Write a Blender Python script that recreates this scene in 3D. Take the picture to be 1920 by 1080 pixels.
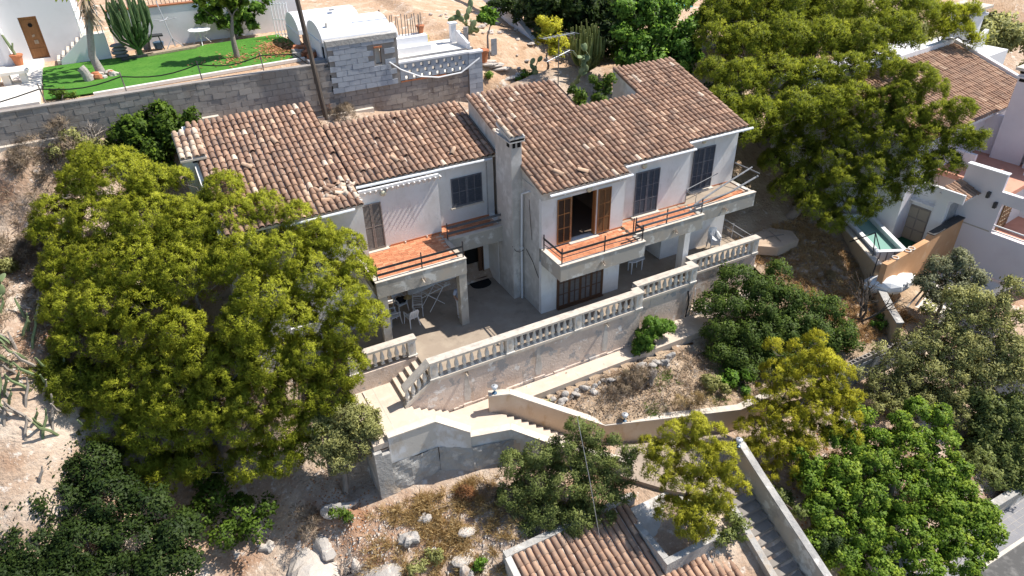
import bpy, math, random
import numpy as np
from mathutils import Vector, Matrix
random.seed(7); RNG=np.random.default_rng(7)
for o in list(bpy.data.objects): bpy.data.objects.remove(o)
S=bpy.context.scene; COL=S.collection
# ---------------- camera
FPX=1334.1
cp,cy,cr=math.radians(33.127),math.radians(27.175),math.radians(-1.29)
fw=Vector((math.sin(cy)*math.cos(cp),math.cos(cy)*math.cos(cp),-math.sin(cp)))
r0=Vector((math.cos(cy),-math.sin(cy),0)); u0=r0.cross(fw)
rt=r0*math.cos(cr)+u0*math.sin(cr); upv=-r0*math.sin(cr)+u0*math.cos(cr)
cam=bpy.data.cameras.new('camera'); co=bpy.data.objects.new('camera',cam); COL.objects.link(co)
cam.sensor_width=36; cam.lens=36*FPX/1920; cam.clip_start=.5; cam.clip_end=600
mw=Matrix((rt,upv,-fw)).transposed().to_4x4(); mw.translation=Vector((-12.932,-22.404,18.272)); co.matrix_world=mw
S.camera=co
# ---------------- light
SUN_EL=54.5
w=bpy.data.worlds.new('World'); S.world=w; w.use_nodes=True
nt=w.node_tree; bg=nt.nodes['Background']
sky=nt.nodes.new('ShaderNodeTexSky'); sky.sky_type='NISHITA'; sky.sun_disc=False
sky.sun_elevation=math.radians(SUN_EL); sky.sun_rotation=math.radians(92); sky.altitude=50; sky.air_density=1; sky.dust_density=.5; sky.ozone_density=2.0
nt.links.new(sky.outputs[0],bg.inputs[0]); bg.inputs[1].default_value=.12
sl=bpy.data.lights.new('sun','SUN'); sl.energy=5.0; sl.angle=math.radians(.53); sl.color=(1,.95,.87)
so=bpy.data.objects.new('sun',sl); COL.objects.link(so); so.location=(40,-5,60)
sd=Vector((math.cos(math.radians(SUN_EL)),-.085,math.sin(math.radians(SUN_EL)))).normalized()
so.rotation_euler=sd.to_track_quat('Z','Y').to_euler()
S.view_settings.view_transform='Standard'; S.view_settings.look='None'; S.view_settings.gamma=1
S.view_settings.use_curve_mapping=False; S.view_settings.exposure=.5
S.render.engine='CYCLES'; S.cycles.max_bounces=6; S.cycles.diffuse_bounces=3; S.cycles.glossy_bounces=2
S.cycles.transmission_bounces=4; S.cycles.transparent_max_bounces=8; S.cycles.caustics_reflective=False; S.cycles.caustics_refractive=False
S.cycles.use_denoising=True
# ---------------- materials
MATS={}
def mk(name,base,rough=.9,layers=(),tone=None,bump=None,trans=0,metal=0,spec=.3,emit=None,alpha=None,leaf=False):
    m=bpy.data.materials.new(name); m.use_nodes=True; t=m.node_tree; N=t.nodes; L=t.links
    b=N['Principled BSDF']; out=N['Material Output']
    b.inputs['Roughness'].default_value=rough; b.inputs['Metallic'].default_value=metal; b.inputs['Specular IOR Level'].default_value=spec
    geo=N.new('ShaderNodeNewGeometry')
    def noise(scale,detail,stretch,seed):
        mp=N.new('ShaderNodeMapping'); mp.inputs['Scale'].default_value=stretch; mp.inputs['Location'].default_value=(seed*13.1,seed*7.7,seed*3.3)
        L.new(geo.outputs['Position'],mp.inputs[0])
        n=N.new('ShaderNodeTexNoise'); n.inputs['Scale'].default_value=scale; n.inputs['Detail'].default_value=detail; n.inputs['Roughness'].default_value=.62
        L.new(mp.outputs[0],n.inputs['Vector']); return n.outputs['Fac']
    rgb=N.new('ShaderNodeRGB'); rgb.outputs[0].default_value=(*base,1); cur=rgb.outputs[0]
    if tone:
        a=N.new('ShaderNodeAttribute'); a.attribute_name='tone'
        cr_=N.new('ShaderNodeValToRGB'); e=cr_.color_ramp.elements
        e[0].position=tone[0][0]; e[0].color=(*tone[0][1],1); e[1].position=tone[-1][0]; e[1].color=(*tone[-1][1],1)
        for p,c in tone[1:-1]:
            q=e.new(p); q.color=(*c,1)
        L.new(a.outputs['Fac'],cr_.inputs[0]); cur=cr_.outputs[0]
    for i,ly in enumerate(layers):
        col,scale,lo,hi=ly[:4]; det=ly[4] if len(ly)>4 else 5; st=ly[5] if len(ly)>5 else (1,1,1); mx=ly[6] if len(ly)>6 else 1
        f=noise(scale,det,st,i+1+len(name)%5)
        mr=N.new('ShaderNodeMapRange'); mr.inputs[1].default_value=lo; mr.inputs[2].default_value=hi; mr.inputs[4].default_value=mx; L.new(f,mr.inputs[0])
        mi=N.new('ShaderNodeMix'); mi.data_type='RGBA'; L.new(mr.outputs[0],mi.inputs[0]); L.new(cur,mi.inputs[6]); mi.inputs[7].default_value=(*col,1); cur=mi.outputs[2]
    L.new(cur,b.inputs['Base Color'])
    if bump:
        f=noise(bump[0],6,(1,1,1),9); bp=N.new('ShaderNodeBump'); bp.inputs['Strength'].default_value=bump[1]; bp.inputs['Distance'].default_value=bump[2]
        L.new(f,bp.inputs['Height']); L.new(bp.outputs[0],b.inputs['Normal'])
    if leaf:
        an=N.new('ShaderNodeAttribute'); an.attribute_name='nrm'; L.new(an.outputs['Vector'],b.inputs['Normal'])
    if trans:
        tr=N.new('ShaderNodeBsdfTranslucent'); L.new(cur,tr.inputs[0]); ms=N.new('ShaderNodeMixShader'); ms.inputs[0].default_value=trans
        L.new(b.outputs[0],ms.inputs[1]); L.new(tr.outputs[0],ms.inputs[2]); L.new(ms.outputs[0],out.inputs[0])
    if alpha is not None: b.inputs['Transmission Weight'].default_value=alpha
    MATS[name]=m; return m
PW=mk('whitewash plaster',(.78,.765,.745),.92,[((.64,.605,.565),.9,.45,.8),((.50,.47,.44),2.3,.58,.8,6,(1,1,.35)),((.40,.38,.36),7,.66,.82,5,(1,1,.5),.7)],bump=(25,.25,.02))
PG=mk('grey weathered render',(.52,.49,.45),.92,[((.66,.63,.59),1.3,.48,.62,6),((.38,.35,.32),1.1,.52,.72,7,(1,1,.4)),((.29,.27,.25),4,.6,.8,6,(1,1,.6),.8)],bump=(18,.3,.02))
PC=mk('balcony edge concrete',(.42,.385,.335),.93,[((.62,.60,.55),1.6,.54,.60,7),((.27,.255,.23),2.4,.55,.75,7,(1,1,.5)),((.48,.40,.31),.8,.5,.7)],bump=(16,.35,.02))
PR=mk('peeling terrace wall render',(.64,.53,.45),.95,[((.54,.44,.37),.9,.47,.62,7),((.40,.37,.35),1.5,.565,.59,9,(1,1,1)),((.74,.69,.64),1.9,.60,.63,9),((.45,.31,.2),1.2,.58,.8,6,(1,1,.3)),((.3,.28,.26),2.6,.63,.72,7,(1.6,1.6,.25),.8)],bump=(9,.6,.04))
PF=mk('front wall render',(.62,.57,.5),.93,[((.74,.73,.72),.7,.5,.6,7),((.48,.39,.29),1.0,.55,.72,7,(1,1,.5)),((.36,.34,.32),2.1,.62,.7,8)],bump=(14,.3,.02))
PB=mk('tan flanking render',(.62,.48,.35),.93,[((.70,.6,.49),.8,.45,.7,6),((.50,.34,.2),1.1,.56,.7,6,(1,1,.5)),((.42,.36,.31),2.2,.66,.78,6)],bump=(14,.3,.02))
RC=mk('rough cast concrete',(.42,.40,.37),.95,[((.27,.26,.25),1.1,.48,.7,8,(1,1,.6)),((.56,.53,.49),1.9,.56,.62,9),((.44,.34,.24),.9,.58,.75)],bump=(7,.9,.06))
COP=mk('coping stone',(.62,.545,.46),.9,[((.5,.42,.33),2.2,.5,.75),((.72,.66,.58),5,.55,.75)],bump=(20,.25,.01))
BAL=mk('cast baluster stone',(.72,.675,.61),.88,[((.5,.45,.39),3.0,.5,.75),((.75,.72,.67),6,.6,.75)],bump=(30,.2,.01))
RAIL=mk('weathered rail stone',(.58,.51,.435),.92,[((.36,.33,.29),3.5,.45,.7,8),((.64,.58,.5),7,.58,.72,7)],bump=(30,.4,.012))
PATH=mk('cast path concrete',(.60,.50,.405),.92,[((.50,.41,.325),1.2,.46,.75,6),((.66,.58,.49),3.5,.55,.75,6),((.40,.33,.27),7,.68,.8,6,(1,1,1),.6)],bump=(25,.3,.012))
TER=mk('terrace screed',(.33,.265,.205),.9,[((.40,.33,.255),1.4,.45,.7,6),((.25,.205,.16),2.6,.55,.75,6)],bump=(40,.2,.008))
TILE=mk('roof tile clay',(.3,.2,.15),.88,[((.20,.155,.125),1.1,.46,.7,6,(1,1,1),.5),((.17,.14,.115),6,.54,.74,7,(1,1,1),.6),((.58,.46,.36),8,.60,.74,6,(1,1,1),.6)],tone=[(0,(.22,.135,.095)),(.35,(.35,.21,.14)),(.65,(.46,.285,.19)),(.86,(.58,.39,.265)),(1,(.74,.59,.45))],bump=(30,.3,.01))
PAN=mk('roof channel clay',(.19,.12,.085),.9,[((.28,.2,.155),3,.5,.7)],bump=(20,.3,.01))
FLT=mk('terracotta floor clay',(.52,.215,.105),.75,[((.40,.15,.07),4,.5,.75),((.6,.3,.17),8,.6,.75)],tone=[(0,(.42,.15,.07)),(.5,(.54,.215,.105)),(1,(.63,.30,.16))],spec=.4)
GRT=mk('floor grout',(.58,.40,.29),.95)
WG=mk('grey weathered shutter wood',(.13,.135,.155),.85,[((.2,.2,.215),3,.45,.75,6,(1,1,4)),((.07,.07,.08),6,.55,.75,6,(1,1,6))])
WGD=mk('shutter slat grey',(.10,.105,.125),.85,[((.17,.17,.185),5,.5,.75,5,(1,1,6))])
WT=mk('taupe shutter wood',(.24,.205,.18),.85,[((.32,.28,.25),3,.45,.75,6,(1,1,5)),((.13,.11,.1),6,.6,.75,5,(1,1,6))])
WB=mk('brown varnished wood',(.26,.115,.04),.6,[((.36,.17,.06),4,.45,.75,6,(3,3,.6)),((.14,.06,.025),8,.58,.75)],spec=.4)
WBD=mk('brown door wood dark',(.11,.055,.03),.7)
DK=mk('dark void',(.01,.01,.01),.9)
MB_=mk('black rail paint',(.035,.036,.04),.55,[((.09,.09,.09),6,.55,.75)],spec=.5)
MG=mk('grey galvanised metal',(.42,.43,.45),.5,[((.28,.28,.29),6,.5,.75)],metal=.3)
MWh=mk('white paint',(.78,.78,.78),.6,[((.62,.61,.6),4,.55,.8)],spec=.4)
GUT=mk('gutter paint',(.70,.72,.74),.5,[((.45,.45,.45),5,.58,.8)],spec=.5)
PLW=mk('white plastic',(.72,.72,.73),.45,[((.55,.54,.53),7,.6,.8)],spec=.5)
GLOW=mk('lamp glass',(.62,.58,.42),.3,spec=.6)
BLU=mk('blue lamp enamel',(.05,.12,.2),.4,spec=.5)
LGL=mk('pale lamp glass',(.55,.65,.72),.2,spec=.7)
NWH=mk('neighbour white render',(.78,.77,.78),.92,[((.68,.66,.66),.6,.5,.8)],bump=(25,.15,.01))
NPK=mk('neighbour pink white render',(.74,.69,.71),.92,[((.66,.6,.62),.6,.5,.8)],bump=(25,.15,.01))
ORA=mk('orange tan wall paint',(.58,.33,.175),.93,[((.52,.28,.14),.8,.45,.7),((.66,.46,.3),1.4,.55,.75,6)],bump=(20,.2,.01))
TAN=mk('tan garden wall',(.52,.39,.25),.93,[((.42,.30,.19),1.2,.48,.72),((.60,.48,.34),3,.6,.75)],bump=(15,.3,.02))
BLK=mk('concrete block',(.36,.32,.29),.95,[((.24,.19,.15),.9,.5,.72,7,(1,1,.4),.8),((.25,.225,.21),3,.5,.72),((.44,.40,.36),6,.58,.75)],tone=[(0,(.24,.215,.195)),(.5,(.33,.295,.265)),(1,(.43,.39,.35))],bump=(22,.5,.015))
BLG=mk('blue grey block',(.36,.38,.42),.95,[((.28,.30,.34),3,.5,.72),((.46,.47,.5),6,.6,.75)],tone=[(0,(.29,.31,.345)),(.5,(.36,.385,.425)),(1,(.44,.465,.50))],bump=(22,.4,.015))
MOR=mk('block mortar',(.27,.245,.225),.95,[((.31,.28,.25),4,.5,.7)])
DIRT=mk('hillside soil',(.44,.315,.225),.97,[((.58,.47,.37),.5,.44,.62,8),((.33,.185,.11),.35,.52,.68,7),((.68,.6,.52),1.7,.58,.66,9),((.25,.19,.15),2.6,.58,.72,9,(1,1,1),.8),((.66,.55,.45),9,.6,.68,6)],bump=(5,1,.12))
DIRG=mk('garden soil',(.40,.29,.195),.97,[((.52,.40,.28),.6,.45,.65,8),((.30,.19,.12),.5,.52,.7,7),((.6,.52,.44),3,.6,.68,8),((.22,.165,.13),2.6,.56,.72,9,(1,1,1),.8)],bump=(6,1,.1))
DIRU=mk('upper yard soil',(.50,.33,.21),.97,[((.60,.44,.31),.8,.45,.65,8),((.70,.6,.5),1.6,.58,.66,9),((.36,.22,.13),2.2,.55,.7,8)],bump=(6,1,.1))
LAWN=mk('artificial grass',(.065,.2,.02),.95,[((.10,.245,.03),1.2,.42,.68),((.045,.15,.015),6,.5,.7,8)],bump=(60,.8,.03))
ROCK=mk('limestone',(.40,.365,.33),.95,[((.36,.34,.32),1.5,.45,.62,8),((.62,.55,.48),3,.55,.68,8),((.4,.27,.18),1,.6,.75)],bump=(6,1,.08))
ROCKW=mk('pale limestone',(.55,.485,.42),.95,[((.52,.48,.44),2,.48,.66,8)],bump=(8,.9,.05))
BARK=mk('grey bark',(.26,.22,.19),.95,[((.15,.125,.105),6,.48,.7,6,(1,1,.3))],bump=(14,.8,.04))
TWIG=mk('dry twig',(.33,.285,.245),.95,[((.22,.185,.155),5,.5,.7)])
PALMB=mk('palm trunk bark',(.36,.325,.30),.95,[((.24,.21,.19),9,.48,.7,5,(1,1,3))],bump=(14,.7,.03))
def leafmat(n,dark,mid,light,trans=.36,rough=.6): return mk(n,mid,rough,tone=[(0,dark),(.5,mid),(1,light)],trans=trans,spec=.25)
LPINE=leafmat('aleppo pine needles',(0.240,0.273,0.017),(0.460,0.499,0.033),(0.680,0.693,0.077))
LPIN2=leafmat('deeper pine needles',(.14,.18,.015),(.29,.34,.025),(.50,.53,.05))
LPIN3=leafmat('young pine needles',(.38,.38,.03),(.62,.61,.05),(.78,.75,.11))
LBROAD=leafmat('broad leaves',(0.085,0.155,0.016),(0.181,0.290,0.026),(0.360,0.451,0.053))
LLENT=leafmat('lentisk leaves',(0.105,0.135,0.041),(0.192,0.236,0.061),(0.327,0.355,0.110))
LCAROB=leafmat('carob leaves',(0.046,0.083,0.010),(0.092,0.156,0.015),(0.184,0.274,0.031))
LDARK=leafmat('dark shrub leaves',(0.019,0.040,0.009),(0.040,0.070,0.013),(0.073,0.112,0.019))  # dark evergreen green, darkened further so the leaves carry the lower-left tree's shade
LOLIV=leafmat('olive leaves',(0.199,0.204,0.071),(0.332,0.336,0.114),(0.521,0.504,0.192))
LSILV=leafmat('silver leaves',(0.149,0.161,0.086),(0.265,0.276,0.149),(0.414,0.425,0.253))
LMID=leafmat('thicket leaves',(0.044,0.077,0.014),(0.094,0.149,0.024),(0.187,0.253,0.044))
LFIELD=leafmat('orange straw',(.42,.26,.12),(.56,.37,.18),(.66,.48,.27),.4,.9)
LGRN=leafmat('fresh green leaves',(0.075,0.159,0.019),(0.140,0.262,0.028),(0.243,0.393,0.056))
LYEL=leafmat('yellow green sprays',(0.396,0.378,0.022),(0.616,0.578,0.039),(0.800,0.779,0.088))
LDRY=leafmat('dry brush',(0.264,0.194,0.126),(0.396,0.302,0.210),(0.550,0.443,0.326),.15,.9)
LSTR=leafmat('straw',(0.437,0.305,0.140),(0.621,0.457,0.221),(0.793,0.621,0.354),.4,.9)
LRUST=leafmat('rust dry leaves',(.28,.12,.05),(.42,.2,.09),(.55,.3,.15),.2,.9)
CACT=mk('cactus skin',(.075,.13,.045),.7,[((.12,.17,.06),4,.45,.7),((.2,.18,.1),7,.62,.75)],spec=.4)
PRICK=mk('prickly pear pad',(.17,.22,.10),.7,[((.24,.28,.14),3,.45,.7),((.3,.26,.15),6,.64,.76)],spec=.4)
POT=mk('terracotta pot',(.45,.17,.08),.8)
WATER=mk('pool water',(.24,.42,.36),.08,spec=.5)
POOLB=mk('turquoise pool',(.05,.55,.62),.1,spec=.5)
ASPH=mk('asphalt',(.1,.097,.094),.95,[((.22,.21,.2),2,.5,.75)],bump=(40,.3,.01))
PAVE=mk('pavement slab',(.245,.24,.25),.9,[((.31,.3,.3),1.5,.5,.7)],bump=(40,.2,.005))  # slab grey taken down: the trees' shade on the pavement is in the colour
WHT=mk('white patio',(.74,.69,.62),.9,[((.62,.55,.47),1.2,.55,.8)])
PINK=mk('pink terrace floor',(.62,.30,.21),.85,[((.55,.25,.17),2,.5,.7)])
WOODP=mk('plank wood',(.40,.31,.225),.9,[((.27,.2,.14),4,.5,.7,5,(3,3,.5))])
POLE=mk('dark pole timber',(.10,.08,.065),.9,[((.16,.13,.105),3,.5,.7,5,(4,4,.4))])
RUB=mk('black rubber',(.012,.012,.013),.85)
SHIRT=mk('pale blue shirt cloth',(.42,.5,.66),.9); TROU=mk('white trouser cloth',(.66,.66,.68),.9); SKIN=mk('skin',(.42,.25,.17),.6); HAIR=mk('dark hair',(.05,.035,.025),.8)
# ---------------- mesh helpers
def rootloc(o):
    v=Vector((0,0,0))
    while o is not None: v+=o.location; o=o.parent
    return v
def tagset(o,label=None,cat=None,group=None,kind=None):
    if label: o['label']=label
    if cat: o['category']=cat
    if group: o['group']=group
    if kind: o['kind']=kind
    return o
def thing(name,label,cat,loc,group=None):
    o=bpy.data.objects.new(name,None); COL.objects.link(o); o.location=loc; o.empty_display_size=.3
    return tagset(o,label,cat,group)
class MB:
    def __init__(s): s.v=[]; s.f=[]; s.t=[]; s.cuts=[]
    def add(s,vs,fs,tone=.5):
        n=len(s.v); s.cuts.append((n,len(s.f))); s.v+=[tuple(p) for p in vs]; s.f+=[tuple(i+n for i in f) for f in fs]; s.t+=[tone]*len(fs); return s
    def box(s,x0,x1,y0,y1,z0,z1,tone=.5):
        return s.add([(x0,y0,z0),(x1,y0,z0),(x1,y1,z0),(x0,y1,z0),(x0,y0,z1),(x1,y0,z1),(x1,y1,z1),(x0,y1,z1)],BOXF,tone)
    def obox(s,c,u,v,w,tone=.5):   # half axes
        c,u,v,w=map(Vector,(c,u,v,w)); P=[]
        for k in (-1,1):
            for a,b in ((-1,-1),(1,-1),(1,1),(-1,1)): P.append(c+u*a+v*b+w*k)
        return s.add(P,BOXF,tone)
    def prism(s,poly,vec,tone=.5):
        n=len(poly); v=Vector(vec); P=[Vector(p) for p in poly]+[Vector(p)+v for p in poly]
        return s.add(P,[tuple(range(n))[::-1],tuple(range(n,2*n))]+[(i,(i+1)%n,n+(i+1)%n,n+i) for i in range(n)],tone)
    def tube(s,pts,r,n=6,cap=True,tone=.5):
        pts=[Vector(p) for p in pts]; m=len(pts); rr=r if isinstance(r,(list,tuple)) else [r]*m; P=[];F=[]
        for i,p in enumerate(pts):
            d=(pts[min(i+1,m-1)]-pts[max(i-1,0)]); d=d.normalized() if d.length>1e-9 else Vector((0,0,1))
            a=d.cross(Vector((0,0,1)) if abs(d.z)<.95 else Vector((1,0,0))).normalized(); b=d.cross(a)
            for k in range(n):
                t=2*math.pi*k/n; P.append(p+(a*math.cos(t)+b*math.sin(t))*rr[i])
        for i in range(m-1):
            for k in range(n): F.append((i*n+k,i*n+(k+1)%n,(i+1)*n+(k+1)%n,(i+1)*n+k))
        if cap and n>2: F.append(tuple(range(n))[::-1]); F.append(tuple((m-1)*n+k for k in range(n)))
        return s.add(P,F,tone)
    def lathe(s,prof,c=(0,0,0),n=12,tone=.5):
        c=Vector(c); P=[];F=[];m=len(prof)
        for r,z in prof:
            for k in range(n):
                t=2*math.pi*k/n; P.append(c+Vector((r*math.cos(t),r*math.sin(t),z)))
        for i in range(m-1):
            for k in range(n): F.append((i*n+k,i*n+(k+1)%n,(i+1)*n+(k+1)%n,(i+1)*n+k))
        F.append(tuple(range(n))[::-1]); F.append(tuple((m-1)*n+k for k in range(n)))
        return s.add(P,F,tone)
    def blob(s,c,r,seed=0,amp=.25,n=10,m=7,tone=.5,flat=.35):
        rg=np.random.default_rng(seed); c=Vector(c); P=[];F=[]
        kx=rg.normal(0,1,(5,3)); ph=rg.uniform(0,6,5)
        for i in range(m+1):
            th=math.pi*i/m
            for k in range(n):
                t=2*math.pi*k/n; d=Vector((math.sin(th)*math.cos(t),math.sin(th)*math.sin(t),math.cos(th)))
                q=1+amp*sum(math.sin(1.7*(kx[j][0]*d.x+kx[j][1]*d.y+kx[j][2]*d.z)+ph[j]) for j in range(5))/2.2
                P.append(c+Vector((d.x*r[0],d.y*r[1],d.z*r[2]))*q)
        for i in range(m):
            for k in range(n): F.append((i*n+k,(i+1)*n+k,(i+1)*n+(k+1)%n,i*n+(k+1)%n))
        return s.add(P,F,tone)
    def build(s,name,mat,parent=None,smooth=False,kind=None,label=None,cat=None,group=None):
        me=bpy.data.meshes.new(name); off=rootloc(parent)
        V=np.array([tuple(p) for p in s.v],float)
        if parent is None:
            lo,hi=V.min(0),V.max(0); off=Vector(((lo[0]+hi[0])/2,(lo[1]+hi[1])/2,lo[2]))
        V=V-np.array(off)
        me.from_pydata([tuple(x) for x in V],[],s.f); me.materials.append(mat)
        a=me.attributes.new('tone','FLOAT','FACE'); a.data.foreach_set('value',np.array(s.t,np.float32))
        if smooth: me.polygons.foreach_set('use_smooth',np.ones(len(s.f),bool))
        me.update()
        o=bpy.data.objects.new(name,me); COL.objects.link(o)
        if parent is None: o.location=off
        else: o.parent=parent
        return tagset(o,label,cat,group,kind)
def each(mb,name,mat,parent,**k):      # every added shape becomes an object of its own
    C=mb.cuts+[(len(mb.v),len(mb.f))]
    for (a,fa),(b,fb) in zip(C[:-1],C[1:]):
        q=MB(); q.v=mb.v[a:b]; q.f=[tuple(i-a for i in f) for f in mb.f[fa:fb]]; q.t=mb.t[fa:fb]; q.build(name,mat,parent,**k)
BOXF=[(0,3,2,1),(4,5,6,7),(0,1,5,4),(1,2,6,5),(2,3,7,6),(3,0,4,7)]
def npmesh(name,V,F,tone,mat,parent=None,kind=None):      # V (n,3), F (m,k) fixed face size
    me=bpy.data.meshes.new(name); off=np.array(rootloc(parent))
    if parent is None: off=np.array(((V[:,0].min()+V[:,0].max())/2,(V[:,1].min()+V[:,1].max())/2,V[:,2].min()))
    V=(V-off).astype(np.float32); k=F.shape[1]
    me.vertices.add(len(V)); me.vertices.foreach_set('co',V.ravel())
    me.loops.add(F.size); me.loops.foreach_set('vertex_index',F.ravel().astype(np.int32))
    me.polygons.add(len(F)); me.polygons.foreach_set('loop_start',np.arange(0,F.size,k,dtype=np.int32)); 
    a=me.attributes.new('tone','FLOAT','FACE'); a.data.foreach_set('value',tone.astype(np.float32))
    me.materials.append(mat); me.update(calc_edges=True); me.validate()
    o=bpy.data.objects.new(name,me); COL.objects.link(o)
    if parent is None: o.location=off
    else: o.parent=parent
    return tagset(o,kind=kind)
def inst(name,me,loc,rot=None,parent=None,scale=None):
    o=bpy.data.objects.new(name,me); COL.objects.link(o)
    if parent is not None: o.parent=parent; o.location=Vector(loc)-rootloc(parent)
    else: o.location=loc
    if rot is not None: o.rotation_euler=rot
    if scale is not None: o.scale=scale
    return o
def meshdata(mb,name,mat,smooth=False):
    me=bpy.data.meshes.new(name); me.from_pydata(mb.v,[],mb.f); me.materials.append(mat)
    a=me.attributes.new('tone','FLOAT','FACE'); a.data.foreach_set('value',np.array(mb.t,np.float32))
    if smooth: me.polygons.foreach_set('use_smooth',np.ones(len(mb.f),bool))
    me.update(); return me
def copytree(o,loc=None,rotz=None,label=None,parent=None):
    c=o.copy(); COL.objects.link(c)
    if parent is not None: c.parent=parent
    if loc is not None: c.location=loc
    if rotz is not None: c.rotation_euler=(0,0,rotz)
    if label: c['label']=label
    for ch in o.children: copytree(ch,parent=c)
    return c
def wallx(mb,x0,x1,y0,y1,z0,z1,holes=()):    # wall along x between y0..y1, holes (xa,xb,za,zb) sorted by x
    x=x0
    for (a,b,c,d) in holes:
        if a>x: mb.box(x,a,y0,y1,z0,z1)
        if c>z0: mb.box(a,b,y0,y1,z0,c)
        if d<z1: mb.box(a,b,y0,y1,d,z1)
        x=b
    if x<x1: mb.box(x,x1,y0,y1,z0,z1)
    return mb
# pieces laid in numbers: the largest-showing `cap` as objects that share mesh data, the rest joined
def lay(pieces,meshes,name,parent,cap,restname,mat):
    # pieces: list of (Matrix4, variant, priority)
    pieces=sorted(pieces,key=lambda p:-p[2])
    for M,k,_ in pieces[:cap]:
        o=bpy.data.objects.new(name,meshes[k]); COL.objects.link(o); o.parent=parent
        M2=M.copy(); M2.translation=M.translation-rootloc(parent); o.matrix_basis=M2
    if len(pieces)>cap:
        mb=MB()
        for M,k,_ in pieces[cap:]:
            me=meshes[k]; vs=[M@v.co for v in me.vertices]; tn=me.attributes['tone'].data[0].value
            mb.add(vs,[tuple(p.vertices) for p in me.polygons],tn)
        mb.build(restname,mat,parent,kind='stuff')
CAMP=Vector((-12.932,-22.404,18.272))
def barrel(tone,L=.47,r0=.118,r1=.092,th=.02,n=6):
    mb=MB(); P=[];F=[]
    for (y,r) in ((0,r0),(L,r1)):
        for q in (r,r-th):
            for k in range(n+1):
                t=math.pi*k/n; P.append((q*math.cos(t),y,q*math.sin(t)*.9))
    m=n+1
    for k in range(n):
        F.append((k,k+1,2*m+k+1,2*m+k)); F.append((m+k+1,m+k,k,k+1)[::-1])
    mb.add(P,F,tone); return mb
TILEM=[meshdata(barrel(t),'tile',TILE,True) for t in (.05,.14,.2,.25,.3,.34,.38,.45,.52,.6,.7,.85,.98)]
TW=np.array([.06,.08,.1,.12,.13,.12,.11,.09,.07,.06,.05,.035,.02]); TW=TW/TW.sum()
def rooftiles(x0,x1,ye,yr,zf,slope,ncol=None,exp=.385,skip=None,pale=None,sx=1,rng=RNG,pitch=.256):
    ang=math.atan(slope); n=ncol or max(1,round((x1-x0)/pitch)); dx=(x1-x0)/n; out=[]
    nr=int((yr(0) if callable(yr) else yr)-ye)
    for i in range(n):
        x=x0+dx*(i+.5); y0=ye(x) if callable(ye) else ye; y1=yr(x) if callable(yr) else yr
        st=exp*math.cos(ang); rows=int(round((y1-y0)/st)); st=(y1-y0)/max(1,rows); wob=rng.normal(0,.008)
        for j in range(rows):
            y=y0+st*j-.05+rng.normal(0,.012)
            if skip and skip(x,y): continue
            k=int(rng.choice(13,p=TW))
            if pale and pale(x,y) and rng.random()<.8: k=11+int(rng.random()<.6)
            M=Matrix.Translation((x+wob+rng.normal(0,.007),y,zf(y)+.05+rng.normal(0,.006)))@Matrix.Rotation(rng.normal(0,.022),4,'Z')@Matrix.Rotation(ang-.05,4,'X')@Matrix.Diagonal((dx/.256*sx,1,sx,1))
            out.append((M,k,-(M.translation-CAMP).length))
    return out
def pans(mb,x0,x1,ye,yr,zf,n):
    dx=(x1-x0)/n
    for i in range(n+1):
        xc=x0+dx*i; P=[]; xs=[(-.5,.05),(-.25,.005),(0,-.015),(.25,.005),(.5,.05)]
        for y in (ye-.03,yr):
            for a,h in xs: P.append((min(max(xc+a*dx,x0),x1),y,zf(y)+h+.01))
        mb.add(P,[(k,k+1,6+k,5+k) for k in range(4)])
# ================= THE VILLA
def LP(y): return 5.05+.29*y
def RP(y): return 5.92+.29*y
HOUSE=thing('villa','white two storey villa with brown tiled stepped roofs and terracotta floored balconies, filling the centre','house',(0,3,0))
def HP(mb,name,mat,**k): return mb.build(name,mat,HOUSE,**k)
# lower walls
m=MB(); wallx(m,-11.75,-6.55,3.0,3.22,-2.4,3.28,[(-10.2,-9.2,.9,2.1)]); m.box(-6.77,-6.55,3.22,4.15,-.2,2.9)
wallx(m,-6.75,-.5,4.15,4.35,-.2,3.28,[(-5.9,-4.7,.1,2.05),(-1.75,-.84,.12,2.12)])
m.box(-.497,-.2,3.1,4.15,-.2,3.28); HP(m,'wall',PW)
m=MB(); m.box(-11.95,-11.752,3.0,9.8,-2.4,4.0); m.prism([(-11.95,3,4.0),(-11.95,9.8,4.0),(-11.95,9.8,LP(9.8)-.1),(-11.95,3,LP(3)-.1)],(.198,0,0)); HP(m,'wall',PW)
m=MB(); m.box(0,4.1,0,.2,-.2,2.62); HP(m,'wall',PW)
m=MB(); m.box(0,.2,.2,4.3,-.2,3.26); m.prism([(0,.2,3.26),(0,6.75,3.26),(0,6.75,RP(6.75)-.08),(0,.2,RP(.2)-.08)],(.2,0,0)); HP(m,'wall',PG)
m=MB(); m.box(3.9,4.1,.2,2.3,-.2,2.62); m.box(4.1,7.45,2.3,2.5,-.2,2.62); m.box(7.45,11.4,1.2,2.4,-.2,2.62); m.box(11.25,11.45,1.24,6.8,-2.2,3.2); HP(m,'wall',PW)
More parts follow.
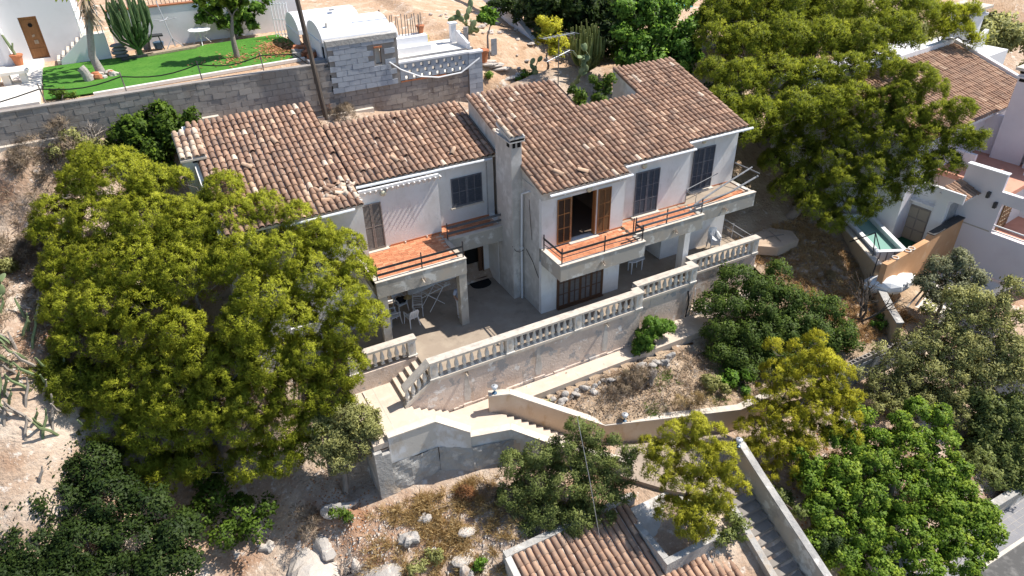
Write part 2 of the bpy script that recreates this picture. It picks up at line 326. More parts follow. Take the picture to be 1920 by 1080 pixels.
# upper walls
m=MB(); wallx(m,-11.75,-6.5,3.0,3.2,3.28,LP(3.0)-.12,[(-9.35,-8.15,4.1,5.15)]); m.box(-6.7,-6.5,3.2,3.52,3.28,LP(3.2)-.1)
m.box(-6.5,-3.02,3.52,3.72,3.28,LP(3.5)-.13); m.box(-3.02,-.2,3.96,4.16,3.28,LP(3.96)-.13); HP(m,'wall',PW)
m=MB(); wallx(m,0,4.1,0.0,.2,3.28,RP(0)-.13,[(1.42,2.66,3.3,5.42)]); HP(m,'wall',PW)
m=MB(); m.box(4.1,8.0,.49,.69,3.28,RP(.49)-.13); m.box(8.0,11.5,1.24,1.44,3.28,RP(1.24)-.13); m.box(11.3,11.5,1.44,6.8,3.2,5.9); m.prism([(11.3,1.44,5.9),(11.3,6.75,5.9),(11.3,6.75,RP(6.75)-.1),(11.3,1.44,RP(1.44)-.1)],(.2,0,0)); HP(m,'wall',PW)
# gables and back walls
m=MB(); m.prism([(8.0,4.55,3.3),(8.0,6.75,3.3),(8.0,6.75,RP(6.75)-.05),(8.0,4.55,RP(4.55)-.05)],(.18,0,0))
m.box(8.2,11.3,6.6,6.8,3,RP(6.6)-.1); m.box(0.2,4.5,6.65,6.85,3,RP(6.6)-.1); m.box(4.5,8.0,4.45,4.6,3,RP(4.4)-.1); m.prism([(4.42,4.6,3.3),(4.42,6.65,3.3),(4.42,6.65,RP(6.6)-.1),(4.42,4.6,RP(4.6)-.1)],(.16,0,0))
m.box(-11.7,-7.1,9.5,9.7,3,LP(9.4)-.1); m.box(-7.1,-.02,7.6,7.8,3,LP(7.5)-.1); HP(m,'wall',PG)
# fascia under eaves (grey band of block)
m=MB(); m.box(-.03,4.12,-.03,-.002,5.55,RP(0)-.06); m.box(-.03,-.002,0,1.6,5.6,5.92); HP(m,'fascia',PG)
# floors inside so that the open door shows a room
m=MB(); m.box(.21,3.9,.31,6.6,3.271,3.28); HP(m,'room_floor',mk('dark room tiles',(.14,.1,.075),.6)); m=MB(); m.box(.2,11.3,.3,6.6,3.0,3.27); m.box(-11.7,-.3,4.2,9.5,3.0,3.27); each(m,'floor_slab',TER,HOUSE)  # room tiles coloured dark to stand in for the unlit interior
# concrete balconies
m=MB()
m.box(-6.95,-3.06,.9,1.12,2.58,3.3); m.box(-6.95,-3.06,1.12,3.52,2.95,3.235); m.box(-6.95,-6.75,1.12,3.0,2.6,3.3); m.box(-3.26,-3.06,1.12,2.65,2.6,3.3)
m.box(-3.06,-.4,2.65,2.85,2.58,3.3); m.box(-3.06,-.4,2.85,4.0,2.95,3.235)
HP(m,'balcony',PC)
m=MB()
m.box(-.02,4.17,-1.6,-1.42,2.58,3.3); m.box(-.02,.16,-1.42,-.002,2.58,3.3); m.box(3.99,4.17,-1.42,-.93,2.6,3.3); m.box(.16,3.99,-1.42,.1,2.9,3.235)
m.box(4.17,7.95,-.92,-.74,2.58,3.3); m.box(4.17,7.95,-.74,.6,2.9,3.235); m.box(7.77,7.95,-.74,-.35,2.6,3.3)
m.box(7.95,11.6,-.34,-.16,2.58,3.3); m.box(7.95,11.4,-.16,1.3,2.9,3.235); m.box(11.4,11.6,-.16,1.24,2.6,3.3)
HP(m,'balcony',PC)
m=MB(); 
for (a,b,y0,y1) in ((-6.97,-3.05,.88,1.14),(-3.05,-.4,2.63,2.87),(-.04,4.19,-1.62,-1.4),(4.19,7.97,-.94,-.72),(7.97,11.62,-.36,-.14)): m.box(a,b,y0,y1,3.302,3.33)
m.box(-6.97,-6.73,1.14,3.0,3.302,3.33); m.box(-.04,.18,-1.4,-.01,3.302,3.33)
each(m,'balcony_kerb',COP,HOUSE)
# columns of the covered terrace
m=MB(); m.box(-3.42,-3.08,.92,1.24,0,2.6); HP(m,'column',PC)
m=MB(); m.box(-6.9,-6.56,.92,1.24,0,2.6); HP(m,'column',PC)
m=MB(); m.box(7.55,7.87,-.3,.12,0,2.6); HP(m,'column',PW)
# chimney stack in the corner
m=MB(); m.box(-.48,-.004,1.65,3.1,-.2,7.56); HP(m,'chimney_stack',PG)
CHC=MB(); CHC.box(-.62,.08,1.5,2.7,7.56,7.62); CHC.prism([(-.58,1.5,7.62),(.04,1.5,7.62),(.04,1.5,7.7),(-.58,1.5,7.7)],(0,0,.001))
CHC.prism([(-.62,1.5,7.78),(-.62,2.7,8.1),(-.62,2.7,7.98),(-.62,1.5,7.68)],(.7,0,0)); CHC.box(-.48,-.42,1.66,3.0,7.62,7.72); CHC.box(-.1,-.02,1.66,3.0,7.62,7.72); CHC.box(-.3,-.22,1.66,1.75,7.62,7.7)
cap=CHC.build('chimney_cap',PG,HOUSE)
m=MB(); m.box(-.2,-.06,1.62,1.648,7.3,7.52); m.box(-.42,-.3,1.62,1.648,7.3,7.52); m.box(-.508,-.482,1.8,2.0,7.3,7.52); each(m,'flue_opening',DK,HOUSE)
capt=rooftiles(-.62,.08,1.55,2.7,lambda y:7.76+.29*(y-1.5),.29,ncol=3,pale=lambda x,y:x<-.35 or x>-.12)
lay(capt,TILEM,'tile',cap,50,'tiles',TILE)
# west chimney
m=MB(); m.box(-12.35,-11.5,7.2,8.8,2,7.1); m.box(-12.35,-12.2,7.2,8.8,7.1,7.3); m.box(-11.65,-11.5,7.2,8.8,7.1,7.3); m.box(-12.2,-11.98,7.2,7.4,7.1,7.3); m.box(-11.8,-11.65,7.2,7.4,7.1,7.3); HP(m,'chimney_stack',PW)
m=MB(); m.box(-11.98,-11.8,7.3,7.35,7.1,7.3); each(m,'flue_opening',DK,HOUSE)
m=MB(); m.prism([(-12.42,7.05,7.33),(-12.42,8.95,7.88),(-12.42,8.95,7.8),(-12.42,7.05,7.25)],(1.0,0,0)); cap=HP(m,'chimney_cap',COP)
lay(rooftiles(-12.42,-11.4,7.12,8.9,lambda y:7.33+.29*(y-7.05),.29,ncol=4,pale=lambda x,y:True),TILEM,'tile',cap,50,'tiles',TILE)
# roofs
def roofslab(polys,zf,name):
    m=MB()
    for (x0,x1,y0,y1) in polys: m.prism([(x0,y0,zf(y0)-.1),(x0,y1,zf(y1)-.1),(x0,y1,zf(y1)),(x0,y0,zf(y0))],(x1-x0,0,0))
    return HP(m,name,COP)
rl=roofslab([(-11.8,-6.5,2.75,9.7),(-6.497,-.003,3.88,7.85)],LP,'roof')
rr=roofslab([(-.06,4.15,-.1,6.8),(4.153,4.55,.42,6.8),(4.553,8.0,.42,4.6),(8.003,11.65,.88,6.83)],RP,'roof')
dmg=lambda x,y: ((x+7.35)/.62)**2+((y-3.75)/.42)**2<1 or ((x+7.0)/.3)**2+((y-3.55)/.3)**2<1
TL=rooftiles(-11.8,-6.5,2.72,9.75,LP,.29,skip=lambda x,y:dmg(x,y) or RNG.random()<.006,pale=lambda x,y:x>-6.75 and y<4.3)+rooftiles(-6.49,-.12,3.85,7.9,LP,.29,skip=lambda x,y:RNG.random()<.006)
TR=rooftiles(-.08,4.15,-.14,6.85,RP,.29,pale=lambda x,y:.4<x<.66 and y>2.2,skip=lambda x,y:RNG.random()<.005)+rooftiles(4.17,8.0,.38,lambda x:6.8 if x<4.5 else 4.62,RP,.29)+rooftiles(8.0,11.66,.84,6.87,RP,.29)
lay(TL,TILEM,'tile',rl,165,'tile_rows',TILE); lay(TR,TILEM,'tile',rr,130,'tile_rows',TILE)
m=MB(); pans(m,-11.8,-6.5,2.75,9.72,LP,21); pans(m,-6.5,-.01,3.88,7.87,LP,25); m.build('roof_channel_tiles',PAN,rl,kind='stuff')
m=MB(); pans(m,-.06,4.15,-.1,6.82,RP,16); pans(m,4.17,4.55,.42,6.8,RP,1); pans(m,4.55,8.0,.42,4.6,RP,13); pans(m,8.0,11.65,.88,6.84,RP,14); m.build('roof_channel_tiles',PAN,rr,kind='stuff')
# broken patch of tiles with mortar lumps and loose tiles
for i in range(24):
    x=-7.35+RNG.uniform(-.6,.6); y=3.72+RNG.uniform(-.42,.42)
    M=Matrix.Translation((x,y,LP(y)+.05))@Matrix.Rotation(RNG.uniform(-1.6,1.6),4,'Z')@Matrix.Rotation(.29+RNG.normal(0,.12),4,'X')@Matrix.Diagonal((.9,RNG.uniform(.35,.9),1,1))
    o=bpy.data.objects.new('broken_tile',TILEM[int(RNG.choice([3,6,8,10,11,12,12]))]); COL.objects.link(o); o.parent=rl; M.translation-=rootloc(rl); o.matrix_basis=M
m=MB()
for i in range(46):
    x=-7.3+RNG.uniform(-.62,.55); y=3.7+RNG.uniform(-.45,.45); r=RNG.uniform(.03,.075); m.blob((x,y,LP(y)+.03),(r,r*1.5,r*.7),i,n=6,m=4)
for i in range(16):
    x=-6.62+RNG.normal(0,.05); y=2.9+i*.09; r=RNG.uniform(.03,.07); m.blob((x,y,LP(y)+.08),(r,r*1.4,r),i+60,n=6,m=4)
for i in range(44):
    y=2.9+i*.088; r=RNG.uniform(.025,.05); m.blob((.53+RNG.normal(0,.02),y,RP(y)+.12),(r,r*1.6,r),i+90,n=6,m=4)
m.build('mortar_lumps',mk('roof mortar',(.66,.56,.47),.95),rl,kind='stuff')
for (x,y,rp,ro) in ((-4.3,4.55,LP,.4),(-2.0,4.3,LP,-.7),(-9.9,6.0,LP,.9),(1.3,.5,RP,.6),(2.4,.35,RP,1.1),(-8.6,7.2,LP,.3)):
    M=Matrix.Translation((x,y,rp(y)+.13))@Matrix.Rotation(ro,4,'Z')@Matrix.Rotation(.3,4,'X'); o=bpy.data.objects.new('loose_tile',TILEM[11]); COL.objects.link(o); o.parent=rl if rp is LP else rr; M.translation-=rootloc(o.parent); o.matrix_basis=M
# gutters
def gutter(pts,name='gutter'):
    m=MB(); m.tube(pts,.062,8); 
    for i in range(len(pts)-1):
        a,b=Vector(pts[i]),Vector(pts[i+1]); n=max(1,int((b-a).length/1.1))
        for k in range(n): p=a.lerp(b,(k+.5)/n); m.box(p.x-.015,p.x+.015,p.y-.07,p.y+.09,p.z-.07,p.z+.02)
    HP(m,name,GUT,smooth=False)
gutter([(-9.6,2.62,LP(2.7)-.09),(-6.9,2.62,LP(2.7)-.06)]); gutter([(-6.45,3.78,LP(3.85)-.06),(-.35,3.78,LP(3.85)-.1)])
gutter([(.25,-.24,5.79),(4.28,-.24,5.81),(4.28,.3,5.95),(8.1,.3,5.97),(8.1,.78,6.09),(11.85,.76,6.1)])
m=MB(); m.tube([(-.62,3.78,5.95),(-.56,3.9,5.6),(-.56,3.92,3.35)],.025,6); HP(m,'downpipe',MG)
m=MB(); m.tube([(-.05,.9,5.62),(-.12,1.45,5.3),(-.13,1.52,2.6),(-.13,1.52,.02)],.05,8); m.box(-.2,-.05,1.46,1.58,2.62,2.68); HP(m,'downpipe',GUT)
m=MB(); m.tube([(-.5,1.7,2.75),(-.35,1.6,2.5),(-.2,1.56,2.45),(-.1,1.4,2.6)],.012,5); m.tube([(-.03,1.3,2.7),(-.03,.7,2.35),(-.03,.2,1.8)],.012,5); m.tube([(-.03,1.0,5.2),(-.05,.85,4.2),(-.04,.75,3.4)],.01,5); each(m,'loose_cable',RUB,HOUSE)
# dentil brackets under the middle eave
m=MB()
for i in range(15): x=-6.25+i*.235; m.prism([(x,3.52,6.0),(x,3.30,6.0),(x,3.52,5.78)],(.05,0,0))
m.box(-6.48,-3.0,3.40,3.518,6.0,6.09); HP(m,'cornice',PW)
# shutters
def shutter(x0,x1,y,z0,z1,wm,sm,leaves=2,cols=2,rows=3,parent=HOUSE,name='shutter',fr=.045):
    lw=(x1-x0)/leaves
    for l in range(leaves):
        a=x0+l*lw+.006; b=x0+(l+1)*lw-.006; f=MB()
        f.box(a,a+fr,y-.045,y,z0,z1); f.box(b-fr,b,y-.045,y,z0,z1)
        f.box(a+fr,b-fr,y-.045,y,z1-fr,z1); f.box(a+fr,b-fr,y-.045,y,z0,z0+fr*1.6)
        cw=(b-a-2*fr)/cols
        for c in range(1,cols): f.box(a+fr+c*cw-fr*.35,a+fr+c*cw+fr*.35,y-.043,y-.002,z0+fr*1.6,z1-fr)
        rh=(z1-z0-2.6*fr)/rows
        for r in range(1,rows): 
            zz=z0+1.6*fr+r*rh
            for c in range(cols): f.box(a+fr+c*cw+(fr*.36 if c else 0),a+fr+(c+1)*cw-(fr*.36 if c<cols-1 else 0),y-.043,y-.002,zz-fr*.4,zz+fr*.4)
        s=f.build(name,wm,parent)
        sl=MB(); z=z0+fr*1.8
        while z<z1-fr*1.2:
            sl.obox(((a+b)/2,y-.02,z),((b-a)/2-fr,0,0),(0,.016,-.013),(0,.003,.004)); z+=.046
        sl.box(a+fr,b-fr,y-.006,y-.003,z0+fr*1.6,z1-fr); sl.build('louvre_slats',sm,s,kind='stuff')
shutter(-6.48,-5.6,3.5,3.32,5.42,WT,WT,2,1,2); shutter(-2.28,-.8,3.94,4.11,5.47,WG,WGD,2,2,2)
shutter(5.0,6.3,.47,3.36,5.45,WG,WGD,2,2,3); shutter(8.84,10.12,1.22,3.36,5.48,WG,WGD,2,2,3)
shutter(.83,3.15,-.01,.06,1.98,WBD,WT,4,2,3,fr=.05)
m=MB(); m.box(.78,.828,-.06,-.002,.03,2.03); m.box(3.152,3.2,-.06,-.002,.03,2.03); m.box(.78,3.2,-.06,-.002,1.982,2.04); m.box(.78,3.2,-.16,-.002,0.004,.05); each(m,'shutter_frame',WBD,HOUSE)
# open balcony door: two leaves folded back on the wall
shutter(.72,1.38,-.02,3.34,5.42,WB,WBD,1,2,3); shutter(2.72,3.38,-.02,3.34,5.42,WB,WB,1,2,3)
m=MB(); m.box(2.6,2.66,-.002,.2,3.3,5.42); m.box(1.42,1.46,-.002,.2,3.3,5.42); m.box(1.46,2.6,.1,.16,5.36,5.42); HP(m,'door_frame',WB)
m=MB(); m.box(1.3,2.78,-.2,.3,3.238,3.29); m.box(-6.55,-5.5,3.3,3.515,3.238,3.3); m.box(4.9,6.4,.28,.485,3.238,3.34); m.box(8.75,10.2,1.02,1.235,3.238,3.34); m.box(-2.35,-.75,3.86,3.958,4.03,4.09); each(m,'door_sill',COP,HOUSE)
# lower openings
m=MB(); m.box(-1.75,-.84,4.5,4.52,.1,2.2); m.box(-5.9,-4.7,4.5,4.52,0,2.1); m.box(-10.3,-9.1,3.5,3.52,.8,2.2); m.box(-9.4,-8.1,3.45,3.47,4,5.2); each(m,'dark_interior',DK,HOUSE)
m=MB(); m.box(-1.80,-1.75,4.12,4.3,.1,2.16); m.box(-.84,-.79,4.12,4.3,.1,2.16); m.box(-1.75,-.84,4.12,4.3,2.12,2.17); m.box(-1.85,-.74,3.9,4.3,.0,.1); m.box(-5.3,-5.25,4.2,4.25,.1,2.05); HP(m,'door_frame',WBD)
m=MB(); m.box(-1.05,-.86,4.16,4.2,.12,2.1); HP(m,'door',WBD)
m=MB(); m.box(-9.35,-9.3,3.02,3.06,4.1,5.15); m.box(-8.2,-8.15,3.02,3.06,4.1,5.15); m.box(-8.78,-8.73,3.02,3.06,4.1,5.15); each(m,'window_frame',WG,HOUSE)
# wall lamps
lm=MB(); lm.lathe([(.09,0),(.12,.03),(.12,.08),(.085,.11),(.04,.125)],n=12); lme=meshdata(lm,'wall_lamp',GLOW,True); lm2=MB(); lm2.lathe([(.13,-.01),(.145,.02),(.13,.05)],n=12); lme2=meshdata(lm2,'lamp_ring',MG)
for x,y,z in ((-5.45,3.5,5.78),(2.25,-.005,5.55),(5.4,.475,5.72),(9.35,1.225,5.82)):
    o=inst('wall_lamp',lme,(x,y,z),(math.pi/2,0,0),HOUSE); q=bpy.data.objects.new('lamp_ring',lme2); COL.objects.link(q); q.parent=o
# drain spouts
sm=MB(); sm.add([(-.05,0,0),(.05,0,0),(.05,-.22,-.05),(-.05,-.22,-.05),(-.065,0,.09),(.065,0,.09),(.065,-.22,.02),(-.065,-.22,.02)],[(0,1,2,3),(0,3,7,4),(1,5,6,2),(3,2,1,0)]); spm=meshdata(sm,'drain_spout',COP)
for p in ((-5.0,.9,2.92),(2.0,-1.6,2.92),(6.3,-.92,2.92),(9.7,-.34,2.92)): inst('drain_spout',spm,p,None,HOUSE)
# railings
MG2=mk('dull grey steel',(.2,.205,.215),.6,[((.3,.3,.31),5,.5,.7)])
def railing(pts,posts,z,dbl=True,mat=MB_,hgt=.74):
    g=MB()
    for k,hh in enumerate((.52,.25) if dbl else (.52,)):
        for a,b in zip(pts[:-1],pts[1:]):
            a=Vector((*a,z+hh)); b=Vector((*b,z+hh)); d=(b-a); u=d/2; n=Vector((-d.y,d.x,0)).normalized(); g.obox((a+b)/2,u,n*.014,Vector((0,0,.048)))
    r=g.build('railing',mat,HOUSE)
    for (x,y) in posts:
        p=MB(); p.box(x-.02,x+.02,y-.02,y+.02,z-.02,z+hgt); p.build('post',MB_,r)
    return r
railing([(-6.86,2.9),(-6.86,1.0),(-3.16,1.0)],[(-6.83,1.03),(-4.95,1.03),(-3.13,1.03)],3.33)
railing([(-3.1,2.74),(-.5,2.74)],[(-3.07,2.77),],3.33,mat=mk('grey rail paint',(.1,.105,.115),.6))
railing([(.06,-.05),(.06,-1.52),(4.1,-1.52),(4.1,-.95)],[(.03,-.15),(.09,-1.49),(2.15,-1.49),(4.07,-1.49),(4.1,-.8)],3.33,dbl=False)
g=MB(); g.tube([(.09,-1.47,3.62),(2.15,-1.44,3.6),(4.07,-1.47,3.56)],.018,5); g.tube([(.03,-.1,3.62),(.09,-1.4,3.62)],.018,5); g.box(3.0,4.0,-1.46,-1.42,3.42,3.46); each(g,'rail_rod',MB_,HOUSE)
railing([(4.22,-.83),(7.88,-.83)],[(4.22,-.8),(5.9,-.8),(7.86,-.8)],3.33,mat=mk('slate rail paint',(.16,.165,.18),.5))
g=MB(); g.tube([(7.85,-.3,3.55),(9.6,-.05,3.95),(11.7,.25,4.35)],[.045,.045,.04],6); g.tube([(7.95,-.28,3.5),(10.0,-.22,3.62),(11.9,-.02,3.95)],[.04,.04,.05],6); g.tube([(11.45,1.15,4.3),(11.9,-.1,4.1)],.03,6); g.tube([(7.98,.45,3.95),(7.98,-.22,3.95),(7.98,-.22,3.36)],.018,5); g.tube([(7.98,.45,3.95),(7.98,.45,3.3)],.018,5); g.tube([(7.98,.45,3.98),(10.3,1.0,4.05)],.02,5); each(g,'broken_railing',MG2,HOUSE)
# terracotta balcony floors, laid in running bond
fm=[]
for t in (.1,.3,.45,.55,.7,.9):
    b=MB(); b.box(-.145,.145,-.068,.068,0,.016,t); fm.append(meshdata(b,'floor_tile',FLT))
FT=[]
def laytiles(x0,x1,y0,y1,z):
    j=0; y=y0+.07
    while y<y1-.05:
        x=x0+(.075 if j%2 else .15)
        while x<x1-.06:
            M=Matrix.Translation((x,y,z+RNG.normal(0,.0015)))@Matrix.Rotation(RNG.normal(0,.006),4,'Z'); FT.append((M,int(RNG.integers(6)),-(M.translation-CAMP).length)); x+=.302
        y+=.147; j+=1
laytiles(-6.74,-3.27,1.15,3.5,3.239); laytiles(-3.05,-.5,2.88,3.94,3.239); laytiles(.19,3.98,-1.39,-.02,3.239); laytiles(4.2,7.76,-.71,.47,3.239); laytiles(7.96,11.38,-.13,1.22,3.239)
m=MB()
for (a,b,c,d) in ((-6.73,-3.27,1.15,3.51),(-3.05,-.45,2.88,3.95),(.18,3.98,-1.39,-.01),(4.18,7.76,-.71,.48),(7.96,11.39,-.13,1.23)): m.box(a,b,c,d,3.2355,3.2445)
fl=HP(m,'balcony_floor',GRT)
lay(FT,fm,'floor_tile',fl,290,'floor_tiles',FLT)
# skirting tiles
m=MB(); m.box(-5.4,-3.04,3.50,3.518,3.25,3.33); m.box(-2.98,-.5,3.94,3.958,3.25,3.33); m.box(3.42,4.1,-.018,-.002,3.25,3.33); m.box(4.14,4.9,.472,.488,3.25,3.33); m.box(6.42,7.98,.472,.488,3.25,3.33); m.box(10.22,11.3,1.222,1.238,3.25,3.33); each(m,'skirting',FLT,HOUSE)
m=MB(); m.tube([(-4.75,3.44,3.24),(-4.75,3.44,3.34)],.035,6); m.tube([(-3.75,3.44,3.24),(-3.75,3.44,3.34)],.035,6); each(m,'pipe_stub',COP,HOUSE)
# ================= GROUND
def tps(P):
    P=np.array(P,float); X=P[:,:2]; n=len(P)
    def U(d): return np.where(d>0,d*d*np.log(d+1e-9),0)
    D=np.linalg.norm(X[:,None]-X[None],axis=2); K=U(D)+np.eye(n)*.4; Q=np.c_[np.ones(n),X]
    A=np.block([[K,Q],[Q.T,np.zeros((3,3))]]); wv=np.linalg.solve(A,np.r_[P[:,2],0,0,0])
    def f(x,y):
        x=np.asarray(x,float); y=np.asarray(y,float); s=np.stack([x.ravel(),y.ravel()],1); d=np.linalg.norm(s[:,None]-X[None],axis=2)
        return (U(d)@wv[:n]+wv[n]+s@wv[n+1:]).reshape(x.shape)
    return f
def fbm(x,y,seed=0,oct=4,sc=.35):
    r=np.random.default_rng(seed); z=0; a=1
    for o in range(oct):
        for _ in range(4):
            t=r.uniform(0,6.28); ph=r.uniform(0,6.28); z=z+a*np.sin((x*math.cos(t)+y*math.sin(t))*sc*r.uniform(.7,1.4)*6.28+ph)/4
        a*=.55; sc*=2
    return z
BASEP=[(-25,12.3,7.6),(-19,12.3,7.3),(-14.7,12.3,6.9),(-9,12.3,6.8),(-5.3,12.3,6.3),(-1,12.3,5.8),(3,12.3,5.6),(-12.5,10.8,6.3),(-9,10.8,6.4),(-3,10.5,5.8),(2,10.3,5.6),(6,11,5.8),(9,11,5.6),(13,11,4.6),
(-19,11.3,6.9),(-16,11.3,6.6),(-24,11.3,7.0),(-19.5,10.2,4.4),(-16,9.8,3.9),(-25,10.2,4.6),(-19.4,8.4,4.0),(-19.5,4.3,2.8),(-19.8,2.3,1.1),(-25,5,2.4),(-16,7,2.3),(-13,6.5,1.3),(-12.5,3,-1.1),(-14.4,.7,-3),(-12.3,-3,-4.4),(-9.3,-3.8,-3.2),(-8.7,-4.6,-3.8),(-8.9,-6,-4.7),
(-6.2,-6.2,-4.1),(-4.8,-5.3,-3.15),(-6.5,-4.5,-3.45),(-7.6,-4.2,-3.4),(-17,0,-3.2),(-20,0,-1.0),(-19,-3,-4.0),(-14,-5,-5.6),(-8,-9,-6.3),(-24,-2,-4),(-9,1,-2.2),(-9,-1.5,-2.6),(-6,1,-2.5),(0,0,-2.6),(6,2,-2.6),(11,2,-2.6),(11,6,-.5),
(-5.5,-7.4,-4.3),(-2,-6.8,-4.05),(0,-6.2,-4.15),(4,-8.6,-4.4),(2,-9.8,-4.4),(-3,-3,-2.7),(2,-4,-4),(6,-5,-4),(9,-5,-4),(13,-8.4,-3.9),(18,-8,-4.3),(10,-12,-6),(6.5,-11,-5.2),(14,-12.7,-6.5),(14,-14.3,-8.4),(20,-14.3,-8.4),(9.5,-14.8,-8.3),(25,-9,-4.8),(20,-12.5,-6.4),(12,-17,-8.7),(0,-15,-7.5),(6,-14,-6.6),(-8,-15,-9),(-20,-10,-8),(30,-15,-8),(14,-4,-4),(20,-2,-3.5),(30,0,-3.5),(20,8,0),(32,10,1),(-26,-12,-9),(40,-10,-8),(40,10,1)]
_b=tps(BASEP)
def base_z(x,y):
    z=_b(x,y)+.10*fbm(x,y,3,4,.3); c=-3.55+.14*(x+9)-.35*np.maximum(0,-3.4-.22*np.maximum(x+6.5,0)-y); w_=(x>-10.2)&(x<-3.9)&(y>-6.5)&(y<-1.9)
    cl=np.maximum(0,(9.3-y))*0+.55*np.exp(-((y-10.6)/.8)**2)*np.where(x<-14,1,0)*fbm(x*1.5,y*1.5,21,4,.4)
    return np.where(w_,np.minimum(z,c),z)+cl
GARP=[(-3.6,-3.1,-2.5),(0,-3.3,-2.3),(4,-3.3,-2.3),(7,-3.3,-2.4),(0,-4.6,-2.9),(2,-5,-2.9),(5,-6,-3.05),(8,-5,-2.9),(9.5,-3,-2.2),(11,-4,-2.1),(13.7,-6.8,-2.3),(15.3,-2,-.6),(14.3,.8,-.15),(12.5,-1,-.9),(17,-3.2,-1.15),(17,-7,-2.5),(12.5,5,1.5),(12.5,9,4.8),(18,4,1.2),(18,9,3.5),(25,9,3),(21,-1.5,-1.15),(21.5,-5,-2.3),(22,-8,-2.4),(30,0,-1),(30,12,3.5),(20,12,4.5),(12.5,12,5.6),(40,0,-1),(40,12,4),(30,-6,-2.4)]
_g=tps(GARP)
def gar_z(x,y): return _g(x,y)+.06*fbm(x,y,5,4,.35)
def bline(x): return np.interp(x,[-3.7,-3.3,.45,6.3,9,17.7,25,45],[-2.55,-2.78,-4.72,-6.72,-7.3,-7.0,-6.4,-6.4])
def up_z(x,y):
    mid=np.where(y<15.6,7.2,np.minimum(8.2,7.2+.6*(y-15.6))); l=np.where(x<-4.7,8.72,mid); r=np.minimum(8.3,6.3+.75*(y-12.5))-.22*(np.maximum(x,4)-4); r=np.maximum(r,6.1)+.02*np.maximum(y-14,0)
    t=np.clip((x-3.0)/.6,0,1); return l*(1-t)+r*t+.05*fbm(x,y,8,3,.4)*t
def ground(x,y):
    x=float(x);y=float(y)
    if y>12.6: return float(up_z(np.array(x),np.array(y)))
    if x>-3.6 and y>bline(x): return float(gar_z(np.array(x),np.array(y)))
    return float(base_z(np.array(x),np.array(y)))
def sheet(name,xs,ys,zf,mat,keep=None):
    X,Y=np.meshgrid(xs,ys); Z=zf(X,Y); nx=len(xs)
    V=np.stack([X.ravel(),Y.ravel(),Z.ravel()],1); i=np.arange((len(ys)-1)*(nx-1)); r,c=i//(nx-1),i%(nx-1); a=r*nx+c
    F=np.stack([a,a+1,a+nx+1,a+nx],1)
    if keep is not None: cc=V[F].mean(1); F=F[keep(cc[:,0],cc[:,1])]
    o=npmesh(name,V,F,np.full(len(F),.5),mat,kind='structure'); o.data.polygons.foreach_set('use_smooth',np.ones(len(o.data.polygons),bool)); return o
sheet('hillside_ground',np.r_[np.arange(-60,-26,2),np.arange(-26,20,.22),np.arange(20,80,2)],np.r_[np.arange(-50,-14,2),np.arange(-14,12.61,.22)],base_z,DIRT)
gx=np.arange(-3.7,44,.24); gy=np.linspace(0,1,70)
X=np.repeat(gx[None],70,0); Y=bline(X)+(12.6-bline(X))*gy[:,None]**1.0
V=np.stack([X.ravel(),Y.ravel(),gar_z(X,Y).ravel()],1); nx=len(gx); i=np.arange(69*(nx-1)); a=(i//(nx-1))*nx+i%(nx-1); F=np.stack([a,a+1,a+nx+1,a+nx],1)
cc=V[F].mean(1); F=F[~((cc[:,0]<12.15)&(cc[:,1]>-2.7))]
o=npmesh('garden_ground',V,F,np.full(len(F),.5),DIRG,kind='structure'); o.data.polygons.foreach_set('use_smooth',np.ones(len(o.data.polygons),bool))
sheet('upper_terrain',np.r_[np.arange(-60,-24,3),np.arange(-24,20,.35),np.arange(20,110,3)],np.r_[12.515,np.arange(12.53,30,.35),np.arange(30,110,3)],lambda x,y:np.where(y<12.52,np.minimum(-4,0*x),up_z(x,y)-.04),DIRU)
# ================= TERRACE, PATH, WALLS
def struct(mb,name,mat): return mb.build(name,mat,None,kind='structure')
m=MB(); m.prism([(-8.6,.02,0),(-5.93,.02,0),(-5.93,-1.7,0),(4.0,-1.7,0),(4.0,-1.2,0),(7.5,-1.2,0),(7.5,-.6,0),(12.0,-.6,0),(12.0,4.3,0),(-8.6,4.3,0)],(0,0,-.19)); struct(m,'terrace_floor',TER)
def rwall(name,label,segs,mat,top=-.02,group=None):
    t=thing(name,label,'wall',(segs[0][0],segs[0][2],segs[0][4]),group)
    m=MB()
    for s in segs: m.box(*s)
    m.build('wall_face',mat,t); return t
STK=mk('lime streak',(.56,.52,.47),.95,[((.42,.37,.32),3,.45,.7,7,(1,1,.4)),((.68,.64,.6),6,.55,.75)])
rt_=rwall('retaining_wall','long terrace retaining wall of blotchy peeling pinkish render under the balustrades',[(-6.05,4.05,-1.87,-1.6,-3.0,-.03),(4.052,7.55,-1.34,-1.1,-3.0,-.03),(7.552,12.0,-.74,-.5,-3.0,-.03),(3.82,4.048,-1.6,-1.1,-3,-.03),(7.32,7.55,-1.1,-.5,-3,-.03),(11.8,12.0,-.5,1.2,-3,-.2)],PR)
m=MB(); m.prism([(-6.052,-1.87,-.03),(-6.052,-1.87,-3),(-7.2,-1.87,-3),(-7.2,-1.87,-.92)],(0,.24,0)); m.build('wall_face',PR,rt_)
m=MB()
for (a,b,y) in ((-6.05,4.1,-1.93),(4.1,7.6,-1.40),(7.6,12.05,-.80)): m.box(a,b,y,y+.3,-.028,.10)
m.box(3.8,4.1,-1.628,-1.402,-.028,.1); m.box(7.3,7.6,-1.1,-.802,-.028,.1)
m.prism([(-6.052,-1.93,.1),(-6.052,-1.93,-.04),(-7.22,-1.93,-.93),(-7.22,-1.93,-.79)],(0,.3,0)); m.build('base_band',COP,rt_)
m=MB(); x=-5.2
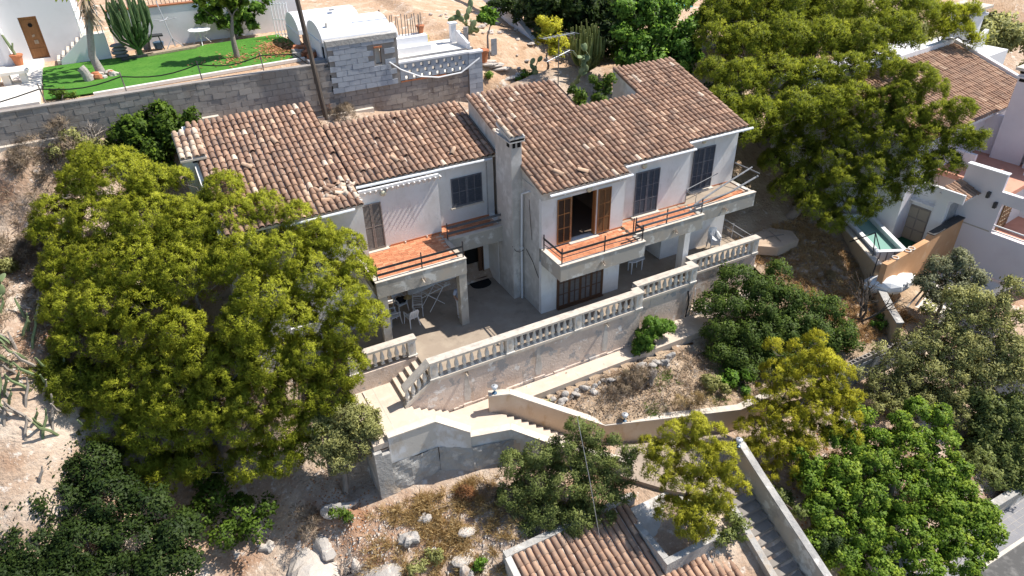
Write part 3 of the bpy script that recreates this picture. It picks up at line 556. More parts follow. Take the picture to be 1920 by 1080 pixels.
while x<3.9:
    L=RNG.uniform(.18,.6); d=RNG.uniform(.02,.09); m.box(x,min(x+L,3.99),-1.872-d,-1.871,-2.2,-1.70-RNG.uniform(0,.10)-.02*(x+5)/9); x+=L+.001
m.build('footing',PR,rt_,kind='stuff')
for p in ((-4.55,-1.87,-.12),(2.2,-1.87,-.12)): inst('drain_spout',spm,p,None,rt_)
for sx in (-4.55,-1.2,2.2):
    m=MB(); P=[(sx+a*RNG.uniform(.85,1.15),-1.874,z) for a,z in ((-.05,-.15),(-.09,-.5),(-.13,-.9),(-.16,-1.3),(-.12,-1.6),(.1,-1.65),(.17,-1.2),(.11,-.8),(.07,-.4),(.05,-.15))]; m.prism(P,(0,-.004,0)); m.build('lime_streak',STK,rt_)
# balusters
bm_=MB(); bm_.box(-.075,.075,-.075,.075,0,.05); bm_.lathe([(.05,.05),(.072,.09),(.06,.13),(.085,.2),(.1,.28),(.09,.36),(.058,.5),(.05,.6),(.06,.66),(.05,.70)],n=8); bm_.box(-.07,.07,-.07,.07,.70,.76)
BALM=meshdata(bm_,'baluster',BAL)
def post(p,root,x,y,z0=.1,h=.76):
    m=MB(); m.box(x-.16,x+.16,y-.15,y+.15,z0,z0+h); m.box(x-.2,x+.2,y-.19,y+.19,z0-.001,z0+.05)
    q=m.build('post',BAL,root); m=MB(); P=[]
    for k in range(12): t=2*math.pi*k/12; P.append((x+.085*math.cos(t),y-.152,z0+.42+.22*math.sin(t)))
    m.prism(P,(0,-.008,0)); m.build('oval_panel',COP,q)
def balustrade(label,posts,y,rail,nb,group='stone balustrades round the terrace'):
    t=thing('balustrade',label,'balustrade',(posts[0],y,.1),group)
    for x in posts: post(None,t,x,y)
    m=MB(); m.box(rail[0],rail[1],y-.19,y+.19,.862,.96); m.box(rail[0]+.03,rail[1]-.03,y-.16,y+.16,.835,.8615); m.build('rail',RAIL,t)
    for a,b,n in zip(posts[:-1],posts[1:],nb):
        for k in range(n): inst('baluster',BALM,(a+.16+(b-a-.32)*(k+.5)/n,y,.1),None,t)
    return t
bl=balustrade('long stone balustrade with four posts along the sunlit terrace edge above the peeling wall',[-5.9,-2.55,.72,3.9],-1.78,(-6.08,4.1),[9,10,9])
m=MB(); m.box(3.72,4.1,-1.588,-1.452,.862,.96); m.build('rail',RAIL,bl)
b2=balustrade('short middle balustrade set back beside the white porch column',[4.22,7.4],-1.25,(4.104,7.6),[9])
m=MB(); m.box(7.22,7.6,-1.058,-.862,.862,.96); m.build('rail',RAIL,b2)
balustrade('shaded balustrade at the east end in front of the stacked white chairs',[7.75,11.8],-.65,(7.604,12.02),[11])
balustrade('short balustrade left of the terrace steps, half hidden by the big pine',[-8.6,-6.12],.02,(-8.75,-5.9),[7])
t=thing('balustrade','sloping balustrade beside the five steps down from the terrace','balustrade',(-7.1,-1.78,-.8),'stone balustrades round the terrace')
m=MB(); m.prism([(-6.085,-1.97,.96),(-6.085,-1.97,.86),(-7.2,-1.97,-.03),(-7.2,-1.97,.07)],(0,.38,0)); m.build('rail',RAIL,t)
for k in range(4): x=-6.27-k*.26; inst('baluster',BALM,(x,-1.78,.1+(x+6.05)*.775-.03),None,t,scale=(1,1,1.04))
# terrace steps
t=thing('terrace_steps','five cast steps going down from the terrace to the west landing','stairs',(-6.6,-.9,-.85))
for k in range(5):
    m=MB(); x=-5.95-.29*k; m.box(x-.29,x,-1.62,-.13,-.95,-.17*(k+1)+.0); m.build('step',PATH,t)
m=MB(); m.box(-8.9,-5.93,-.128,.22,-3,-.01); m.build('side_wall',PR,t)
# landing and second flight
m=MB(); m.box(-9.0,-6.95,-3.28,-.13,-1.1,-.852)
struct(m,'landing_floor',PATH)
m=MB()
for q in (-8.0,): m.box(q-.008,q+.008,-3.25,-.15,-.853,-.848)
m.box(-9,-6.95,-1.9,-1.885,-.853,-.848); struct(m,'landing_joint',PC)
t=thing('side_steps','broad sunlit steps descending along the foot of the terrace wall','stairs',(-6,-2.6,-1.9))
for k in range(6):
    m=MB(); x=-6.948+.29*k; m.box(x,x+.289,float(np.interp(x,[-6.95,-6.55,-5.42],[-3.28,-3.30,-3.97]))+.03,-1.955,-2.1,-.852-.167*(k+1)); m.build('step',PATH,t)
m=MB(); m.prism([(-5.21,-1.955,-1.86),(-5.21,-3.9,-1.86),(-3.8,-4.25,-1.86),(-3.45,-3.2,-1.86),(-3.9,-2.8,-1.86),(-3.4,-2.7,-1.86),(-2.0,-2.72,-1.86),(9.2,-2.62,-1.86),(11.9,-2.2,-1.86),(11.9,-.745,-1.86),(7.6,-.745,-1.86),(7.5,-1.345,-1.86),(4.1,-1.345,-1.86),(4.0,-1.955,-1.86)],(0,0,-.45)); struct(m,'path',PATH)
m=MB(); m.box(-2.4,-2.388,-2.7,-1.96,-1.861,-1.8575); m.box(.4,.412,-2.7,-1.96,-1.861,-1.8575); m.box(2.9,2.912,-2.65,-1.96,-1.861,-1.8575); m.box(7.6,11.8,-1.5,-1.38,-1.862,-1.78); struct(m,'path_joint',PC)
sv=Vector((.914,-.406,0)); nv=Vector((-.406,-.914,0))
t=thing('garden_steps','flight of rotated sunlit steps descending beside the tan flanking wall','stairs',(-2,-4,-3))
S0=Vector((-3.42,-3.12,-1.862))
for k in range(13):
    c=S0+sv*(.30*k+.15)+nv*.68; m=MB(); m.obox((c.x,c.y,-1.862-.167*(k+1)-.25),sv*.1495,nv*.68,(0,0,.25)); m.build('step',PATH,t)
E0=S0+sv*3.9; m=MB()
m.prism([tuple(E0+Vector((0,0,-2.19))),tuple(E0+nv*1.4+Vector((0,0,-2.19))),(1.2,-8.0,-4.05),(2.75,-9.5,-4.05),(4.15,-9.5,-4.05),(4.2,-8.2,-4.05),(5.6,-7.35,-4.05),(5.3,-6.75,-4.05),(1.5,-5.35,-4.05)],(0,0,-.3)); struct(m,'walkway',mk('shaded walkway concrete',(.36,.29,.23),.93,[((.27,.22,.18),1.5,.47,.7,6)],bump=(20,.3,.01)))  # brown concrete darker than the path, with tree shade put into the colour
# flanking wall with lamps
t=thing('flanking_wall','tan rendered wall with pale coping flanking the garden steps and holding back the planting bed','wall',(-1,-4,-4))
def slopewall(pts,th,zb,mat,root,cop=COP,ch=.06,name='wall_face'):
    for (a,b) in zip(pts[:-1],pts[1:]):
        A,B=Vector(a),Vector(b); d=Vector((B.x-A.x,B.y-A.y,0)).normalized(); n=Vector((-d.y,d.x,0))*th
        za,zb2=(zb(A),zb(B)) if callable(zb) else (zb,zb)
        m=MB(); m.prism([A,B,(B.x,B.y,zb2),(A.x,A.y,za)],n); m.build(name,mat,root)
        o=-n.normalized()*.03; m=MB(); m.prism([A+o+Vector((0,0,.002)),B+o+Vector((0,0,.002)),B+o+Vector((0,0,ch)),A+o+Vector((0,0,ch))],n+n.normalized()*.06); m.build('coping',cop,root)
slopewall([(-4.0,-2.74,-1.0),(-3.2,-3.04,-1.0),(.4,-4.72,-3.0),(6.0,-6.72,-3.0)],.28,-4.6,PB,t)
slopewall([(6.0,-6.72,-3.0),(7.6,-6.9,-2.75)],.28,-4.6,PB,t)
# front coping wall
t=thing('front_wall','tall front retaining wall, smooth whitish render above rough grey concrete, at the corner below the landing','wall',(-7,-3.5,-3))
slopewall([(-8.42,-3.30,-.70),(-6.55,-3.34,-.70),(-5.42,-4.02,-1.22)],.28,lambda p:-2.02,PF,t)
slopewall([(-5.415,-3.98,-1.5),(-3.85,-4.38,-1.5),(-2.5,-5.15,-2.25),(.6,-6.55,-3.75)],.28,lambda p:-2.35 if p.x<-3 else -4.4,PF,t)
def rough(poly,zt,zb,root,th=.35):
    for (a,b) in zip(poly[:-1],poly[1:]):
        A,B=Vector((*a,0)),Vector((*b,0)); L=(B-A).length; n1=max(2,int(L/.14)); n2=14; d=(B-A).normalized(); n=Vector((d.y,-d.x,0)); P=[];F=[]
        for j in range(n2+1):
            for i in range(n1+1):
                u=i/n1; z=zb+(zt-zb)*j/n2; p=A.lerp(B,u)+n*(.03+.035*math.sin((A.x+u*L)*5+z*3)*math.sin(z*4+u*L*2)+RNG.normal(0,.010)-.10*(j/n2)); P.append((p.x,p.y,z))
        F=[(j*(n1+1)+i,j*(n1+1)+i+1,(j+1)*(n1+1)+i+1,(j+1)*(n1+1)+i) for j in range(n2) for i in range(n1)]
        m=MB(); m.add(P,F); m.build('rough_base',RC,root)
rough([(-9.0,-3.42),(-6.55,-3.44),(-5.4,-4.12),(-3.8,-4.5)],-1.98,-3.7,t)
m=MB(); m.box(-9.05,-8.75,-3.42,-1.9,-3.7,-1.15); m.box(-8.748,-8.45,-3.42,-3.2,-3.7,-1.32); m.build('corner_block',RC,t)
m=MB(); m.box(-8.75,-8.43,-3.2,-.2,-2.2,-1.25); m.build('soil_pocket',DIRT,t)
m=MB(); m.box(-8.43,-8.38,-3.28,-.2,-1.6,-.80); m.build('edge_kerb',COP,t)
# long stair down to the road
STEP2=mk('old street stair concrete',(.25,.225,.2),.95,[((.36,.32,.28),2,.52,.7,7),((.17,.15,.135),5,.55,.75,7)],bump=(20,.4,.012))  # shade of the trees over the stair painted in as a darker concrete
t=thing('street_stair','long shaded flight of concrete steps going down to the street between two low walls','stairs',(3.4,-12,-6.5))
for k in range(15):
    m=MB(); y=-9.5-.37*k; m.box(2.9-.012*k,4.15-.012*k,y-.369,y,-4.05-.17*(k+1)-.5,-4.05-.17*(k+1)); m.build('step',STEP2,t)
t=thing('stair_wall','high concrete wall along the street stair with a chipped pale top','wall',(4.3,-12,-6))
slopewall([(4.12,-15.2,-5.6),(4.2,-9.6,-3.15),(4.35,-8.3,-2.75)],-.24,lambda p:p.z-2.6,PC,t,RC)
t=thing('stair_wall','low concrete wall on the garage side of the street stair ending in a corner','wall',(2.5,-12,-6))
slopewall([(2.66,-12.9,-5.4),(2.78,-9.9,-4.05)],-.2,lambda p:p.z-1.6,PC,t,RC)
slopewall([(1.6,-13.3,-5.35),(2.66,-12.9,-5.4)],.2,lambda p:p.z-1.6,PC,t,RC)
# grey block garden wall on the east side
t=thing('block_wall','low grey hollow block wall with open cores along its top, right of the thin pine','wall',(14,-7.2,-3.9))
m=MB(); m.box(11.0,17.6,-7.32,-7.14,-4.4,-2.65); m.build('mortar_core',MOR,t)
bmesh_=[]
for tn in (.35,.5,.7): b=MB(); b.box(-.245,.245,-.02,.02,-.115,.115,tn); bmesh_.append(meshdata(b,'block',BLG))
hb=MB(); hb.box(-.245,.245,-.11,-.07,-.115,.115); hb.box(-.245,.245,.07,.11,-.115,.115)
for x in (-.245,-.02,.205): hb.box(x,x+.04,-.07,.07,-.115,.115)
hbm=meshdata(hb,'hollow_block',BLK)
for j in range(6):
    for i in range(13):
        x=11.25+i*.5+(.25 if j%2 else 0); 
        if j<5: inst('block',bmesh_[int(RNG.integers(3))],(x,-7.335+RNG.normal(0,.004),-3.7+j*.24),None,t)
        else: inst('hollow_block',hbm,(x,-7.23,-3.7+j*.24),None,t)
# ================= UPPER PLOTS BEHIND THE VILLA
LZ=8.75
t=thing('block_retaining_wall','long brown grey concrete block retaining wall below the artificial lawn, left of the utility pole','wall',(-12,12.5,6))
m=MB(); m.box(-32,-4.76,12.34,12.6,4.5,8.6); m.build('mortar_core',MOR,t)
BW=[]; 
for tn in (.25,.38,.48,.56,.7): b=MB(); b.box(-.285,.285,-.035,.035,-.129,.129,tn); BW.append(meshdata(b,'block',BLK))
for j in range(8):
    zz=8.63-.27*j
    for i in range(25):
        x=-19.3+i*.585+(.29 if j%2 else 0)
        if x<-4.9 and RNG.random()>.008: inst('block',BW[int(RNG.integers(5))],(x,12.33+RNG.normal(0,.006),zz),(0,RNG.normal(0,.008),RNG.normal(0,.01)),t)
m=MB(); m.box(-32,-4.76,12.28,12.62,8.767,8.83); m.build('capping',BLK,t)
m=MB(); 
for i in range(5): x=-19+i*3; m.box(x,x+2.8,12.02,12.27,ground(x+1.4,12.1)-.3,ground(x+1.4,12.1)+.12)
m.build('footing_ledge',COP,t)
m=MB(); m.prism([(-16.8,13.4,LZ),(-15.1,13.35,LZ),(-11.5,13.5,LZ),(-9.1,13.7,LZ),(-5.6,13.9,LZ),(-5.2,17.6,LZ),(-5.6,19.6,LZ),(-13.6,19.15,LZ),(-17.0,19.1,LZ)],(0,0,.03)); struct(m,'lawn',LAWN)
m=MB()
for a,b in (((-14.9,13.0),(-11.5,13.3)),((-11.5,13.3),(-9.1,13.5)),((-9.1,13.5),(-5.5,13.75))):
    m.prism([(a[0],a[1],LZ-.05),(b[0],b[1],LZ-.05),(b[0],b[1]+.2,LZ-.05),(a[0],a[1]+.2,LZ-.05)],(0,0,.14))
t=thing('lawn_kerb','broken pale kerb along the front edge of the artificial lawn','kerb',(-10,13.5,LZ)); each(m,'kerb_stone',WHT,t)
m=MB(); m.box(-24,-16.95,12.9,20.6,8.6,8.86); struct(m,'patio',WHT)
m=MB(); 
for i in range(6): m.box(-19.2+i*.42,-19.2+i*.42+.3,12.86,12.89,8.62,8.8)
m2=m
# white house
t=thing('white_house','white rendered house with a carved wooden door behind the lawn, top corner','house',(-18,20.6,8.8))
m=MB(); wallx(m,-26,-14.95,20.6,20.85,8.6,14.5,[(-17.41,-16.62,8.86,10.86)]); m.build('wall',NWH,t)
m=MB(); m.box(-15.2,-14.95,20.85,27,8.6,14.5); m.build('wall',NWH,t)
m=MB(); m.prism([(-18.1,20.59,8.86),(-19.3,20.59,8.86),(-18.75,20.59,14.4),(-18.55,20.59,14.4)],(0,-.5,0)); m.build('buttress',NWH,t)
m=MB(); m.box(-17.4,-16.63,20.76,20.8,8.87,10.85); d=m.build('door',WB,t)
m=MB(); m.box(-17.3,-16.73,20.735,20.758,8.95,9.35); m.box(-17.3,-16.73,20.735,20.758,9.5,10.7); m.build('door_panel',WBD if False else WB,d,kind='stuff')
m=MB(); m.lathe([(.1,0),(.1,.02)],(0,0,0),10); o=inst('door_vent',meshdata(m,'door_vent',DK),(-17.0,20.73,10.45),(math.pi/2,0,0),d)
m=MB(); m.obox((-17.02,20.72,9.95),(.06,0,.02),(0,.01,0),(0,0,.05)); m.obox((-16.98,20.72,9.65),(.09,0,0),(0,.01,0),(0,0,.09)); m.build('door_carving',WOODP,d,kind='stuff')
t=thing('outside_stair','white outside stair with brown treads climbing beside the white house behind the palm','stairs',(-15,19.2,8.8))
for k in range(6):
    m=MB(); x=-16.3+.26*k; m.box(x,x+.26 if k<5 else -13.9,19.25,20.55,8.78,8.95+.18*k); m.build('step',COP,t)
m=MB(); m.prism([(-16.15,19.17,8.75),(-13.9,19.17,8.75),(-13.9,19.17,10.0),(-14.8,19.17,10.0),(-16.1,19.17,8.98)],(0,.075,0)); m.build('side_wall',NWH,t)
for zz in (10.35,10.75,11.1):
    m=MB(); m.tube([(-14.9,19.3,zz),(-13.95,19.3,zz)],.022,5); m.build('rail',MWh,t)
for x in (-14.9,-14.4,-13.95):
    m=MB(); m.tube([(x,19.3,9.95),(x,19.3,11.3)],.025,5); m.build('rail_post',MWh,t)
# garden wall
t=thing('garden_wall','tall off white rendered garden wall with a brick edge behind the rotary dryer','wall',(-8,20.8,8.7))
m=MB(); m.box(-13.6,-3.8,20.7,20.95,8.5,10.65); m.build('wall_face',NWH,t)
m=MB(); m.box(-13.6,-8.5,20.66,21,10.652,10.72); m.build('coping',POT,t)
m=MB()
for i in range(26): m.tube([(-13.3+i*.2,20.85,10.72),(-13.3+i*.2,20.85,11.5)],.02,4)
m.build('iron_bars',BARK,t,kind='stuff')
# items on the lawn
def potted(x,y,z,r,h,label,name='plant_pot'):
    t=thing(name,label,'plant pot',(x,y,z)); m=MB(); m.lathe([(r*.65,0),(r*.8,h*.5),(r*.95,h*.85),(r*1.08,h*.86),(r*1.08,h),(r*.9,h)],(x,y,z),12); m.build('pot',POT,t,smooth=False); return t
t=potted(-17.95,19.9,8.86,.27,.5,'terracotta pot with a tall striped cactus beside the carved wooden door')
m=MB(); m.tube([(-17.95,19.9,9.3),(-18.05,19.95,9.7),(-18.2,20.0,10.3)],[.07,.08,.05],6); m.tube([(-18.0,19.9,9.6),(-17.9,19.9,9.9)],[.05,.04],6); m.build('cactus',PRICK,t)
t=thing('stone_bench','pale stone table bench on the white patio at the picture edge','bench',(-17.9,16.4,8.86))
m=MB(); m.box(-18.5,-17.3,16.1,17.0,9.32,9.44); m.build('top',WHT,t); m=MB(); m.box(-18.4,-18.1,16.3,16.8,8.86,9.318); m.build('leg',WHT,t); m=MB(); m.box(-17.7,-17.45,16.3,16.8,8.86,9.318); m.build('leg',WHT,t)
t=thing('stone_barbecue','tan stone block unit beside the stone bench at the left edge','barbecue',(-19,16.5,8.86)); m=MB(); m.box(-19.6,-18.6,16.0,17.6,8.86,10.0); m.build('body',ORA,t); m=MB(); m.box(-19.7,-18.5,15.95,17.7,10.002,10.1); m.build('top',WHT,t)
t=thing('palm_tree','tall palm with a skirt of dead hanging fronds at the edge of the lawn','palm tree',(-14.5,16.4,LZ))
m=MB(); m.tube([(-14.5,16.4,LZ-.1),(-14.5,16.4,8.95),(-14.62,16.4,9.6),(-14.45,16.4,10.4),(-14.25,16.4,11.4),(-14.0,16.4,12.5)],[.26,.2,.16,.145,.14,.15],8); m.build('trunk',PALMB,t,smooth=True)
m=MB()
for i in range(120):
    a=RNG.uniform(0,6.28); b=RNG.uniform(.25,1.0); z0=RNG.uniform(11.3,12.6); L=RNG.uniform(.5,1.1); p0=Vector((-14.15,16.4,z0)); d=Vector((math.cos(a)*b,math.sin(a)*b,-1)).normalized(); p1=p0+d*L*.5+Vector((0,0,.1)); p2=p0+d*L; s=d.cross(Vector((0,0,1))).normalized()*.05
    m.add([p0-s*.3,p0+s*.3,p1+s,p1-s,p2],[(0,1,2,3),(3,2,4)],RNG.random())
m.build('dead_fronds',LDRY,t,kind='stuff')
m=MB()
for i in range(26):
    a=RNG.uniform(0,6.28); p0=Vector((-14.0,16.6,13.2)); 
    pts=[p0+Vector((math.cos(a),math.sin(a),0))*(.35*k)+Vector((0,0,.5*k*.5-.09*k*k)) for k in range(6)]; 
    for k in range(5):
        d=pts[k+1]-pts[k]; s=d.cross(Vector((0,0,1))).normalized()*.22; m.add([pts[k],pts[k]+s-Vector((0,0,.1)),pts[k+1]],[(0,1,2)],RNG.random()); m.add([pts[k],pts[k]-s-Vector((0,0,.1)),pts[k+1]],[(0,1,2)],RNG.random())
m.build('fronds',LPIN2,t,kind='stuff')
m=MB(); m.tube([(-15.0,15.5,LZ),(-15.1,15.55,9.2),(-15.2,15.6,9.35)],[.22,.19,.2],9); m.build('palm_stump',PALMB,None,label='short cut palm stump on the lawn beside the tall palm',cat='stump')
for i in range(9):
    a=i*.75; r=.16+RNG.uniform(0,.1); x=-14.45+math.cos(a)*.5+RNG.normal(0,.12); y=15.9+math.sin(a)*.35
    m=MB(); m.blob((x,y,LZ+.08),(r,r*.8,r*.6),i,n=8,m=5); m.build('edging_stone',ROCKW if i%3 else POT,None,label='pale loose stone heaped at the foot of the tall palm',cat='stone',group='stones round the palm foot')
t=thing('bag_stack','stack of full grey white sacks beside the large cactus','sack stack',(-13.5,19.2,LZ))
for k in range(4):
    m=MB(); m.blob((-13.45+RNG.normal(0,.02),19.1,LZ+.1+.17*k),(.36,.25,.10),k,.12,12,6); m.build('sack',PAVE,t,smooth=True)
t=thing('garden_grill','black folding grill table standing against the garden wall','grill',(-11.8,19.7,LZ))
m=MB(); m.box(-12.2,-11.3,19.45,19.9,9.45,9.52); m.build('top',MB_,t)
for x,y in ((-12.1,19.5),(-11.4,19.5),(-12.1,19.85),(-11.4,19.85)):
    m=MB(); m.tube([(x,y,LZ+.02),(x+(.12 if x<-11.8 else -.12),y,9.45)],.03,5); m.build('leg',MB_,t)
m=MB(); m.box(-12.35,-12.0,19.95,20.4,LZ,9.3); m.build('crate',PAVE,None,label='grey plastic crate under the grill table by the wall',cat='crate')
m=MB(); m.lathe([(.22,0),(.27,.3),(.24,.32)],(-11.6,20.1,LZ),12); m.build('bucket',BLU,None,label='dark bucket under the black grill table',cat='bucket')
t=thing('rotary_dryer','pale folded rotary clothes dryer leaning on a tripod before the garden wall','clothes dryer',(-11,19.8,LZ))
m=MB(); m.tube([(-10.85,19.6,LZ+.1),(-11.15,20.3,11.0)],.03,5); m.build('mast',MG,t)
for d in ((.5,-.2),(-.4,-.3),(.1,.5)):
    m=MB(); m.tube([(-10.9,19.7,LZ+.5),(-10.9+d[0],19.7+d[1],LZ+.02)],.025,5); m.build('leg',MG,t)
for d in ((.55,0),(-.5,.1),(.2,.4),(-.3,-.4)):
    m=MB(); m.tube([(-11.0,20.0,10.1),(-11.0+d[0],20.0+d[1],10.15)],.018,4); m.build('arm',MG,t)
t=thing('round_table','white round garden table on wrought legs beside the young tree','table',(-9.5,19.7,LZ))
m=MB(); m.lathe([(.5,.72),(.56,.735),(.56,.76),(.5,.765)],(-9.5,19.7,LZ),18); m.build('tabletop',MWh,t)
for k in range(3):
    a=k*2.1+.4; m=MB(); m.tube([(-9.5+.5*math.cos(a),19.7+.5*math.sin(a),LZ+.02),(-9.5+.2*math.cos(a),19.7+.2*math.sin(a),9.1),(-9.5+.38*math.cos(a),19.7+.38*math.sin(a),9.47)],.022,5); m.build('leg',MWh,t)
for k,(a,b,mt) in enumerate((((-13.5,18.3),(-12.0,18.65),MB_),((-12.3,18.55),(-9.9,18.95),WOODP),((-12.4,18.75),(-9.7,19.15),WOODP))):
    A,B=Vector((*a,LZ+.09)),Vector((*b,LZ+.09)); d=(B-A)/2; n=Vector((-d.y,d.x,0)).normalized()*.11; m=MB(); m.obox((A+B)/2,d,n,(0,0,.05)); m.build('timber_beam',mt,None,label=['black stained beam lying at the back edge of the lawn','long weathered beam lying in front of the grill table','second weathered beam behind the longer one on the lawn'][k],cat='beam')
for i in range(4):
    x=(-16.7,-13.6,-10.45,-7.7)[i]; m=MB(); m.tube([(x,12.7,8.6),(x-.05,12.7,9.65)],.028,5); m.build('fence_stake',BARK,None,label=['iron stake on the wall top at the patio corner by the small bush','iron stake on the wall top in front of the palm foot stones','iron stake on the wall top in front of the tree shadow on the lawn','iron stake on the wall top nearest the rust leaf heap'][i],cat='fence stake',group='iron stakes along the lawn edge')
m=MB(); P=[]
xs=[-22,-16.75,-13.65,-10.5,-7.75,-6.2,-5.6]; zs=[9.0,9.42,9.45,9.5,9.5,9.35,8.75]
for a,b,c,d in zip(xs[:-1],xs[1:],zs[:-1],zs[1:]):
    for k in range(6): u=k/6; P.append((a+(b-a)*u,12.7,c+(d-c)*u-.22*math.sin(math.pi*u)*(b-a>2)))
P.append((-5.6,12.7,8.75)); m.tube(P,.028,5); m.build('irrigation_hose',RUB,None,label='dark hose slung between the stakes along the lawn edge',cat='hose')
# rust leaf litter
def litter(name,n,cx,cy,sx,sy,z,mat,label=None,sz=.07):
    m=MB()
    for i in range(n):
        x,y=cx+RNG.normal(0,sx),cy+RNG.normal(0,sy); zz=(z if z is not None else ground(x,y))+RNG.uniform(.01,.06); a=RNG.uniform(0,6.28); s=sz*RNG.uniform(.6,1.3)
        u=Vector((math.cos(a),math.sin(a),RNG.normal(0,.3)))*s; v=Vector((-math.sin(a),math.cos(a),RNG.normal(0,.3)))*s*.7; c=Vector((x,y,zz)); m.add([c-u,c-v,c+u,c+v],[(0,1,2,3)],RNG.random())
    return m.build(name,mat,None,kind='stuff')
litter('leaf_litter',900,-6.1,16.4,.55,1.0,LZ+.02,LRUST); litter('leaf_litter',260,-8.3,15.6,.9,.7,LZ+.03,LRUST)
# grey block outbuilding
t=thing('block_outbuilding','unfinished grey concrete block outbuilding with white vaulted roofs behind the utility pole','building',(-2.5,13.5,7))
m=MB(); wallx(m,-4.7,-1.22,12.3,12.5,7.3,9.62,[(-2.4,-2.08,8.4,9.2)]); m.build('mortar_core',MOR,t)
BG=[]
for tn in (.35,.45,.5,.58,.68): b=MB(); b.box(-.276,.272,-.03,.03,-.121,.121,tn); BG.append(meshdata(b,'block',BLG))
for j in range(9):
    for i in range(7):
        x=-4.45+i*.56+(.28 if j%2 else 0); z=7.43+.258*j
        if x>-1.38 or (-2.68<x<-1.85 and 8.35<z<9.25): continue
        inst('block',BG[int(RNG.integers(5))],(x,12.285+RNG.normal(0,.006),z),(0,RNG.normal(0,.006),RNG.normal(0,.008)),t)
m=MB(); m.box(-4.75,-1.2,12.24,12.6,9.55,9.8); m.build('ring_beam',RC,t)
m=MB(); m.box(-2.45,-2.03,12.2,12.26,9.2,9.27); m.build('lintel',POT,t); m=MB(); m.box(-2.4,-2.08,12.55,12.57,8.35,9.25); m.build('window_back',WHT,t)
m=MB(); m.box(-1.42,-1.22,12.6,14.4,7.3,9.7); m.box(-4.75,-4.55,12.6,17.2,8.0,9.7); m.box(-4.55,-1.42,14.6,14.8,8.6,9.7); m.build('side_wall',NWH,t)
def vault(x0,x1,y0,y1,z0,h,mat=NWH):
    m=MB(); P=[];n=12
    for k in range(n+1): a=math.pi*k/n; P.append((x0,(y0+y1)/2-(y1-y0)/2*math.cos(a),z0+h*math.sin(a)))
    m.prism(P[::-1],(x1-x0,0,0)); return m.build('vault',mat,t)
vault(-4.8,-1.3,12.62,15.6,9.66,.75); vault(-5.2,-1.9,15.62,18.6,9.5,.8); vault(-1.32,-.9,12.9,14.3,9.4,.55)
m=MB(); m.box(-4.85,-4.76,12.9,15.4,8.6,9.655); m.box(-5.25,-5.2,15.7,18.5,8.6,9.495); m.build('end_wall',NWH,t)
m=MB(); m.box(-4.8,-4.76,12.75,13.1,8.9,9.45); m.build('vent_opening',DK,t)
for x,y,z in ((-3.9,13.3,10.2),(-3.2,16.4,10.35)):
    m=MB(); m.box(x-.12,x+.12,y-.1,y+.1,z-.02,z+.03); m.build('roof_mark',PAVE,t)
m=MB(); m.box(-2.6,-2.4,15.9,16.15,10.02,10.08); m.build('roof_mark',POOLB,t)
m=MB(); m.lathe([(.12,0),(.07,.2),(.07,.45)],(-4.35,13.2,10.0),8); m.build('flue',WHT,t)
# rough wall under it
t=thing('old_block_wall','old brown stained block wall under the grey outbuilding, behind the villa roof','wall',(-1,12.5,5.6))
m=MB(); m.box(-4.75,2.6,12.4,12.62,4.8,7.32); m.build('mortar_core',MOR,t)
for j in range(8):
    for i in range(13):
        x=-4.45+i*.585+(.29 if j%2 else 0); z=7.17-.27*j
        if x<2.5: inst('block',BW[int(RNG.integers(5))],(x,12.39+RNG.normal(0,.008),z),(0,RNG.normal(0,.01),RNG.normal(0,.012)),t)
m=MB(); m.box(-1.2,1.3,12.3,12.42,7.305,7.36); m.build('brick_course',POT,t)
m=MB()
for x in (-4.6,-2.8,-.9,.9): m.box(x,x+1.75,12.1,12.36,ground(x,12.2)-.3,ground(x,12.2)+.1)
m.build('footing_ledge',COP,t)
# perforated parapet
t=thing('perforated_parapet','grey block parapet pierced by rows of small openings with a white coping, beside the outbuilding','wall',(1,12.4,7.4))
m=MB(); 
for j in range(3):
    z0=7.40+.28*j; xs=[-.95+.43*k+(.2 if j%2 else 0) for k in range(8)]; cur=-1.2
    for x in xs:
        if x+.2>2.55: break
        m.box(cur,x,12.3,12.5,z0,z0+.2); cur=x+.17
    m.box(cur,2.6,12.3,12.5,z0,z0+.2); m.box(-1.2,2.6,12.302,12.498,z0+.2,z0+.28)
m.build('pierced_panel',BLG,t)
m=MB(); m.box(2.602,3.4,12.32,12.55,5.2,8.2); m.build('mortar_core',MOR,t)
for j in range(11):
    for i in range(1 if j%2 else 2): 
        b=MB(); x0=2.61+.4*i; x1=3.39 if (j%2) else x0+.385; b.box(x0,x1,12.27,12.33,8.19-.265*(j+1)+.006,8.19-.265*j-.006,RNG.random()); b.build('block',BLG,t)
m=MB(); m.box(-1.25,2.65,12.26,12.62,8.243,8.33); m.box(2.652,3.45,12.24,12.62,8.205,8.3); each(m,'coping',NWH,t)
m=MB(); m.tube([(-1.75,12.2,8.45),(-1.2,12.15,8.0),(-.2,12.15,7.5),(.8,12.15,7.3),(2.1,12.15,7.35),(3.2,12.15,7.95)],.04,6); m.build('slung_cable',MWh,None,label='pale cable slung in a curve across the grey block wall',cat='cable')
m=MB(); m.box(-1.2,3.35,13.4,15.7,7.0,8.22); struct(m,'yard_paving',WHT)
m=MB(); m.box(-1.2,2.6,12.5,13.398,7.0,7.34); struct(m,'added_bright_trench',WHT)  # white trench floor added so the parapet openings show bright
t=thing('white_planter_wall','white rendered step block carrying a row of thin sticks','planter',(.3,14.6,8.2)); m=MB(); m.box(-.7,1.2,14.3,15.1,8.22,8.95); m.build('body',NWH,t); m=MB(); m.box(-.7,1.2,13.9,14.298,8.22,8.55); m.build('step',NWH,t)
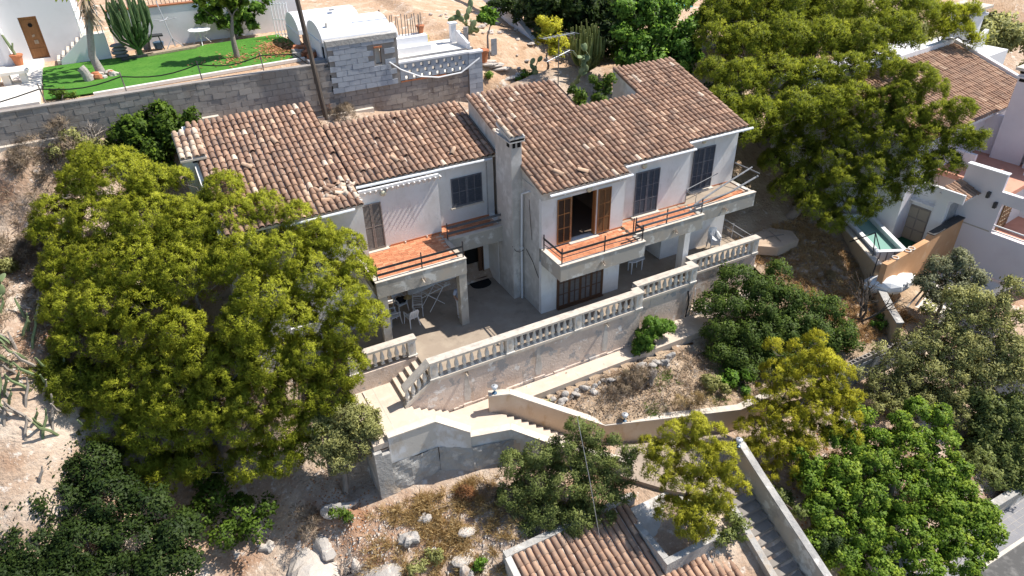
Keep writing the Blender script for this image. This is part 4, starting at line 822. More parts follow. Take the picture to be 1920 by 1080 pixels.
for i in range(17):
    x=-1.1+i*.14; m=MB(); m.tube([(x,14.9+.25*math.sin(i*.4),8.9),(x+RNG.normal(0,.03),14.9+.25*math.sin(i*.4),9.95+RNG.normal(0,.08))],.025,4); m.build('stick',BARK,t)
t=thing('gate_post','white square post with a flat cap at the edge of the paved yard','post',(2.9,14.9,8.2)); m=MB(); m.box(2.75,3.05,14.7,15.0,8.2,9.2); m.build('shaft',NWH,t); m=MB(); m.box(2.68,3.12,14.63,15.07,9.202,9.28); m.build('cap',NWH,t); m=MB(); m.prism([(3.0,14.6,8.2),(3.0,13.2,8.2),(3.0,13.2,8.5),(3.0,14.6,8.9)],(.15,0,0)); m.build('wing',NWH,t)
m=MB(); m.tube([(3.35,14.2,8.0),(3.4,14.2,9.1)],[.16,.15],8); m.build('timber_stump',PALMB,None,label='grey upright log post beside the white gate post',cat='post')
m=MB(); m.tube([(.6,20.5,8.2),(.65,20.5,9.2)],.05,5); m.build('stake',WOODP,None,label='pale wooden stake standing alone in the upper dirt yard',cat='stake')
# gate
t=thing('iron_gate','white ornamental iron gate beside the vaulted roof','gate',(-5.4,18.5,8.8))
for k in range(6):
    m=MB(); m.tube([(-5.75+.14*k,19.0-.12*k,8.8),(-5.75+.14*k,19.0-.12*k,10.6)],.02,4); m.build('bar',MWh,t)
for z in (8.95,9.7,10.5):
    m=MB(); m.tube([(-5.75,19.0,z),(-5.05,18.4,z)],.022,4); m.build('rail',MWh,t)
# pile of blocks and rubble left of the outbuilding
for i in range(16):
    x=-5.3+RNG.normal(0,.3); y=14.6+RNG.normal(0,.6); m=MB(); a=RNG.uniform(0,3); s=RNG.uniform(.12,.22); m.obox((x,y,LZ+s*.8),(s*math.cos(a),s*math.sin(a),0),(-s*.7*math.sin(a),s*.7*math.cos(a),0),(0,0,s*.7)); m.build('rubble_block',POT if i%3 else BLK,None,label='broken brick or block in the rubble pile left of the outbuilding',cat='rubble',group='rubble beside the outbuilding')
m=MB(); m.box(-5.6,-4.8,12.5,13.0,8.55,8.95); m.build('concrete_channel',PAVE,None,label='grey concrete channel piece on the wall top beside the pole',cat='concrete piece')
# utility pole and cables
t=thing('utility_pole','dark leaning timber utility pole in front of the block wall','utility pole',(-5.25,12.15,6.2))
m=MB(); m.tube([(-5.32,12.1,6.0),(-5.75,12.05,11.8),(-6.05,12.0,16)],[.12,.105,.09],8); m.build('shaft',POLE,t)
m=MB(); P=[bpy_ for bpy_ in ((-1.0,13.0,13.2),(3.0,13.0,12.35),(8.0,13.0,11.5),(13,13.0,11.1),(20,13.0,11.6),(28,13.0,12.8))]; m.tube(P,.03,4); m.build('power_cable',MG,None,label='pale overhead cable crossing above the green trees at the top',cat='cable')
# TV aerial
t=thing('tv_aerial','rusty television aerial mast rising behind the middle roof ridge','aerial',(7.3,10.9,6))
m=MB(); m.tube([(7.3,10.9,5.5),(7.3,10.9,8.85)],.03,5); m.build('mast',BARK,t)
for z,L,dy in ((8.8,.8,-.3),(7.75,.9,.3)):
    m=MB(); m.tube([(7.3-L,10.9-dy,z-.1),(7.3+L,10.9+dy,z+.12)],.022,4); b=m.build('boom',MG,t)
    for k in range(8):
        x=7.3-L+L*2*k/7; y=10.9-dy+2*dy*k/7; m=MB(); m.tube([(x-.1,y+.28,z-.1+.22*k/7),(x+.1,y-.28,z-.1+.22*k/7)],.014,4); m.build('element',MG,b)
# yard to the right: stones, pots, wall
for i in range(12):
    x=4.7+RNG.uniform(-.6,1.7); y=13.2+RNG.uniform(-.7,.6)-.2*(x-4.7); a=RNG.uniform(0,6); m=MB(); m.blob((x,y,ground(x,y)+.06),(RNG.uniform(.3,.6),RNG.uniform(.2,.35),.09),i+7,.3,9,5); m.build('flat_stone',ROCKW,None,label='flat pale slab of the crazy paving in the dirt yard',cat='stone slab',group='pale paving slabs in the dirt yard')
for i in range(40):
    x=RNG.uniform(4,11); y=RNG.uniform(13.3,22); r=RNG.uniform(.08,.26); m=MB(); m.blob((x,y,ground(x,y)+r*.2),(r,r*.8,r*.45),i+50,.3,7,4); m.build('yard_stone',ROCKW,None,label='loose stone lying about the upper dirt yard',cat='stone',group='stones in the upper yard')
t=thing('yard_wall','low pale rendered wall running diagonally up the dirt yard to a brick post','wall',(9,21,6))
slopewall([(8.5,15.6,7.25),(9.4,20,7.9),(10.4,30,9.2)],-.25,lambda p:p.z-.8,NWH,t,WHT)
m=MB(); m.box(8.35,8.75,15.2,15.6,6.0,7.35); m.build('brick_post',COP,t)
t=potted(4.15,13.75,ground(4.15,13.75),.32,.7,'tall terracotta pot at the end of the grey block parapet')
m=MB(); m.box(4.9,5.25,14.2,14.24,ground(5,14.2),ground(5,14.2)+.9); m.build('leaning_board',MG,None,label='grey board leaning beside the papaya stem',cat='board')
t=potted(1.05,14.9,8.95,.22,.4,'red pot standing behind the row of thin sticks')
# ================= GARAGE ROOF BELOW AND STREET
def GP(y): return -4.05+.3*(y+7.8)
GAR=thing('garage','low garage building with a brown barrel tiled roof at the bottom edge of the picture','garage',(-2,-11,-8))
m=MB(); m.box(-5.65,1.75,-13.4,-7.95,-9,-5.75); m.prism([(-5.65,-7.95,-5.75),(-5.65,-13.4,-5.75),(-5.65,-13.4,GP(-13.4)-.12),(-5.65,-7.95,GP(-7.95)-.12)],(7.4,0,0)); m.build('wall',PG,GAR)
m=MB(); m.box(-5.9,-.2,-7.78,-7.5,-5.2,-3.93); m.build('back_parapet',RC,GAR)
m=MB(); m.prism([(-5.95,-7.78,-3.95),(-5.95,-13.6,GP(-13.6)-.02),(-5.95,-13.6,-6.6),(-5.95,-7.78,-6.6)],(.24,0,0)); m.build('side_parapet',PG,GAR)
m=MB(); m.prism([(-5.7,-13.6,GP(-13.6)-.1),(-5.7,-7.8,GP(-7.8)-.1),(-5.7,-7.8,GP(-7.8)),(-5.7,-13.6,GP(-13.6))],(5.1,0,0)); m.prism([(-.597,-13.6,GP(-13.6)-.1),(-.597,-10.42,GP(-10.42)-.1),(-.597,-10.42,GP(-10.42)),(-.597,-13.6,GP(-13.6))],(2.45,0,0)); g_roof=m.build('roof',COP,GAR)
m=MB(); pans(m,-5.7,-.62,-13.6,-7.8,GP,19); pans(m,-.6,1.85,-13.6,-10.42,GP,9); m.build('roof_channel_tiles',PAN,g_roof,kind='stuff')
TM2=[meshdata(barrel(t,L=.5,r0=.112,r1=.095,n=7),'tile',TILE,True) for t in (.2,.3,.4,.48,.55,.62,.7,.78,.5,.35,.66,.58,.84)]
gt=rooftiles(-5.7,-.62,-13.6,-7.85,GP,.3,pitch=.268)+rooftiles(-.62,1.85,-13.6,-10.45,GP,.3,pitch=.268)
lay(gt,TM2,'tile',g_roof,290,'tile_rows',TILE)
t=thing('roof_planter','weathered concrete planter box let into the garage roof around the young pine','planter',(.5,-9.3,-5))
m=MB(); m.box(-.85,-.6,-10.4,-7.7,-5.4,-4.2); m.build('side',RC,t); m=MB(); m.box(-.85,1.75,-10.65,-10.402,-5.4,-4.23); m.build('side',RC,t); m=MB(); m.box(1.5,1.75,-10.4,-7.7,-5.4,-4.2); m.build('side',RC,t)
m=MB(); m.box(-.598,1.498,-10.4,-7.7,-5.5,-4.6); m.build('soil',DIRT,t)
m=MB(); m.box(4,40,-13.75,-13.5,-9.5,-6.95); t=thing('street_wall','low rendered wall along the pavement at the lower right corner','wall',(14,-13.6,-8)); m.build('wall_face',PC,t); m=MB(); m.box(4,40,-13.8,-13.45,-6.948,-6.85); m.build('coping',RC,t)
m=MB(); m.box(4,40,-15.0,-13.752,-8.2,-7.76); struct(m,'pavement',PAVE)
m=MB(); 
for i in range(28): m.box(11+i*.3,11.014+i*.3,-14.8,-13.76,-7.761,-7.757)
for j in range(4): m.box(11,20,-14.6+j*.26,-14.588+j*.26,-7.7605,-7.7565)
struct(m,'pavement_joints',PC)
m=MB(); m.box(4,40,-15.15,-15.002,-8.2,-7.74); struct(m,'kerb',COP)
m=MB(); m.box(0,60,-24,-15.152,-8.3,-7.88); struct(m,'road',ASPH)
# ================= NEIGHBOUR ON THE EAST SIDE
NX,NY=21.3,-2.3; NR=math.radians(8)
def nthing(name,label,cat,X=0,Y=0,z=-1):
    t=thing(name,label,cat,(NX+X*math.cos(NR)-Y*math.sin(NR),NY+X*math.sin(NR)+Y*math.cos(NR),z)); t.rotation_euler=(0,0,NR); t['_']=0; del t['_']; return t,(t.location.x-X,t.location.y-Y)
class NM(MB):
    def __init__(s,o): MB.__init__(s); s.o=o
    def b(s,x0,x1,y0,y1,z0,z1,tone=.5): return s.box(x0+s.o[0],x1+s.o[0],y0+s.o[1],y1+s.o[1],z0,z1,tone)
    def p(s,poly,vec): return s.prism([(x+s.o[0],y+s.o[1],z) for x,y,z in poly],vec)
NB,o=nthing('neighbour_villa','white and pink neighbouring villa with tiled roof, tall chimneys and terraces, on the right','house')
def nb(name,mat,*boxes,par=None):
    m=NM(o)
    for b in boxes: m.b(*b)
    return m.build(name,mat,par or NB)
nb('wall',NWH,(.2,.45,-1.5,3.2,-1.2,2.3)); nb('wall',NWH,(.452,1.5,-1.5,-1.25,-1.2,2.1)); nb('wall',NWH,(.1,.2,-1.55,-.95,-1.2,2.1))
nb('wall',NWH,(-.6,-.35,1.5,3.6,-1.2,2.6)); nb('wall',NWH,(-.348,.198,3.2,3.45,-1.2,2.6))
d=nb('door',WT,(.16,.198,-.85,.32,-.98,.98))
m=NM(o)
for r in range(3):
    for c in range(2): m.b(.135,.158,-.80+c*.56,-.80+c*.56+.5,-.9+r*.62,-.9+r*.62+.55)
m.build('louvre_slats',mk('beige shutter',(.33,.28,.22),.8),d,kind='stuff')
nb('door_canopy',NWH,(-.15,.198,-.98,.5,1.3,1.36))
nb('window_shutter',MG,(.55,1.45,-1.53,-1.502,-.9,1.5))
# lean to roof
m=NM(o); m.p([(-.1,-2.25,2.1),(-.1,-1.2,2.5),(-.1,-1.2,2.42),(-.1,-2.25,2.02)],(1.6,0,0)); lr=m.build('roof',NWH,NB)
nb('roof_verge',NWH,(-.22,-.1,-2.3,-1.2,2.0,2.5)); 
lay(rooftiles(NX-.1+0,NX+1.5,NY-2.25,NY-1.22,lambda y:2.1+.38*(y-NY+2.25),.38),TILEM,'tile',lr,0,'roof_tiles',TILE)
# body below the terrace: wall facing west with a balcony opening
m=NM(o); m.b(1.5,1.75,-3.4,-1.25,-1.95,2.55); m.b(1.5,1.75,-6.6,-3.4,-1.95,.35); m.b(1.5,1.75,-6.6,-3.4,1.95,2.55); m.b(1.5,1.75,-12,-6.6,-1.95,2.55); m.build('wall',NPK,NB)
nb('wall',NPK,(1.5,1.72,-3.2,-1.3,2.552,3.42)); nb('wall',NPK,(1.5,1.72,-9,-4.2,2.552,3.6)); nb('parapet_coping',NWH,(1.45,1.8,-3.22,-1.28,3.422,3.48))
nb('balcony_floor',PINK,(1.75,4.5,-6.6,-3.4,.2,.34)); nb('wall',NWH,(4.5,4.7,-6.6,-3.4,.2,2.5)); nb('wall',NWH,(1.752,4.5,-3.4,-3.25,.34,2.5))
sh=nb('window_shutter',WB,(1.8,2.9,-3.46,-3.42,.36,1.9))
m=NM(o)
for i in range(5): m.b(1.82+i*.22,1.84+i*.22,-3.49,-3.462,.4,1.88)
for j in range(5): m.b(1.82,2.9,-3.49,-3.463,.6+j*.28,.62+j*.28)
m.build('lattice',WOODP,sh,kind='stuff')
m=NM(o); m.b(1.45,1.5,-6.6,-3.4,.78,.84); rl_=m.build('balcony_rail',MWh,NB); nb('balcony_rail',MWh,(1.45,1.5,-6.6,-3.4,.5,.55)); nb('wall_seam',PC,(1.485,1.498,-3.3,-1.5,.36,.42))
for y,z in ((-2.7,2.1),(-3.15,1.7)):
    nb('wall_lantern',MB_,(1.3,1.495,y-.07,y+.07,z,z+.3))
nb('terrace_floor',PINK,(1.752,6.2,-3.5,.2,2.3,2.55))
nb('wall',NPK,(1.9,12,.2,.45,-1,4.7)); nb('wall',NPK,(5.9,6.15,-.7,.198,2.55,4.7)); nb('wall',NWH,(3.2,3.4,-.9,.198,2.552,3.3))
nb('chimney_tower',NPK,(5.5,7.6,-2.25,-.72,2.552,7.1)); nb('chimney_slot',DK,(5.47,5.498,-2.2,-.8,6.72,6.86)); nb('chimney_slot',DK,(5.6,7.5,-2.28,-2.252,6.72,6.86)); nb('chimney_band',NWH,(5.42,7.68,-2.33,-.64,6.9,6.98)); nb('chimney_slot',DK,(5.52,7.58,-2.23,-.74,7.102,7.28)); nb('chimney_cap',COP,(5.3,7.8,-2.45,-.52,7.282,7.42))
nb('wall',NWH,(5.3,8.5,-5.8,-2.45,2.552,5.0)); nb('parapet',NWH,(4.4,4.65,-6.5,-2.9,2.552,3.6))
def NP(Y): return 4.8+.33*Y
m=NM(o); m.p([(-1.2,-.1,NP(-.1)-.15),(-1.2,5.2,NP(5.2)-.15),(-1.2,5.2,NP(5.2)),(-1.2,-.1,NP(-.1))],(12.2,0,0)); nr_=m.build('roof',NWH,NB)
T3=[meshdata(barrel(t,n=4),'tile',TILE,True) for t in (.25,.35,.45,.5,.55,.6,.66,.72,.4,.3,.58,.8,.9)]
lay(rooftiles(NX-1.2,NX+11,NY-.1,NY+5.2,lambda y:NP(y-NY),.33,exp=.42),T3,'tile',nr_,0,'roof_tiles',TILE)
nb('parapet',NWH,(-1.3,11.25,5.2,5.5,5.5,6.85)); 
m=NM(o); m.p([(11.0,-.2,NP(-.2)-.6),(11.0,5.2,NP(5.2)-.6),(11.0,5.2,NP(5.2)+.28),(11.0,-.2,NP(-.2)+.28)],(.28,0,0)); m.build('parapet',NWH,NB)
m=NM(o); m.p([(11.3,4.9,5.6),(14.5,4.9,5.6),(14.5,4.9,6.9)],(0,.25,0)); m.build('parapet',NWH,NB)
nb('wall',NWH,(-1.0,-.75,.2,5.2,-1,4.6)); nb('wall',NPK,(-.75,1.9,.2,.45,-1,4.7)); nb('wall',NWH,(11.3,16,4.0,9.5,-1,5.6)); nb('wall',NWH,(-1.2,11.2,5.5,9,-1,5.9)); nb('chimney_tower',NWH,(12.4,13.9,5.2,6.5,5.6,8.1)); nb('chimney_slot',DK,(12.37,12.398,5.35,6.35,7.6,7.75)); nb('chimney_band',NWH,(12.25,14.05,5.05,6.65,7.82,7.95)); nb('chimney_slot',DK,(12.45,13.85,5.25,6.45,8.102,8.25)); nb('chimney_cap',COP,(12.15,14.15,4.95,6.75,8.252,8.4))
m=NM(o); m.b(-3.2,.19,-1.6,3.5,-1.15,-.985); struct(m,'green_mat',mk('dark green mat',(.03,.11,.06),.95)).rotation_euler=(0,0,NR)
bpy.data.objects['green_mat'].location=(NX-1.5*math.cos(NR)-.95*math.sin(NR),NY-1.5*math.sin(NR)+.95*math.cos(NR),-1.15)
m=MB(); m.prism([(18.6,-6.9,-2.2),(17.6,-5.2,-2.2),(24,-4.2,-2.2),(30,-6,-2.2),(30,-6.6,-2.2)],(0,0,-.6)); struct(m,'neighbour_paving',WHT)
# orange wall
t,o2=nthing('orange_wall','orange tan rendered wall topped with two pairs of rings running up to the white villa','wall',-2.3,-1.8,-1.2)
m=NM(o2); m.p([(-5.6,-2.0,-2.6),(1.49,-2.0,-2.6),(1.49,-2.0,.62),(-1.6,-2.0,.62),(-1.75,-2.0,.38),(-5.6,-2.0,.38)],(0,.28,0)); m.build('wall_face',ORA,t)
m=NM(o2); m.p([(-1.6,-2.05,.622),(1.49,-2.05,.622),(1.49,-2.05,.67),(-1.6,-2.05,.67)],(0,.38,0)); m.build('coping',MB_,t)
rg=MB(); P=[(.15*math.cos(k*.52),.15*math.sin(k*.52),0) for k in range(13)]; rg.tube(P,.028,5,cap=False); rgm=meshdata(rg,'ring',WHT,True)
for k,X in enumerate((-4.7,-3.6,-3.25)): 
    q=inst('iron_ring',rgm,(NX+X*math.cos(NR)+1.86*math.sin(NR),NY+X*math.sin(NR)-1.86*math.cos(NR),.42)); tagset(q,['pale ring lying alone on the orange wall end','first of two pale rings side by side on the orange wall','second of two pale rings side by side on the orange wall'][k],'ring')
# tan garden wall
t=thing('tan_garden_wall','tan garden wall with pale broken coping separating the straw field from the pool yard','wall',(17,-3,-1.5))
slopewall([(18.15,-.7,-.1),(16.35,-4.35,-.1)],.26,lambda p:p.z-1.9,TAN,t); slopewall([(16.36,-4.4,-.95),(15.2,-6.2,-1.15),(14.75,-7.1,-1.3)],.3,lambda p:p.z-1.9,TAN,t,RC)
# pool tank
pd=Vector((.437,.9,0)); pn=Vector((.9,-.437,0)); P0=Vector((16.35,-4.35,0))+pd*.9+pn*.38
t=thing('pool_tank','white framed above ground pool tank with green water behind the tan wall','pool',(P0.x,P0.y,-1))
def pb(name,mat,a0,a1,b0,b1,z0,z1):
    m=MB(); c=P0+pd*(a0+a1)/2+pn*(b0+b1)/2; m.obox((c.x,c.y,(z0+z1)/2),pd*(a1-a0)/2,pn*(b1-b0)/2,(0,0,(z1-z0)/2)); m.build(name,mat,t)
pb('side_panel',MWh,0,.1,0,1.5,-1,.1); pb('side_panel',MWh,3.9,4.0,0,1.5,-1,.1); pb('side_panel',MWh,.1,3.9,0,.1,-1,.1); pb('side_panel',MWh,.1,3.9,1.4,1.5,-1,.1); pb('water',WATER,.1,3.9,.1,1.4,-.9,-.14)
pb('rim',MWh,-.06,.16,-.06,1.56,.102,.15); pb('rim',MWh,3.84,4.06,-.06,1.56,.102,.15); pb('rim',MWh,.16,3.84,-.06,.16,.102,.15); pb('rim',MWh,.16,3.84,1.34,1.56,.102,.15)
for k in range(4): pb('rib',PAVE,-.03,-.002,.15+.36*k,.2+.36*k,-1,.08)
t=thing('wire_frame','thin dark metal prop frame standing at the end of the tan wall','frame',(16.2,-4.5,-1))
for a,b in (((16.3,-4.3,-1.2),(17.3,-3.2,.9)),((17.6,-4.3,-1.2),(17.3,-3.2,.9)),((17.3,-3.2,.9),(17.1,-2.1,-.1)),((16.3,-4.3,-1.2),(16.35,-4.3,.3))):
    m=MB(); m.tube([a,b],.03,4); m.build('strut',MB_,t)
for k,(c,s) in enumerate((((16.75,-4.85,-1.0),.85),((17.75,-4.9,-1.05),.7))):
    m=MB(); m.blob((c[0],c[1],c[2]),(s*1.1,s*.75,s*.55),40+k,.3,12,8); m.build('white_cover',MWh,None,label=['larger white sheeted heap below the orange wall','smaller white sheeted heap partly behind the silver bush'][k],cat='covered heap')
for k in range(4):
    m=MB(); a=Vector((16.0+.5*k,-6.6-.1*k,-1.1)); m.tube([a,a+Vector((1.7,.5+.1*k,.1))],.045,5); m.build('lying_branch',TWIG,None,label=['dead branch over the tan wall, uppermost beside the silver bush','dead branch over the tan wall, second below the silver bush','dead branch over the tan wall, third down towards the olive trees','dead branch over the tan wall, lowest one touching the olive trees'][k],cat='branch',group='dead branches over the tan wall')
# concrete slab platform beside the villa
t=thing('well_cover','low concrete platform with crossed iron bars in the sun patch beside the villa','platform',(14,-.1,-.2))
m=MB(); m.prism([(12.7,.9,.0),(12.6,-.2,.0),(13.4,-.85,.0),(14.9,-.75,.0),(15.3,.1,.0),(14.6,.9,.0)][::-1],(0,0,-.5)); m.build('slab',mk('tan platform screed',(.5,.375,.275),.93,[((.4,.29,.2),1.5,.5,.75)]),t)
m=MB(); m.tube([(13.6,.2,.03),(14.6,0,.03)],.025,4); m.build('iron_bar',BARK,t); m=MB(); m.tube([(14.2,.6,.06),(13.9,-.5,.06)],.025,4); m.build('iron_bar',BARK,t)
m=MB(); m.box(12.1,14.2,2.2,2.4,-1,1.6); t=thing('side_railing','thin metal hand rail on the dark side of the terrace','railing',(12.05,1,0))
for z in (.4,.75): 
    q=MB(); q.tube([(12.03,-.3,z),(12.05,2.6,z+.05)],.02,5); q.build('rail',MG,t)
for y in (-.2,1.1,2.4):
    q=MB(); q.tube([(12.04,y,-.1),(12.04,y,.85)],.022,5); q.build('post',MG,t)
